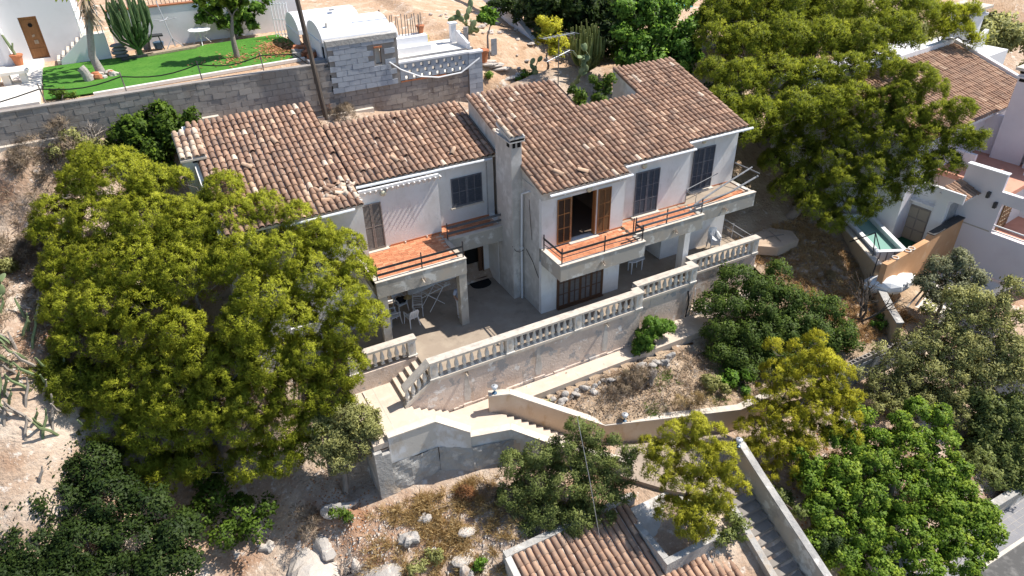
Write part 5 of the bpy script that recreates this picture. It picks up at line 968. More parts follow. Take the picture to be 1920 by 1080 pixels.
# turquoise pool glimpsed behind the trees
m=MB(); m.box(23.5,26,22,25,5.8,6.35); struct(m,'far_pool',POOLB)
LOBES={
'big':[(-15.68,9.43,7.23,0.74),(-14.94,8.18,6.62,1.46),(-16.18,8.68,6.59,0.84),(-13.57,6.76,6.64,0.93),(-12.66,6.38,6.92,0.52),(-11.25,5.15,6.52,0.86),(-17.21,8.02,5.73,0.93),(-17.8,7.53,5.29,0.61),(-15.78,6.7,5.61,1.21),(-14.13,5.65,5.65,1.4),(-12.56,4.47,5.55,1.39),(-11.24,3.91,5.69,1.2),(-10.04,3.66,5.95,0.91),(-9.12,2.95,5.8,0.7),(-17.13,6.21,4.82,0.9),(-16.1,5.18,4.69,1.08),(-17.48,5.61,4.3,0.89),(-14.71,4.32,4.61,1.56),(-13.34,3.18,4.57,1.35),(-11.34,2.66,4.95,1.17),(-10.01,2.01,4.89,1.08),(-8.57,1.91,5.22,0.8),(-7.85,1.33,4.96,0.76),(-9.2,0.88,4.31,1.07),(-7.71,0.38,4.36,0.69),(-8.57,-0.11,3.73,0.97),(-7.93,-1.04,3.12,0.73),(-8.73,-0.86,2.81,0.87),(-12.07,2.48,4.79,0.87),(-11.02,0.95,3.92,1.15),(-11.98,0.6,3.28,0.95),(-10.39,-0.08,3.39,0.86),(-11.96,0.3,2.75,0.76),(-16.26,3.82,3.74,1.16),(-17.56,4.52,3.52,0.97),(-14.95,2.58,3.57,1.14),(-16.1,2.8,2.63,1.06),(-17.53,3.79,2.51,0.97),(-14.08,1.64,3.13,0.95),(-13.66,1.0,2.19,0.92),(-14.98,1.65,1.75,1.06),(-12.96,0.44,1.55,1.06),(-11.46,-0.08,1.83,1.15),(-10.19,-0.59,1.94,1.06),(-9.22,-1.14,1.45,0.98),(-16.23,2.3,1.02,1.36),(-17.44,2.85,0.85,0.88),(-14.98,1.22,0.53,1.26),(-13.63,0.34,0.36,1.17),(-12.35,-0.25,0.53,1.07),(-10.89,-0.83,0.61,1.07),(-9.83,-1.33,0.54,0.88),(-17.37,2.3,-0.36,1.09),(-15.98,1.34,-0.47,1.18),(-14.55,0.43,-0.37,0.98),(-13.14,-0.34,-0.38,0.88),(-11.73,-1.01,-0.48,0.89),(-10.62,-1.47,-0.33,0.69),(-17.9,1.99,-1.5,0.8),(-16.93,1.19,-1.84,0.9),(-15.96,0.41,-2.18,0.9),(-16.93,0.87,-2.4,0.8),(-14.95,-0.03,-1.72,0.79),(-13.17,-0.91,-1.81,0.89),(-12.05,-1.39,-1.66,0.8),(-11.41,-1.58,-1.24,0.6)],
'leftlow':[(-19.26,3.56,1.47,0.68),(-18.61,3.19,1.34,0.77),(-17.79,2.92,1.71,0.58),(-19.57,3.28,1.04,0.48),(-18.38,2.73,0.95,0.68),(-18.59,3.43,1.92,0.48),(-17.8,2.51,1.13,0.58)],
'darkbl':[(-20.52,1.89,-0.9,0.95),(-19.26,1.57,-0.71,0.86),(-18.11,0.8,-0.86,0.95),(-20.87,0.8,-1.57,1.11),(-19.52,0.28,-1.52,1.11),(-17.98,-0.35,-1.46,1.11),(-16.71,-1.46,-1.59,0.92),(-20.57,-0.77,-2.28,1.25),(-18.92,-1.49,-2.2,1.17),(-17.45,-2.3,-2.2,1.08),(-16.07,-2.72,-2.01,0.9),(-16.77,-3.44,-2.44,0.88),(-21.27,-1.35,-2.55,1.05),(-19.7,-2.27,-2.62,1.05),(-16.12,-3.83,-2.38,0.71),(-18.45,-3.02,-2.68,1.05)],
'greenbl':[(-14.76,-0.62,-3.0,0.8),(-14.01,-1.62,-3.29,0.79),(-13.63,-2.45,-3.52,0.69),(-14.73,-2.06,-3.58,0.68),(-13.07,-2.02,-3.12,0.5),(-15.48,-1.08,-3.31,0.69),(-14.79,-0.06,-2.65,0.61)],
'olive1':[(-9.64,-1.82,0.05,0.79),(-9.04,-2.38,-0.3,0.79),(-10.26,-2.07,-0.81,0.88),(-9.43,-2.67,-0.96,0.79),(-10.13,-2.71,-1.42,0.69),(-10.45,-1.67,-0.24,0.69),(-8.76,-2.74,-0.4,0.55),(-10.78,-2.27,-1.21,0.59)],
'carob':[(-12.59,11.55,7.91,0.65),(-13.58,11.83,7.41,0.88),(-12.34,11.17,7.38,0.88),(-14.32,11.84,7.06,0.69),(-13.42,11.24,6.59,1.04),(-12.11,10.59,6.79,0.81),(-14.3,11.4,6.47,0.69),(-13.25,10.52,5.81,0.92),(-11.62,10.59,7.43,0.46),(-11.36,10.74,7.93,0.32)],
'lightpine':[(1.64,-8.41,-0.48,0.55),(0.87,-8.16,-0.6,0.47),(2.08,-8.85,-0.86,0.66),(-0.05,-7.99,-0.99,0.43),(0.43,-8.36,-1.3,0.58),(1.39,-8.91,-1.56,0.82),(2.31,-9.45,-1.53,0.66),(0.01,-8.51,-1.79,0.58),(0.76,-9.2,-2.37,0.78),(1.79,-9.78,-2.36,0.7),(2.36,-9.91,-1.96,0.47),(0.12,-9.52,-3.14,0.66),(1.01,-9.96,-3.19,0.74),(1.76,-10.19,-2.79,0.51),(2.58,-10.46,-2.39,0.27),(0.46,-10.1,-3.61,0.55),(0.92,-10.44,-3.66,0.43)],
'thinpine':[(4.75,-8.45,-3.09,0.51),(8.74,-9.75,-2.1,0.56),(9.09,-9.52,-1.43,0.43),(4.75,-7.98,-2.31,0.34),(6.77,-7.04,0.36,0.39),(8.99,-8.84,-0.62,0.47),(5.37,-7.76,-1.61,0.39),(8.64,-10.29,-2.77,0.39),(6.3,-10.09,-4.2,0.47),(7.19,-10.28,-3.87,0.51),(6.53,-7.51,-0.59,0.56),(7.4,-8.69,-1.77,0.77),(8.71,-8.51,-0.47,0.6),(6.5,-8.5,-2.1,0.73),(6.71,-9.43,-3.19,0.69),(5.66,-8.63,-2.77,0.6),(8.24,-8.91,-1.38,0.64),(8.38,-7.72,0.49,0.47),(7.72,-7.6,0.11,0.56),(8.4,-8.2,-0.29,0.64),(7.15,-7.72,-0.41,0.51),(8.55,-8.81,-1.02,0.64),(7.81,-8.39,-1.03,0.73),(6.7,-8.11,-1.34,0.6),(7.9,-9.1,-1.95,0.73),(8.7,-9.36,-1.52,0.47),(5.91,-7.67,-1.06,0.34),(5.91,-8.15,-1.83,0.47),(6.83,-8.8,-2.29,0.73),(5.35,-8.25,-2.36,0.47),(6.01,-8.92,-2.99,0.69),(7.2,-9.44,-2.82,0.64),(5.07,-8.76,-3.28,0.51),(6.14,-9.55,-3.71,0.64),(8.03,-9.67,-2.42,0.47),(5.2,-9.39,-3.98,0.43)],
'broad':[(11.0,-14.69,-4.92,0.65),(11.68,-14.54,-4.55,0.5),(9.77,-15.1,-5.59,0.8),(10.63,-15.28,-5.29,0.53),(6.12,-10.42,-3.78,0.59),(5.84,-11.41,-4.47,0.62),(5.0,-12.09,-5.1,0.61),(6.44,-9.67,-3.13,0.43),(7.95,-9.85,-2.82,0.52),(9.57,-9.91,-2.34,0.48),(11.19,-13.09,-3.9,0.63),(11.47,-13.65,-4.11,0.54),(11.66,-10.78,-2.28,0.57),(10.81,-10.76,-2.51,0.52),(12.31,-11.33,-2.42,0.56),(9.64,-10.77,-2.83,0.43),(8.61,-10.38,-2.98,0.56),(8.53,-9.8,-2.54,0.39),(10.57,-11.44,-3.3,1.02),(11.94,-12.06,-3.12,0.77),(9.03,-11.25,-3.6,0.93),(10.88,-12.61,-3.89,0.97),(7.72,-10.82,-3.64,0.76),(9.44,-12.38,-4.27,1.13),(7.95,-11.84,-4.3,0.96),(6.58,-11.19,-4.19,0.75),(10.47,-13.59,-4.55,0.87),(11.21,-14.22,-4.62,0.7),(11.37,-15.12,-4.99,0.53),(5.91,-11.97,-4.85,0.74),(7.16,-12.74,-5.07,0.98),(8.65,-13.5,-5.13,1.06),(9.87,-14.44,-5.14,0.73),(5.83,-13.0,-5.52,0.84),(6.88,-13.9,-5.77,0.92),(8.39,-14.56,-5.66,0.8),(9.36,-9.46,-2.02,0.31),(6.62,-10.13,-3.41,0.51),(11.76,-13.06,-3.62,0.46)],
'lentisk':[(-1.95,-6.04,-0.8,0.48),(-1.5,-6.47,-1.07,0.48),(-2.49,-6.18,-1.54,0.68),(-3.44,-5.82,-1.67,0.64),(-4.44,-5.54,-1.99,0.64),(-1.69,-6.82,-1.92,0.76),(-0.93,-7.51,-2.25,0.68),(-3.86,-6.15,-2.58,0.84),(-2.78,-6.69,-2.63,0.92),(-1.83,-7.48,-2.95,0.8),(-0.98,-8.0,-2.9,0.6),(-4.76,-6.1,-3.02,0.68),(-3.84,-6.92,-3.59,0.8),(-2.82,-7.59,-3.78,0.8),(-1.95,-8.08,-3.61,0.52),(-4.58,-7.01,-3.97,0.48),(-0.46,-7.48,-1.66,0.4),(-0.88,-6.98,-1.2,0.32)],
'pineback':[(16.94,8.97,9.31,1.32),(18.64,8.28,9.38,1.32),(20.66,7.5,9.43,1.47),(22.2,6.18,9.2,1.32),(23.9,5.07,9.06,1.32),(25.83,4.61,9.34,1.18),(15.0,7.4,8.16,1.14),(16.39,6.4,7.91,1.41),(18.46,5.79,8.04,1.56),(20.2,4.8,8.02,1.42),(21.98,3.85,7.98,1.42),(24.0,3.54,8.35,1.29),(25.99,3.59,8.94,1.02),(13.62,5.61,7.1,0.96),(14.53,4.54,6.68,1.36),(16.24,4.04,6.82,1.37),(17.91,3.08,6.8,1.23),(19.63,2.57,6.94,1.24),(21.58,2.28,7.27,1.11),(12.6,3.85,6.09,1.06),(13.86,2.47,5.72,1.18),(15.75,1.86,5.84,1.19),(17.36,1.32,5.99,1.06),(18.8,0.95,6.12,1.07),(12.22,2.12,5.32,1.03),(15.53,8.6,8.98,0.81),(24.04,2.47,8.0,0.85)],
'pinefront':[(20.92,0.47,7.27,0.8),(19.89,0.1,6.17,0.8),(20.33,-0.88,6.38,0.73),(21.21,-0.54,7.21,0.89),(20.45,-0.44,6.51,0.9),(21.1,-1.58,6.98,0.72),(19.32,-0.1,5.51,0.91),(19.83,-1.52,5.58,0.99),(20.48,-2.61,6.07,0.86),(20.89,-3.29,6.46,0.7),(18.4,1.66,5.13,0.93),(17.61,2.2,4.53,1.0),(16.76,3.2,4.38,0.85),(18.34,0.08,4.51,1.07),(18.97,-1.58,4.66,1.09),(19.63,-3.02,5.02,1.06),(20.16,-4.1,5.55,0.79),(15.68,3.17,4.0,0.73),(16.55,1.97,3.34,1.17),(17.3,0.23,3.52,1.13),(17.89,-1.85,3.59,1.04),(18.56,-3.29,3.99,0.96),(19.18,-4.34,4.52,0.84),(20.06,-4.71,5.52,0.58),(20.33,-4.91,5.92,0.34),(15.26,2.11,2.97,0.83),(16.05,0.55,2.49,1.04),(16.78,-1.12,2.69,1.06),(17.36,-2.78,2.94,0.92),(18.09,-4.06,3.57,0.7),(15.55,-0.83,1.68,0.91),(16.21,-2.48,1.94,0.83),(15.05,0.91,1.97,0.82),(15.39,-2.06,1.38,0.63),(16.6,-2.97,2.35,0.62)],
'pineR2':[(29.62,5.44,8.48,0.82),(30.65,4.69,8.19,0.82),(30.93,3.92,7.38,0.76),(29.84,4.54,7.4,0.82),(31.51,3.13,6.86,0.57),(31.77,4.2,8.45,0.63)],
'darkshrub':[(7.71,-2.32,-0.68,0.84),(6.97,-4.0,-2.08,0.72),(7.65,-5.28,-2.68,0.62),(9.5,-6.0,-2.59,0.72),(10.5,-3.1,-0.24,0.84),(11.12,-4.75,-1.28,0.98),(9.57,-4.38,-1.57,0.97),(11.84,-6.13,-1.87,0.73),(9.43,-2.05,0.11,0.9),(10.06,-2.87,-0.23,0.84),(8.62,-2.76,-0.72,0.94),(9.84,-3.61,-0.93,0.98),(11.14,-3.9,-0.59,0.84),(11.89,-4.53,-0.77,0.84),(12.61,-5.18,-0.92,0.74),(7.58,-3.37,-1.5,0.88),(8.81,-4.18,-1.73,1.02),(10.23,-4.71,-1.6,1.02),(11.4,-5.57,-1.77,0.97),(12.53,-6.05,-1.57,0.73),(12.49,-6.8,-1.98,0.48),(9.13,-5.33,-2.31,0.82),(7.6,-4.56,-2.25,0.72),(10.59,-6.15,-2.3,0.67),(11.26,-2.89,0.3,0.65),(8.41,-2.14,-0.11,0.5)],
'oliveR1':[(16.56,-8.2,0.13,0.61),(17.24,-8.52,0.1,0.71),(18.23,-9.19,-0.13,0.71),(19.01,-9.2,0.48,0.61),(15.53,-9.64,-2.71,0.8),(16.46,-10.43,-3.13,0.8),(17.73,-10.64,-2.57,0.85),(14.95,-8.65,-1.65,0.66),(16.34,-9.18,-1.52,0.8),(18.34,-10.43,-1.74,0.71),(18.38,-11.06,-2.53,0.66),(17.6,-8.77,0.12,0.57),(16.66,-8.61,-0.52,0.8),(17.82,-9.5,-0.96,0.85),(15.59,-8.53,-1.07,0.71),(16.76,-9.49,-1.77,0.94),(18.17,-10.3,-1.76,0.8),(15.72,-9.3,-2.11,0.8),(17.03,-10.41,-2.75,0.85),(18.85,-9.98,-0.73,0.66),(17.94,-11.21,-3.16,0.8),(15.23,-7.95,-0.14,0.24)],
'oliveR2':[(12.94,-7.79,-1.77,0.52),(13.11,-9.01,-3.42,0.66),(13.53,-9.69,-4.02,0.61),(14.62,-10.23,-4.07,0.71),(15.17,-10.68,-4.27,0.66),(14.16,-8.1,-1.42,0.61),(14.75,-9.08,-2.49,0.8),(12.33,-8.37,-2.95,0.47),(11.79,-7.83,-2.51,0.38),(15.49,-10.58,-3.86,0.61),(14.58,-8.33,-1.43,0.61),(13.79,-8.31,-2.04,0.71),(14.88,-9.31,-2.68,0.76),(13.74,-8.88,-2.84,0.71),(12.67,-8.26,-2.55,0.47),(15.24,-10.11,-3.48,0.71),(14.06,-9.69,-3.61,0.57),(12.62,-8.82,-3.35,0.47)],
'darkR':[(16.47,-12.35,-5.75,0.8),(15.63,-11.81,-5.48,0.66),(17.44,-12.11,-4.78,0.85),(17.18,-13.21,-6.34,0.71),(16.49,-11.33,-4.34,0.8),(17.64,-11.68,-3.93,0.71),(16.27,-10.68,-3.49,0.66),(16.26,-13.06,-6.67,0.57),(16.8,-13.51,-6.87,0.52),(16.62,-11.1,-3.94,0.8),(17.55,-11.89,-4.36,0.8),(16.47,-11.89,-5.16,0.85),(17.37,-12.68,-5.57,0.8),(15.85,-11.37,-4.65,0.57),(16.42,-12.82,-6.3,0.66)],
'silver':[(18.15,-6.23,0.28,0.6),(19.14,-6.57,0.46,0.65),(17.52,-6.34,-0.36,0.65),(18.66,-7.02,-0.64,0.85),(19.58,-7.3,-0.18,0.6),(19.09,-7.66,-1.02,0.6),(17.46,-6.87,-0.95,0.45),(19.09,-6.47,0.86,0.3)],
'greenpath':[(4.08,-2.75,-0.05,0.37),(4.3,-3.09,-0.49,0.51),(3.66,-3.04,-0.87,0.51),(4.34,-3.49,-0.97,0.46),(3.2,-3.11,-1.09,0.28),(4.92,-3.37,-0.24,0.28)],
'greenplanter':[(6.78,-5.2,-2.69,0.47),(7.04,-5.71,-3.2,0.47),(6.27,-5.12,-2.85,0.38),(7.41,-5.51,-2.56,0.33),(7.31,-6.15,-3.45,0.28)],
'yellowbush':[(7.94,12.7,8.84,0.64),(7.33,12.53,8.24,0.58),(8.07,12.05,8.1,0.58),(7.63,11.86,7.63,0.47),(7.43,13.0,9.13,0.35)],
'leafyback':[(11.74,11.33,9.49,0.82),(13.06,10.69,9.59,0.76),(11.09,10.82,8.53,0.58),(12.03,10.05,8.0,0.76),(13.21,9.76,8.47,0.7),(11.27,9.91,7.27,0.76),(12.51,9.1,6.98,0.82),(14.01,8.79,7.71,0.7),(13.57,8.3,6.73,0.7),(14.54,9.15,8.71,0.53),(14.32,8.17,7.23,0.53),(14.01,10.0,9.46,0.58)],
'hedge':[(6.54,6.48,7.72,0.31),(6.93,6.09,7.36,0.41),(7.36,6.08,7.69,0.36),(5.89,6.37,7.06,0.36),(6.54,5.95,6.94,0.36),(5.59,6.64,7.3,0.26)],
'gardentree':[(-8.95,18.56,10.58,0.54),(-8.15,18.31,10.8,0.54),(-7.51,17.74,10.56,0.43),(-6.72,17.52,10.77,0.49),(-7.94,17.49,10.01,0.32),(-8.59,18.0,10.25,0.32),(-8.69,18.7,11.05,0.43),(-6.11,17.5,11.17,0.49),(-7.28,18.24,11.23,0.65)],
'garbcimb':[(-8.74,19.98,9.5,0.4),(-6.89,19.21,9.69,0.45),(-6.22,18.65,9.44,0.4),(-7.88,19.21,8.99,0.45),(-7.16,18.74,8.86,0.45),(-8.66,19.52,8.97,0.34),(-6.07,18.89,9.92,0.34),(-7.13,19.6,10.19,0.28),(-9.17,20.3,9.76,0.23)],
'brushL':[(-17.68,12.11,7.4,0.53),(-16.77,11.88,7.77,0.49),(-16.36,11.3,7.18,0.58),(-18.32,11.9,6.66,0.53),(-17.39,11.29,6.44,0.58),(-16.08,10.81,6.82,0.44),(-18.58,12.25,7.07,0.4),(-16.27,11.74,8.06,0.31)],
}
# ================= VEGETATION
def unit(a): return a/np.maximum(np.linalg.norm(a,axis=-1,keepdims=True),1e-9)
_SH={}
def shaded(m):      # the same leaf material with rounded-clump shading normals taken from the leaf clumps
    if m.name not in _SH:
        q=m.copy(); t=q.node_tree; a=t.nodes.new('ShaderNodeAttribute'); a.attribute_name='nrm'
        t.links.new(a.outputs['Vector'],t.nodes['Principled BSDF'].inputs['Normal']); _SH[m.name]=q
    return _SH[m.name]
def subpuffs(lobes,rs,dens,rng,flat=.8,low=-.45):
    C=[];R=[];D=[]
    for (x,y,z,r) in lobes:
        n=max(5,int(dens*4*math.pi*r*r*.75/(math.pi*rs*rs)))
        d=unit(rng.normal(0,1,(n*2,3))); d=d[d[:,2]>low][:n]; q=np.maximum(r-rs*.7,rs*.4)*rng.uniform(.72,1.06,(len(d),1))
        C.append(np.array([x,y,z])+d*q*np.array([1,1,flat])); D.append(d); R.append(rs*rng.uniform(.7,1.3,len(d)))
    return np.concatenate(C),np.concatenate(R),np.concatenate(D)
def needles(C,R,D,nt,nn,L,W,rng,spread=.55,tvar=.17):
    k=len(C); base=np.clip(rng.normal(.5,tvar,k),0,1)
    off=unit(rng.normal(0,1,(k,nt,3))+D[:,None]*.7+np.array([0,0,.45]))
    P=C[:,None]+off*(R[:,None]*rng.uniform(.35,1.0,(k,nt)))[...,None]
    dr=unit(off+.35*D[:,None]+np.array([0,0,.35]))
    P=np.repeat(P.reshape(-1,3),nn,0); dr=unit(np.repeat(dr.reshape(-1,3),nn,0)+rng.normal(0,spread,(k*nt*nn,3)))
    s=unit(np.cross(dr,rng.normal(0,1,dr.shape))); l=(L*rng.uniform(.7,1.25,len(P)))[:,None]
    V=np.stack([P-s*W,P+s*W,P+dr*l],1).reshape(-1,3); F=np.arange(len(V)).reshape(-1,3)
    t=np.clip(np.repeat(base,nt*nn)+rng.normal(0,.10,len(F)),0,1); N=unit(np.repeat((off*.55+D[:,None]*.8).reshape(-1,3),nn,0)+np.array([0,0,.2])+rng.normal(0,.28,(len(F),3))); return V,F,t,N
def leaves(C,R,D,nl,L,W,rng,tvar=.16,up=.5):
    k=len(C); base=np.clip(rng.normal(.5,tvar,k),0,1)
    off=unit(rng.normal(0,1,(k,nl,3))+D[:,None]*.5)
    P=(C[:,None]+off*(R[:,None]*rng.uniform(.3,1.0,(k,nl)))[...,None]).reshape(-1,3)
    n=unit(rng.normal(0,1,P.shape)+up*np.array([0,0,1.6])+.5*np.repeat(D,nl,0)); a=unit(np.cross(n,rng.normal(0,1,P.shape))); b=np.cross(n,a)
    l=(L*rng.uniform(.7,1.3,len(P)))[:,None]; w=l*(W/L)
    V=np.stack([P-a*l,P-b*w,P+a*l,P+b*w],1).reshape(-1,3); F=np.arange(len(V)).reshape(-1,4)
    t=np.clip(np.repeat(base,nl)+rng.normal(0,.13,len(F)),0,1); N=unit((off*.7+D[:,None]*.5).reshape(-1,3)+np.array([0,0,.2])+n*.45*np.sign(n[:,2:3])+rng.normal(0,.15,n.shape)); return V,F,t,N
def limb(m,a,b,r0,r1,rng,n=5,seg=4,sag=.15):
    a,b=Vector(a),Vector(b); L=(b-a).length; pts=[a+(b-a)*(i/seg)+Vector(rng.normal(0,.05*L,3) if 0<i<seg else (0,0,0))+Vector((0,0,sag*L*math.sin(math.pi*i/seg))) for i in range(seg+1)]
    m.tube(pts,[r0+(r1-r0)*i/seg for i in range(seg+1)],n,cap=False)
def tree(name,label,cat,base,lobes,leafmat_,style,rs=.24,dens=.6,nt=34,nn=3,L=.17,W=.013,trunk_r=.2,twigs=4,group=None,seed=1,bark=BARK,fill=0,flat=.8,low=-.45,tvar=.17,bare=0,stem=True,zlift=None,spread=.55,up=.5):
    dens*=1.9; nt=int(nt*1.15)
    if style=='needle' and W>.01: low=-.3; flat=.9; lobes=[(x,y,z,r*1.06) for x,y,z,r in lobes]
    elif style=='leaf': L*=1.22; W*=1.28
    rng=np.random.default_rng(seed); lo=np.array(lobes); gz=ground(*base); t=thing(name,label,cat,(base[0],base[1],gz),group)
    C,R,D=subpuffs(lobes,rs,dens,rng,flat,low)
    if fill:
        c0=np.array(lobes)[:,:3].mean(0); il=[(*(np.array(l[:3])+(c0-np.array(l[:3]))*.3-np.array([0,0,.25*l[3]])),l[3]*.95) for l in lobes]; c2,r2,d2=subpuffs(il,rs*1.3,dens*fill,rng,.9,-.9); C=np.concatenate([C,c2]);R=np.concatenate([R,r2]);D=np.concatenate([D,d2])
    if bare: keep=rng.random(len(C))>bare; C,R,D=C[keep],R[keep],D[keep]
    if style=='needle': V,F,tn,Nn=needles(C,R,D,nt,nn,L,W,rng,spread,tvar)
    else: V,F,tn,Nn=leaves(C,R,D,nt,L,W,rng,tvar,up)
    cr_=npmesh('crown',V,F,tn,shaded(leafmat_),t)
    if len(cr_.data.polygons)==len(Nn): at=cr_.data.attributes.new('nrm','FLOAT_VECTOR','FACE'); at.data.foreach_set('vector',Nn.astype(np.float32).ravel())
    m=MB(); cen=lo[:,:3].mean(0); top=Vector((cen[0],cen[1],cen[2]+(lo[:,2].max()-cen[2])*.1)); b=Vector((base[0],base[1],gz-.2))
    tp=[b]+[b.lerp(top,u)+Vector(rng.normal(0,.06*(top-b).length*.5,3)) for u in (.3,.55,.8)]+[top]
    m.tube(tp,[trunk_r,trunk_r*.85,trunk_r*.65,trunk_r*.4,trunk_r*.12],8,cap=False)
    nodes=[(q,trunk_r*.45) for q in tp[1:]]
    for (x,y,z,r) in sorted(lobes,key=lambda l:(Vector((l[0],l[1],0))-Vector((cen[0],cen[1],0))).length):
        p=Vector((x,y,z-r*.35)); q,qr=min(nodes,key=lambda n:(n[0]-p).length+.9*max(0,n[0].z-p.z)); r0=max(.014,qr*.62)
        limb(m,q,p,r0,max(.01,r0*.4),rng,5,4,-.04); nodes.append((p,r0*.75)); nodes.append((q.lerp(p,.55),r0*.85))
        for _ in range(twigs):
            d=unit(rng.normal(0,1,3)+np.array([0,0,.4])); limb(m,p,p+Vector(d*r*rng.uniform(.7,1.02)),.012,.004,rng,3,3,.04)
    m.build('trunk',bark,t,smooth=True)
    return t
T=tree
T('pine_tree','huge bright yellow green pine with many rounded tufts filling the left half','tree',(-14.2,.5),LOBES['big'],LPINE,'needle',rs=.155,dens=.6,nt=27,nn=3,L=.10,W=.0125,trunk_r=.34,twigs=9,seed=11,fill=.12,tvar=.22,spread=.8)
T('pine_branch_tree','dark low small pine at the lower left edge of the huge pine','tree',(-18.6,3.6),LOBES['leftlow'],LPIN2,'needle',rs=.18,dens=.5,nt=26,seed=12,trunk_r=.1,fill=.2,L=.13,W=.012)
T('shade_tree','dark green spreading tree in deep shade filling the lower left corner','tree',(-19.0,-1.0),LOBES['darkbl'],LDARK,'leaf',rs=.34,dens=.8,nt=80,L=.052,W=.026,trunk_r=.2,seed=13)
T('green_shrub','mid green shrub under the trunk of the huge pine','shrub',(-14.2,-1.6),LOBES['greenbl'],LCAROB,'leaf',rs=.28,dens=.6,nt=30,L=.06,W=.03,trunk_r=.08,seed=14,twigs=3)
T('wild_olive','grey green wild olive at the foot of the huge pine beside the landing','tree',(-10.2,-2.6),LOBES['olive1'],LOLIV,'leaf',rs=.26,dens=.7,nt=50,L=.055,W=.017,trunk_r=.12,seed=15,fill=.3)
T('carob_tree','round deep green carob between the west chimney and the block wall','tree',(-12.9,11.2),LOBES['carob'],LCAROB,'leaf',rs=.3,dens=.75,nt=44,L=.08,W=.04,trunk_r=.15,seed=16)
T('young_pine','bright lemon green young pine growing out of the garage roof planter','tree',(.9,-9.2),LOBES['lightpine'],LPIN3,'needle',rs=.15,dens=.62,nt=30,nn=3,L=.11,W=.011,trunk_r=.12,seed=17,spread=.8,bare=.3,twigs=9,tvar=.22)
T('thin_pine','sparse yellowish pine showing many grey twigs between the bed and the green tree','tree',(7.2,-8.9),LOBES['thinpine'],LYEL,'needle',rs=.15,dens=.62,nt=28,nn=3,L=.1,W=.0105,trunk_r=.14,seed=18,bare=.35,twigs=16,fill=.15,tvar=.24,spread=.8)
T('broadleaf_tree','bright green broad leaved tree with a dense crown in the lower right','tree',(9.4,-11.8),LOBES['broad'],LBROAD,'leaf',rs=.24,dens=.65,nt=64,L=.05,W=.027,trunk_r=.22,seed=19,fill=.15,tvar=.24)
T('lentisk_tree','dusky olive green lentisk spreading over the garden steps above the garage roof','tree',(-2.6,-6.9),LOBES['lentisk'],LLENT,'leaf',rs=.24,dens=.7,nt=70,L=.042,W=.015,trunk_r=.16,seed=20,twigs=10,bare=.05,fill=.4)
T('tall_pine','largest dark green pine towering behind the east end of the villa','tree',(18.5,6),LOBES['pineback'],LPIN2,'needle',rs=.23,dens=.6,nt=27,nn=3,L=.15,W=.017,trunk_r=.4,seed=21,twigs=4,fill=.12,tvar=.2,spread=.8)
T('leaning_pine','bright green pine with layered sprays reaching towards the neighbouring villa','tree',(16.2,1.2),LOBES['pinefront'],LPIN2,'needle',rs=.185,dens=.58,nt=26,nn=3,L=.12,W=.0135,trunk_r=.3,seed=22,twigs=6,fill=.12,tvar=.2,spread=.8)
T('far_pine','yellow green pine beyond the neighbouring roof ridge at the top','tree',(31,6),LOBES['pineR2'],LPINE,'needle',rs=.34,dens=.6,nt=34,L=.22,W=.02,trunk_r=.25,seed=23)
T('dark_shrub','very dark green dense shrub thicket below the shaded east balustrade','shrub',(10.2,-4.0),LOBES['darkshrub'],LMID,'leaf',rs=.3,dens=.75,nt=64,L=.045,W=.022,trunk_r=.12,seed=24,fill=.3)
T('olive_tree','large grey green olive below the silver bush at the right edge','tree',(17.2,-9.2),LOBES['oliveR1'],LOLIV,'leaf',rs=.32,dens=.8,nt=60,L=.06,W=.02,trunk_r=.2,seed=25,twigs=12,bare=.3,fill=.2)
T('olive_tree','thin scrubby olive just below the grey block garden wall','tree',(14.0,-8.9),LOBES['oliveR2'],LOLIV,'leaf',rs=.3,dens=.75,nt=52,L=.055,W=.018,trunk_r=.14,seed=26,twigs=14,bare=.35,fill=.15)
T('dark_olive','dark shaded olive at the right edge above the street wall','tree',(17.3,-11.6),LOBES['darkR'],LLENT,'leaf',rs=.34,dens=.8,nt=56,L=.065,W=.028,trunk_r=.18,seed=27,twigs=6,fill=.4)
T('silver_bush','silvery green bush beside the pink white neighbouring wall','shrub',(18.5,-6.7),LOBES['silver'],LSILV,'leaf',rs=.28,dens=.7,nt=46,L=.07,W=.022,trunk_r=.1,seed=28,fill=.3)
T('path_shrub','fresh green feathery shrub on the path against the peeling wall','shrub',(4.1,-2.4),[(4.9,-2.3,-1.0,.45),(5.4,-2.2,-1.3,.45),(4.0,-2.4,-1.1,.48),(4.4,-2.3,-.7,.45),(3.7,-2.4,-1.5,.36),(4.6,-2.35,-1.35,.4),(4.1,-2.5,-1.6,.4),(3.5,-2.5,-1.75,.22),(4.3,-2.2,-.5,.2)],LGRN,'leaf',rs=.16,dens=.7,nt=34,L=.06,W=.018,trunk_r=.04,seed=29)
T('bed_shrub','fresh green leafy shrub at the far end of the planting bed wall','shrub',(7.2,-5.6),LOBES['greenplanter'],LGRN,'leaf',rs=.2,dens=.7,nt=34,L=.07,W=.03,trunk_r=.05,seed=30)
T('gold_bush','golden green feathery bush behind the television aerial','shrub',(8.0,13.4),LOBES['yellowbush'],LYEL,'leaf',rs=.26,dens=.7,nt=40,L=.09,W=.02,trunk_r=.08,seed=31)
T('leafy_tree','lush dark green leafy trees mass behind the middle roof','tree',(13.3,12.0),LOBES['leafyback'],LGRN,'leaf',rs=.34,dens=.7,nt=50,L=.10,W=.05,trunk_r=.2,seed=32,fill=.3)
T('hedge_shrub','green hedge shrub in the notch between the stepped roofs','shrub',(6.6,6.9),LOBES['hedge'],LCAROB,'leaf',rs=.24,dens=.75,nt=40,L=.07,W=.03,trunk_r=.06,seed=33)
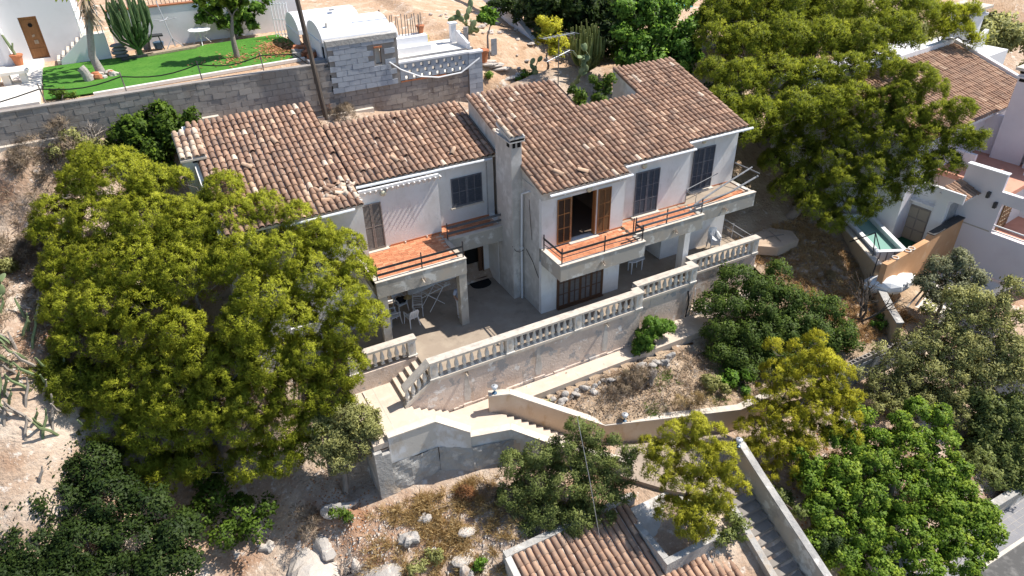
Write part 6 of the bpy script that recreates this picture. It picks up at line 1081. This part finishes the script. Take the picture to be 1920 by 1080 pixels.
T('garden_tree','young broad leaved tree with a slim grey trunk on the lawn','tree',(-8.35,15.9),[(-9.0,16.1,10.9,.45),(-8.4,16.2,11.4,.5),(-7.8,15.9,11.3,.45),(-8.9,15.8,11.6,.5),(-8.0,16.3,10.7,.35),(-8.2,15.7,11.9,.5),(-7.3,16,11.8,.45),(-8.7,16.0,10.35,.25),(-9.5,16.2,11.5,.45)],LBROAD,'leaf',rs=.26,dens=.6,nt=30,L=.11,W=.06,trunk_r=.15,seed=34,bare=.2)
T('wall_climber','glossy dark green climber spreading on the garden wall behind the young tree','climber',(-7.6,20.2),[(-8.6,20.2,9.8,.5),(-7.9,20.2,9.5,.55),(-7.0,20.1,9.8,.55),(-6.3,20.1,10.1,.45),(-8.9,20.3,10.3,.4),(-7.4,20.2,10.3,.45),(-5.7,20.2,10.4,.35),(-6.8,20.0,9.3,.35),(-7.6,20.1,9.1,.4),(-9.3,20.3,9.9,.3)],LGRN,'leaf',rs=.24,dens=.65,nt=30,L=.11,W=.05,trunk_r=.06,seed=35)
T('hillside_brush','grey dry scrub tangle against the west end of the block wall','shrub',(-17.2,11.3),LOBES['brushL'],LDRY,'needle',rs=.3,dens=.45,nt=26,nn=2,L=.3,W=.009,trunk_r=.05,seed=36,twigs=12)
T('hillside_brush','greenish scrub in front of the block wall, mixed with dry stems','shrub',(-16.0,11.4),[(-16.2,11.6,7.6,.5),(-15.8,11.3,7.3,.5),(-16.8,11.2,7.2,.45),(-15.3,11.5,7.1,.4)],LOLIV,'leaf',rs=.26,dens=.5,nt=24,L=.07,W=.02,trunk_r=.05,seed=37,twigs=14)
T('papaya_plant','papaya with a slim bare stem and a flat leafy head in the dirt yard','tree',(4.7,14.1),[(4.6,14.1,9.55,.3),(4.95,14.1,9.6,.3),(4.3,14.0,9.5,.28),(4.7,14.2,9.8,.25),(4.8,13.9,9.35,.25)],LGRN,'leaf',rs=.2,dens=.6,nt=16,L=.16,W=.09,trunk_r=.08,seed=38,twigs=2)
# more growth in the background and on the slopes
def bush(name,label,x,y,r,mat,style='leaf',n=5,h=.8,seed=50,cat='shrub',group=None,**k):
    rng=np.random.default_rng(seed); z=ground(x,y); lb=[(x+rng.normal(0,r*.45),y+rng.normal(0,r*.45),z+h*r*rng.uniform(.3,1),r*rng.uniform(.4,.65)) for _ in range(n)]
    kk=dict(rs=.2,dens=.6,nt=26,L=.06,W=.022,trunk_r=.04,twigs=4,seed=seed); kk.update(k)
    return tree(name,label,cat,(x,y),lb,mat,style,**kk)
BU=[('green evergreen shrub in deep shade at the east corner of the villa roof',13.2,5.2,1.6,LDARK),('dark evergreen thicket under the tallest pine',15.5,6.5,1.9,LDARK),('dark bush at the north east corner of the terrace',13.6,3.0,1.2,LDARK),('green hedge bush in the roof notch, left part',5.5,7.2,.8,LCAROB),('green hedge bush in the roof notch, centre part',6.5,8.0,.9,LGRN),('green hedge bush in the roof notch against the pink gable',7.3,7.2,.75,LCAROB),('light green leafy bush in front of the dark thicket',10.6,-6.1,.9,LGRN),('leafy bush behind the east roof ridge',10.2,8.3,1.3,LGRN),('bush with rusty tips in the roof notch',8.0,6.2+2.3,1.0,LCAROB),('large green bush left of the tallest pine',14.6,10.4,1.8,LGRN),('olive scrub under the leaning pine',17.6,1.4,1.2,LLENT),('big dark tree mass behind the golden bush',10.4,16.5,1.9,LDARK),('dark evergreen behind the candelabra cactus',12.8,15.5,2.2,LDARK),('broad dark evergreen beyond the yard wall',14,19.5,2.6,LDARK),('deep green tree beyond the yard wall',17.5,16,2.4,LGRN),('dark trees behind the tallest pine',22,12,3.2,LDARK),('grey green tree behind the tallest pine crown',27,12,3.0,LOLIV),('dark evergreen bush just behind the candelabra cactus',11.4,13.6,1.3,LDARK),('dark evergreen bush at the end of the yard wall',9.2,15.2,1.1,LDARK),('deep green bush under the overhead cable',13.0,13.8,1.5,LGRN),('dark evergreen bush beyond the golden bush',9.6,18.8,1.6,LDARK),('dark evergreen tree far up beside the yard wall',11.6,23,2.2,LDARK),('far grey green scrub tree at the top edge',34,10,2.6,LOLIV),('far olive tree near the overhead wires',40,8,2.8,LOLIV),('scrub by the far road bank',44,4,2.4,LOLIV),('tall hedge at the top edge',18,24,3,LGRN)]
for i,(lb,x,y,r,mt) in enumerate(BU):
    bush('shrub' if r<1.7 else 'evergreen_tree',lb,x,y,r,mt,n=7 if r<1.7 else 12,h=(1.9 if 'roof notch' in lb else 1.0) if r<1.7 else 1.5,seed=60+i,cat='shrub' if r<1.7 else 'tree',rs=.3 if r<1.7 else .42,nt=34,L=.085 if r<1.7 else .12,W=.035 if r<1.7 else .05,trunk_r=.08,twigs=2)
WL=[('yellowish weed growing at the foot of the old block wall',-1.6,11.6,.55,LYEL),('grey dry weed at the block wall foot beside the yellow weed',-.4,11.4,.5,LDRY),('dry brush behind the west roof by the pole foot',-4.4,11.5,.6,LDRY),('rusty dry weed behind the middle roof',-3.2,11.2,.5,LRUST),('weed clump at the corner of the grey parapet',2.6,11.3,.6,LOLIV),('dry brush behind the roof ridge under the aerial',5.6,10.8,.8,LDRY),('dry brush beside the aerial mast',6.6,11.6,.6,LDRY),('dry scrub by the block wall above the west roof',-8.6,11.6,.5,LDRY),('small green bush with orange flowers at the patio corner',-16.2,12.95,.4,LCAROB),('young shoot in the dirt yard',4.0,12.8,.3,LGRN),('leafy creeper on the pale slabs',6.2,12.8,.55,LGRN),('slim green plant beside the thin sticks',1.9,16.3,.6,LYEL),('rust dry tuft hanging on the wall top by the pole',-5.0,12.5,.35,LRUST),
('dry brown shrub in the planting bed',1.6,-4.0,.55,LDRY),('grey leafless bush in the planting bed',2.6,-3.7,.7,LDRY),('dry yellow shrub at the bed wall',4.4,-5.4,.6,LSTR),('half green weeds at the end of the bed',5.8,-5.3,.7,LOLIV),('small olive green bush by the path stones',-1.6,-3.3,.4,LOLIV),('rust dead shrub at the foot of the grey wall',-6.2,-4.9,.5,LRUST),('dry tangled shrub below the lentisk',-5.2,-5.6,.6,LDRY),('grey bush at the garage corner',-4.6,-6.4,.6,LOLIV),('round green bush at the bottom edge of the slope',-8.6,-6.2,.55,LOLIV),('bright green weeds by the garage wall',-6.6,-7.2,.4,LGRN),('scrub in the gap between planter and street stair',2.05,-10.6,.85,LLENT),('dark scrub beside the planter corner',2.1,-9.4,.7,LLENT),('dry scrub in the gap beside the street stair',1.9,-12.2,.5,LOLIV),('green leaves under the pine beside the landing',-10.6,-3.6,.5,LCAROB),('scrub at the foot of the rocks',-11.6,-3.0,.6,LDRY),('grey scrub above the cliff',-18.4,11.4,.6,LDRY),('dry bush at the cliff foot',-18.8,9.0,.7,LDRY),('olive scrub on the west slope',-19.6,7.6,.8,LOLIV),('rusty scrub at the foot of the cliff',-18.9,8.3,.8,LDRY),('brown scrub below the cliff by the pine',-17.9,8.8,.8,LDRY),('pale scrub on the west slope at the picture edge',-20.4,8.6,.8,LDRY),('thin green agave like weed on bare soil',-18.5,5.6,.3,LOLIV),('pale dry bush beside the prickly pear',-18.4,6.8,.5,LDRY),('red flowered oleander under the east balustrade',9.6,-1.6,.7,LDARK),('leafy weeds under the thin pine',9.0,-6.2,.6,LOLIV),('dry scrub below the garden wall',12.2,-8.5,.6,LDRY),('dry grey scrub between the olives',15.4,-8.6,.7,LDRY),('grey twiggy scrub below the block wall',12.6,-9.2,.9,LOLIV),('olive scrub between the two olives',15.6,-9.8,1.0,LOLIV),('olive scrub above the street wall',14.4,-12.2,1.0,LLENT),('dark scrub under the broad leaved tree',11.8,-12.6,1.0,LLENT),('olive scrub beside the neighbouring paving',18.6,-9.0,1.1,LOLIV),('grey scrub by the tan wall end',15.7,-8.0,.9,LOLIV),('dark scrub below the thin pine',7.0,-9.6,.8,LLENT),('scrub beside the street stair wall',5.3,-10.2,.8,LLENT),('scrub lower down beside the street stair wall',5.6,-12.2,.8,LDARK),('small green bush by the garden wall top',15.0,-6.2,.5,LGRN),('straw coloured bush in the dry field',14.6,-3.4,.5,LSTR)]
for i,(lb,x,y,r,mt) in enumerate(WL):
    dry=mt in (LDRY,LSTR,LRUST)
    bush('dry_bush' if dry else 'weed_bush',lb,x,y,r,mt,'needle' if dry else 'leaf',n=4,h=.9,seed=100+i,rs=.18,nt=20,nn=2,L=.16 if dry else .055,W=.007 if dry else .02,twigs=9 if dry else 4,trunk_r=.03)
# bare dead tree by the tan wall
def baretree(label,x,y,h,seed,mat=BARK,lean=(0,0)):
    rng=np.random.default_rng(seed); z=ground(x,y); t=thing('bare_tree',label,'tree',(x,y,z)); m=MB()
    def grow(p,d,L,r,k):
        q=p+d*L; mid=p.lerp(q,.5)+Vector(rng.normal(0,.06*L,3)); m.tube([p,mid,q],[r,r*.8,r*.6],5 if k>1 else 3,cap=False)
        if k:
            for _ in range(3 if k>1 else 2): grow(p.lerp(q,rng.uniform(.55,1)),(d+Vector(rng.normal(0,.42,3))+Vector((0,0,.1))).normalized(),L*rng.uniform(.55,.8),r*.55,k-1)
    for _ in range(4): grow(Vector((x,y,z-.1)),(Vector((lean[0],lean[1],1))+Vector(rng.normal(0,.35,3))).normalized(),h*.45,.07,3)
    m.build('trunk',mat,t); return t
baretree('black leafless small tree in the straw field beside the tan wall',14.3,-5.6,2.6,3,POLE,(.25,.1)); baretree('grey leafless shrub in the planting bed',3.2,-4.0,1.2,4,TWIG); baretree('pale leafless shrub on the rocky front slope',-11.3,-5.0,1.4,6,TWIG); baretree('bleached leafless scrub against the block wall, west end',-15.4,11.9,1.4,8,TWIG,(.4,0))
# candelabra cacti
def candelabra(label,x,y,h,w,n,seed,mat=CACT,trunk=.14):
    rng=np.random.default_rng(seed); z=ground(x,y); t=thing('candelabra_cactus',label,'cactus',(x,y,z)); m=MB(); m.tube([(x,y,z-.1),(x,y,z+h*.3),(x,y,z+h*.45)],[trunk,trunk*.9,trunk*.6],7); m.build('trunk',mat,t)
    for i in range(n):
        a=rng.uniform(0,6.28); rr=w*math.sqrt(rng.uniform(.02,1)); top=h*(1-.25*(rr/w)**2)*rng.uniform(.8,1.03); bx_,by_=x+rr*math.cos(a),y+rr*math.sin(a)
        m=MB(); z0=z+h*rng.uniform(.12,.35); pts=[(x+.1*math.cos(a),y+.1*math.sin(a),z0),(x+(bx_-x)*.75,y+(by_-y)*.75,z0+h*.12),(bx_,by_,z0+h*.28),(bx_+rng.normal(0,.03),by_,z+top*.85),(bx_+rng.normal(0,.05),by_,z+top)]
        m.tube(pts,[.05,.06,.062,.058,.035],5,tone=rng.random()); m.build('stem',mat,t)
candelabra('tall candelabra cactus with dense upright stems beside the palm',-12.6,18.6,3.4,1.05,60,1); candelabra('large candelabra cactus with pale upright stems behind the television aerial',9.9,12.2,3.4,1.05,75,2,mk('olive cactus skin',(.17,.19,.05),.7,[((.24,.25,.09),3,.45,.7)]),.2)
def prickly(label,x,y,s,n,seed):
    rng=np.random.default_rng(seed); z=ground(x,y); t=thing('prickly_pear',label,'cactus',(x,y,z)); tips=[(Vector((x,y,z)),Vector((0,0,1)))]
    for i in range(n):
        p,d=tips[int(rng.integers(max(0,len(tips)-8),len(tips)))]; d=(d*.6+Vector(rng.normal(0,.6,3))+Vector((0,0,.5))).normalized(); c=p+d*s*.9
        if c.z<z+.1: c.z=z+.15
        nrm=d.cross(Vector(rng.normal(0,1,3))).normalized(); sd=d.cross(nrm); m=MB(); P=[]
        m.blob((0,0,0),(s*.72,s*.14,s),i,.05,9,6); m.v=[tuple(c+sd*v[0]+nrm*v[1]+d*v[2]) for v in m.v]; m.build('pad',PRICK,t,smooth=True); tips.append((c+d*s*.75,d))
prickly('prickly pear with round flat pads at the left picture edge on bare soil',-20.0,5.6,.26,26,1); prickly('prickly pear in the dirt yard beside the papaya',4.4,15.9,.24,24,2); prickly('prickly pear in front of the aerial, below the golden bush',6.5,12.9,.2,12,3); prickly('dark prickly pear at the foot of the candelabra cactus',8.6,11.3,.22,20,4)
t=thing('snake_cactus','sprawling tangle of grey green columnar cactus stems at the lower left edge','cactus',(-20.4,3.0,ground(-20.4,3)))
for i in range(90):
    x=-20.2+RNG.normal(0,1.0); y=3.6+RNG.normal(0,1.1); z=ground(x,y); a=RNG.uniform(0,6.28); L=RNG.uniform(.5,1.2); m=MB(); m.tube([(x,y,z-.05),(x+.15*L*math.cos(a),y+.15*L*math.sin(a),z+.3*L),(x+.4*L*math.cos(a),y+.4*L*math.sin(a),z+.65*L),(x+.5*L*math.cos(a),y+.5*L*math.sin(a),z+L)],[.05,.055,.05,.03],5,tone=RNG.random()); m.build('stem',PRICK if i%3 else TWIG,t)
# grasses, stuff
def tufts(name,pts,mat,nb=26,h=.35,w=.008,spread=.5,rng=RNG):
    P=np.array(pts); k=len(P); d=unit(rng.normal(0,spread,(k,nb,3))+np.array([0,0,1])); b=np.repeat(P[:,None],nb,1)+rng.normal(0,.06,(k,nb,3))*np.array([1,1,0]); hh=h*rng.uniform(.5,1.2,(k,nb,1))*rng.uniform(.7,1.3,(k,1,1))
    s=unit(np.cross(d,rng.normal(0,1,d.shape))); dr=d.copy(); dr[...,2]-=.35
    V=np.stack([b-s*w,b+s*w,b+d*hh*.6+s*w*.7,b+d*hh*.6+dr*hh*.45],2).reshape(-1,3); F=np.arange(len(V)).reshape(-1,4); t=np.clip(np.repeat(rng.normal(.5,.2,k),nb)+rng.normal(0,.12,len(F)),0,1)
    return npmesh(name,V,F,t,mat,kind='stuff')
def scatter(n,x0,x1,y0,y1,ok=None,cl=0):
    out=[]; cs=[(RNG.uniform(x0,x1),RNG.uniform(y0,y1)) for _ in range(max(1,cl))]
    while len(out)<n:
        if cl: c=cs[int(RNG.integers(cl))]; x,y=c[0]+RNG.normal(0,.28),c[1]+RNG.normal(0,.28)
        else: x,y=RNG.uniform(x0,x1),RNG.uniform(y0,y1)
        if ok and not ok(x,y): continue
        out.append((x,y,ground(x,y)-.02))
    return out
tufts('dry_grass',scatter(620,-10.3,-5.0,-7.8,-3.9,lambda x,y:y<-3.75-.2*(x+9) and not(x>-6 and y<-7.3),44),LSTR,34,.36,.008)
tufts('straw_field',scatter(1300,12.4,17.2,-6.6,1.0,lambda x,y:y<6*(x-12.2) ,0),LFIELD,22,.28,.013,.9)
tufts('dry_grass',scatter(900,-22,-16.5,3.5,12),LDRY,20,.3,.008,.8)
tufts('dry_grass',scatter(420,-1.6,9,-6.6,-2.9,lambda x,y:y>bline(x)+.15),LDRY,22,.3,.006,1.0)
tufts('dry_grass',scatter(250,-19,6,10.6,12.0),LDRY,18,.3,.008,.8)
tufts('dry_grass',scatter(260,8,16,-12,-8),LDRY,16,.3,.008,.8)
tufts('green_weeds',scatter(140,2,9,-6.2,-3,lambda x,y:y>bline(x)+.2,7),LGRN,16,.22,.012,.8)
litter('fallen_leaves',500,-11.2,-3.2,1.0,.8,None,LRUST,sz=.04); litter('fallen_leaves',900,11,-11.5,2.4,1.6,None,LRUST,sz=.06); litter('fallen_leaves',900,2.5,-4.2,2.4,.8,None,LDRY,sz=.05)
m=MB()
for i in range(520):
    x=RNG.uniform(-2.5,8.5); y=RNG.uniform(-6,-2.9)
    if y<bline(x)+.2: continue
    z=ground(x,y)+.05; a=RNG.uniform(0,6.28); L=RNG.uniform(.15,.6); m.tube([(x,y,z),(x+L*.5*math.cos(a),y+L*.5*math.sin(a),z+RNG.uniform(0,.2)),(x+L*math.cos(a+.3),y+L*math.sin(a+.3),z+RNG.uniform(0,.15))],[.012,.01,.005],3,cap=False)
m.build('fallen_twigs',TWIG,None,kind='stuff')
# rocks
def rock(x,y,r,mat,label,seed,sink=.25,sq=(1,.8,.65),group=None,name='rock'):
    z=ground(x,y); m=MB(); m.blob((x,y,z+r*sq[2]*(1-2*sink)*.6),(r*sq[0],r*sq[1],r*sq[2]),seed,.42,14,10); return m.build(name,mat,None,label=label,cat='rock',group=group)
rock(-8.7,-5.25,.32,ROCK,'grey and white two toned boulder among the straw tufts',3); rock(-10.1,-5.6,.75,ROCK,'broad grey cracked outcrop at the bottom edge left of the round bush',4,.62,(1,.8,.5)); rock(-10.75,-5.1,.32,ROCKW,'upright pale slab leaning on the red soil',5,.1,(.45,.5,1.3)); rock(-11.9,-4.9,1.25,ROCKW,'large pale ribbed outcrop on the front slope',6,.62,(.8,1.2,.5)); rock(-12.9,-5.6,.9,ROCK,'dark shaded outcrop at the bottom left of the slope',7,.62,(1.2,.8,.5)); rock(-10.6,-3.0,.5,ROCK,'grey slanting outcrop in shade below the huge pine',8,.6,(1.3,.6,.5)); rock(-11.6,-3.9,.55,ROCK,'long grey ledge below the green shrub',9,.62,(.6,1.3,.5)); rock(-7.0,-6.6,.42,ROCKW,'flat white slab rock near the garage wall',10,.3,(1,.7,.4)); rock(-7.2,-7.3,.5,ROCK,'tall brownish rock at the bottom edge by the green weeds',11,.3,(.6,.7,.9)); rock(-6.6,-5.9,.3,ROCKW,'pale slab on the gravel slope under the lentisk',12,.3,(1.2,.6,.4)); rock(-7.9,-4.75,.28,ROCK,'rounded grey stone half hidden in straw below the grey wall',13); rock(-13.4,-2.6,.3,ROCKW,'small pale stone in the dark below the pine trunk',14)
for i in range(34):
    x=-1.7+i*.2+RNG.uniform(-.08,.08); y=-3.0-RNG.uniform(0,.35); r=RNG.uniform(.09,.21); rock(x,y,r,ROCK,'pale rough stone in the row edging the planting bed below the path',30+i,.15,(1,.8,.8),'stones edging the planting bed','edging_stone')
m=MB()
for i in range(3200):
    x=RNG.uniform(-12.8,-4.6); y=RNG.uniform(-8.4,-3.6)
    if y>-3.6-.35*(x+9)*(x>-9): continue
    r=abs(RNG.normal(0,.035))+.015; z=ground(x,y); P=[(x+r*RNG.uniform(.6,1.3)*c,y+r*RNG.uniform(.6,1.2)*s,z+r*.3+dz*r) for c,s,dz in ((1,0,0),(-.5,.9,0),(-.5,-.9,0),(0,0,.7))]; m.add(P,[(0,1,3),(1,2,3),(2,0,3)],RNG.random())
m.build('gravel',ROCKW,None,kind='stuff')
m=MB()
for i in range(500):
    x=RNG.uniform(-20.5,-17); y=RNG.uniform(3,10); r=abs(RNG.normal(0,.04))+.015; z=ground(x,y); P=[(x+r*c,y+r*s,z+r*.3+dz*r) for c,s,dz in ((1,0,0),(-.5,.9,0),(-.5,-.9,0),(0,0,.7))]; m.add(P,[(0,1,3),(1,2,3),(2,0,3)])
m.build('gravel',ROCKW,None,kind='stuff')
# ================= PEOPLE AND SMALL THINGS
def chair(label,x,y,z,rz,group='white plastic chairs'):
    t=thing('plastic_chair',label,'chair',(x,y,z),group); X,Y,Z=x,y,z
    m=MB(); m.box(X-.22,X+.22,Y-.21,Y+.21,Z+.42,Z+.45); m.box(X-.23,X+.23,Y-.235,Y-.21,Z+.39,Z+.44); m.build('seat',PLW,t)
    for sx in (-1,1):
        m=MB(); m.tube([(X+sx*.25,Y-.25,Z),(X+sx*.22,Y-.2,Z+.44),(X+sx*.24,Y-.2,Z+.63)],[.022,.03,.026],6); m.build('leg',PLW,t)
        m=MB(); m.tube([(X+sx*.24,Y+.29,Z),(X+sx*.2,Y+.22,Z+.44)],[.022,.032],6); m.build('leg',PLW,t)
        m=MB(); m.prism([(X+sx*.24-.03,Y-.24,Z+.62),(X+sx*.24+.03,Y-.24,Z+.62),(X+sx*.23+.03,Y+.27,Z+.68),(X+sx*.23-.03,Y+.27,Z+.68)],(0,0,.025)); m.build('armrest',PLW,t)
    b=MB()
    for k,xx in enumerate((-.19,-.095,0,.095,.19)): b.prism([(X+xx-.03,Y+.2,Z+.45),(X+xx+.03,Y+.2,Z+.45),(X+xx*.95+.035,Y+.31,Z+.80),(X+xx*.95-.035,Y+.31,Z+.80)],(0,.018,0))
    b.prism([(X-.23,Y+.305,Z+.78),(X+.23,Y+.305,Z+.78),(X+.17,Y+.33,Z+.90),(X-.17,Y+.33,Z+.90)],(0,.02,0)); b.build('backrest',PLW,t)
    t.rotation_euler=(0,0,rz); return t
chair('white plastic chair nearest the terrace steps, seen from behind',-5.3,2.1,0,3.3)
chair('white plastic chair beside the left concrete column, turned sideways',-5.95,2.55,0,1.75)
ch=chair('white plastic chair at the back holding a black bag',-5.35,3.35,0,.25)
m=MB(); m.blob((-5.33,3.3,.58),(.2,.16,.15),3,.3,10,7); m.build('shoulder_bag',RUB,None,smooth=True,label='black soft bag lying on the rear white plastic chair',cat='bag')
t=thing('straw_hat','straw hat resting on the arm of the rear white chair','hat',(-5.05,3.2,.7)); m=MB(); m.lathe([(.19,.0),(.19,.012),(.1,.02),(.09,.09),(.05,.11)],(-5.05,3.15,.71),14); m.build('brim_and_crown',LSTR,t,smooth=True)
for k in range(4): chair('white chair of the stack at the east balustrade, %s'%['at the bottom, on the floor','second from the bottom','third from the bottom','on top with its whole seat showing'][k],10.35,.62,.075*k,-.35,'stacked white plastic chairs')
t=thing('plastic_table','white plastic side table with tapering legs in the shaded porch','table',(5.75,.95,0))
m=MB(); m.prism([(5.25,.75,.68),(5.45,.62,.68),(6.1,.68,.68),(6.25,.9,.68),(6.1,1.25,.68),(5.4,1.2,.68)],(0,0,.045)); m.build('tabletop',PLW,t)
for x,y in ((5.42,.75),(6.08,.82),(5.5,1.12),(6.02,1.15)):
    m=MB(); m.tube([(x,y,0),(x,y,.68)],[.025,.045],6); m.build('leg',PLW,t)
def rack(label,x,y,s,rz,seed):
    t=thing('drying_rack',label,'drying rack',(x,y,0))
    def P(a,b,c): return (x+a*math.cos(rz)-b*math.sin(rz),y+a*math.sin(rz)+b*math.cos(rz),c)
    for b in (-.28*s,.28*s):
        for sg in (-1,1):
            m=MB(); m.tube([P(-.45*s*sg,b,.02),P(.45*s*sg,b*.95,.92*s)],.016,5); m.build('leg',MWh,t)
    for sg in (-1,1):
        m=MB(); m.tube([P(.45*s*sg,-.28*s,.92*s),P(.45*s*sg,.28*s,.92*s)],.014,5); m.build('rail',MWh,t)
        m=MB(); m.tube([P(-.85*s,.28*s*sg,.98*s),P(.85*s,.28*s*sg,.90*s)],.016,5); m.build('rail',MWh,t)
    m=MB()
    for k in range(9): m.tube([P(-.8*s+.2*s*k,-.28*s,.975*s-.008*k),P(-.8*s+.2*s*k,.28*s,.975*s-.008*k)],.007,4)
    m.build('drying_rods',MWh,t,kind='stuff')
rack('white folding clothes rack standing open behind the right column',-3.95,2.95,1.0,.35,1); rack('thin grey clothes rack leaning low beside the chairs',-4.75,2.75,.75,1.2,2)
m=MB(); m.prism([(-1.75+.5+.5*math.cos(a),3.5+.34*math.sin(a),.003) for a in np.linspace(math.pi,2*math.pi,12)]+[(-.75,3.8,.003),(-1.75,3.8,.003)],(0,0,.018)); m.build('doormat',RUB,None,label='black half round doormat before the shaded doorway',cat='doormat')
m=MB(); m.box(-.75,-.3,-.75,-.4,.002,.03); m.build('floor_slab_piece',PAVE,None,label='grey loose slab on the terrace floor at the corner of the block',cat='slab')
# man behind the column
def person():
    t=thing('person','person in pale blue shirt and white trousers standing behind the right terrace column','person',(-3.17,1.58,0))
    x,y=-3.17,1.58
    def skin(name,verts,edges,rad,mat,sub=1):
        me=bpy.data.meshes.new(name); me.from_pydata([Vector(v) for v in verts],edges,[]); o=bpy.data.objects.new(name,me); COL.objects.link(o); o.parent=t
        me.materials.append(mat); md=o.modifiers.new('s','SKIN')
        for i,r in enumerate(rad): me.skin_vertices[0].data[i].radius=(r,r) if not isinstance(r,tuple) else r
        me.skin_vertices[0].data[0].use_root=True
        sb=o.modifiers.new('d','SUBSURF'); sb.levels=sub; sb.render_levels=sub; return o
    V=[(0,0,.95),(0,0,1.15),(0,-.01,1.38),(0,0,1.5),(0,-.03,1.60),(0,-.03,1.72),
       (.1,0,.9),(.11,-.02,.5),(.11,0,.08),(.12,-.14,.04),(-.1,0,.9),(-.12,-.05,.5),(-.12,0,.08),(-.13,-.14,.04),
       (.2,0,1.42),(.27,.02,1.14),(.24,-.14,.95),(.235,-.19,.88),(-.2,0,1.42),(-.28,-.01,1.15),(-.20,-.2,1.05),(-.14,-.24,1.02)]
    E_=[(0,1),(1,2),(2,3),(3,4),(4,5),(0,6),(6,7),(7,8),(8,9),(0,10),(10,11),(11,12),(12,13),(2,14),(14,15),(15,16),(16,17),(2,18),(18,19),(19,20),(20,21)]
    Rr=[.14,.135,.15,.055,.085,.08,.09,.06,.042,.035,.09,.06,.042,.035,.06,.045,.034,.03,.06,.045,.034,.03]
    skin('body',V,E_,Rr,SKIN,2)
    skin('shirt',[(0,0,.93),(0,0,1.15),(0,-.01,1.39),(.2,0,1.43),(.265,.015,1.2),(-.2,0,1.43),(-.27,0,1.2)],[(0,1),(1,2),(2,3),(3,4),(2,5),(5,6)],[.175,.165,.168,.085,.08,.085,.08],SHIRT,2)
    skin('trousers',[(0,0,.93),(.1,0,.86),(.112,-.02,.5),(.112,0,.1),(-.1,0,.86),(-.122,-.05,.5),(-.122,0,.1)],[(0,1),(1,2),(2,3),(0,4),(4,5),(5,6)],[.155,.11,.085,.068,.11,.085,.068],TROU,2)
    m=MB(); m.blob((x,y+.0,1.745),(.105,.115,.085),2,.06,12,8); m.build('hair',HAIR,t,smooth=True)
    for sx in (.115,-.125):
        m=MB(); m.blob((x+sx,y-.08,.045),(.055,.14,.05),4,.05,10,6); m.build('shoe',PLW,t,smooth=True)
person()
# post lamps on the flanking wall
def lamp(label,x,y,z):
    t=thing('wall_top_lamp',label,'lamp',(x,y,z),'small lamps on the flanking wall')
    m=MB(); m.lathe([(.11,0),(.10,.03),(.035,.05),(.03,.16),(.05,.19)],(x,y,z),10); m.build('stem',BLU,t); m=MB(); m.lathe([(.05,.19),(.10,.22),(.11,.30),(.07,.36)],(x,y,z),10); m.build('globe',LGL,t,smooth=True); m=MB(); m.lathe([(.15,.362),(.12,.39),(.03,.42),(.02,.46)],(x,y,z),10); m.build('cap',MG,t)
lamp('small blue stemmed lamp on the end of the flanking wall by the side steps',-3.72,-2.72,-.94); lamp('small lamp on the flanking wall coping in front of the planting bed',1.25,-4.9,-2.94); lamp('small lamp at the head of the street stair wall',4.22,-8.45,-2.72)
# hoses on the path
m=MB(); P=[]
for k in range(40): a=k*.34; r=.42-.004*k; P.append((8.75+1.25*r*math.cos(a)+.01*k,-1.42+.62*r*math.sin(a),-1.82+.002*k))
m.tube(P,.018,5); m.build('garden_hose',PLW,None,label='pale garden hose coiled on the path at the shaded wall foot',cat='hose')
m=MB(); m.tube([(7.62,-1.38,-.3),(7.65,-1.42,-1.0),(7.55,-1.45,-1.6),(7.9,-1.5,-1.83),(8.3,-1.55,-1.83)],.022,5); m.build('water_pipe',PLW,None,label='pale water pipe hanging down the wall corner',cat='pipe'); m=MB(); m.tube([(7.2,-1.37,-.35),(7.3,-1.4,-1.1),(7.2,-1.42,-1.8)],.035,5); m.build('water_pipe',RUB,None,label='black pipe hanging beside the pale one on the peeling wall',cat='pipe')
m=MB(); m.box(-9.3,-8.2,-7.35,-6.75,ground(-8.7,-7.0)+.05,ground(-8.7,-7.0)+.1); m.build('metal_sheet',mk('rusty brown sheet',(.13,.06,.045),.8),None,label='brown metal sheet lying at the bottom edge of the slope',cat='metal sheet')
m=MB(); z=ground(-8.0,-5.9); m.obox((-8.0,-5.95,z+.08),(.11,.02,.03),(-.02,.13,0),(0,0,.02)); m.build('white_tile',PLW,None,label='small white tile lying beside the two toned boulder',cat='tile')
m=MB(); m.tube([(-7.6,-4.7,ground(-7.6,-4.7)+.08),(-5.9,-5.0,ground(-5.9,-5.0)+.1)],.03,5); m.build('wooden_lath',WOODP,None,label='long thin lath lying on the straw below the grey wall',cat='lath')
m=MB(); m.tube([(-2.7,-7.2,1.0),(-2.55,-7.9,-1.4),(-2.4,-8.6,-4.1)],.012,4); m.build('stay_wire',MG,None,label='thin stay wire hanging over the lentisk to the garage roof',cat='wire')
for (z0,z1,y0) in ((12.4,12.0,11.0),(12.0,11.55,11.6)):
    m=MB(); m.tube([(36,30,z0+1),(40,12,z0-.3),(44,0,z1)],.035,4); m.build('power_cable',RUB,None,label='upper dark cable crossing the top right corner' if z0>12.2 else 'lower dark cable crossing the top right corner',cat='cable')
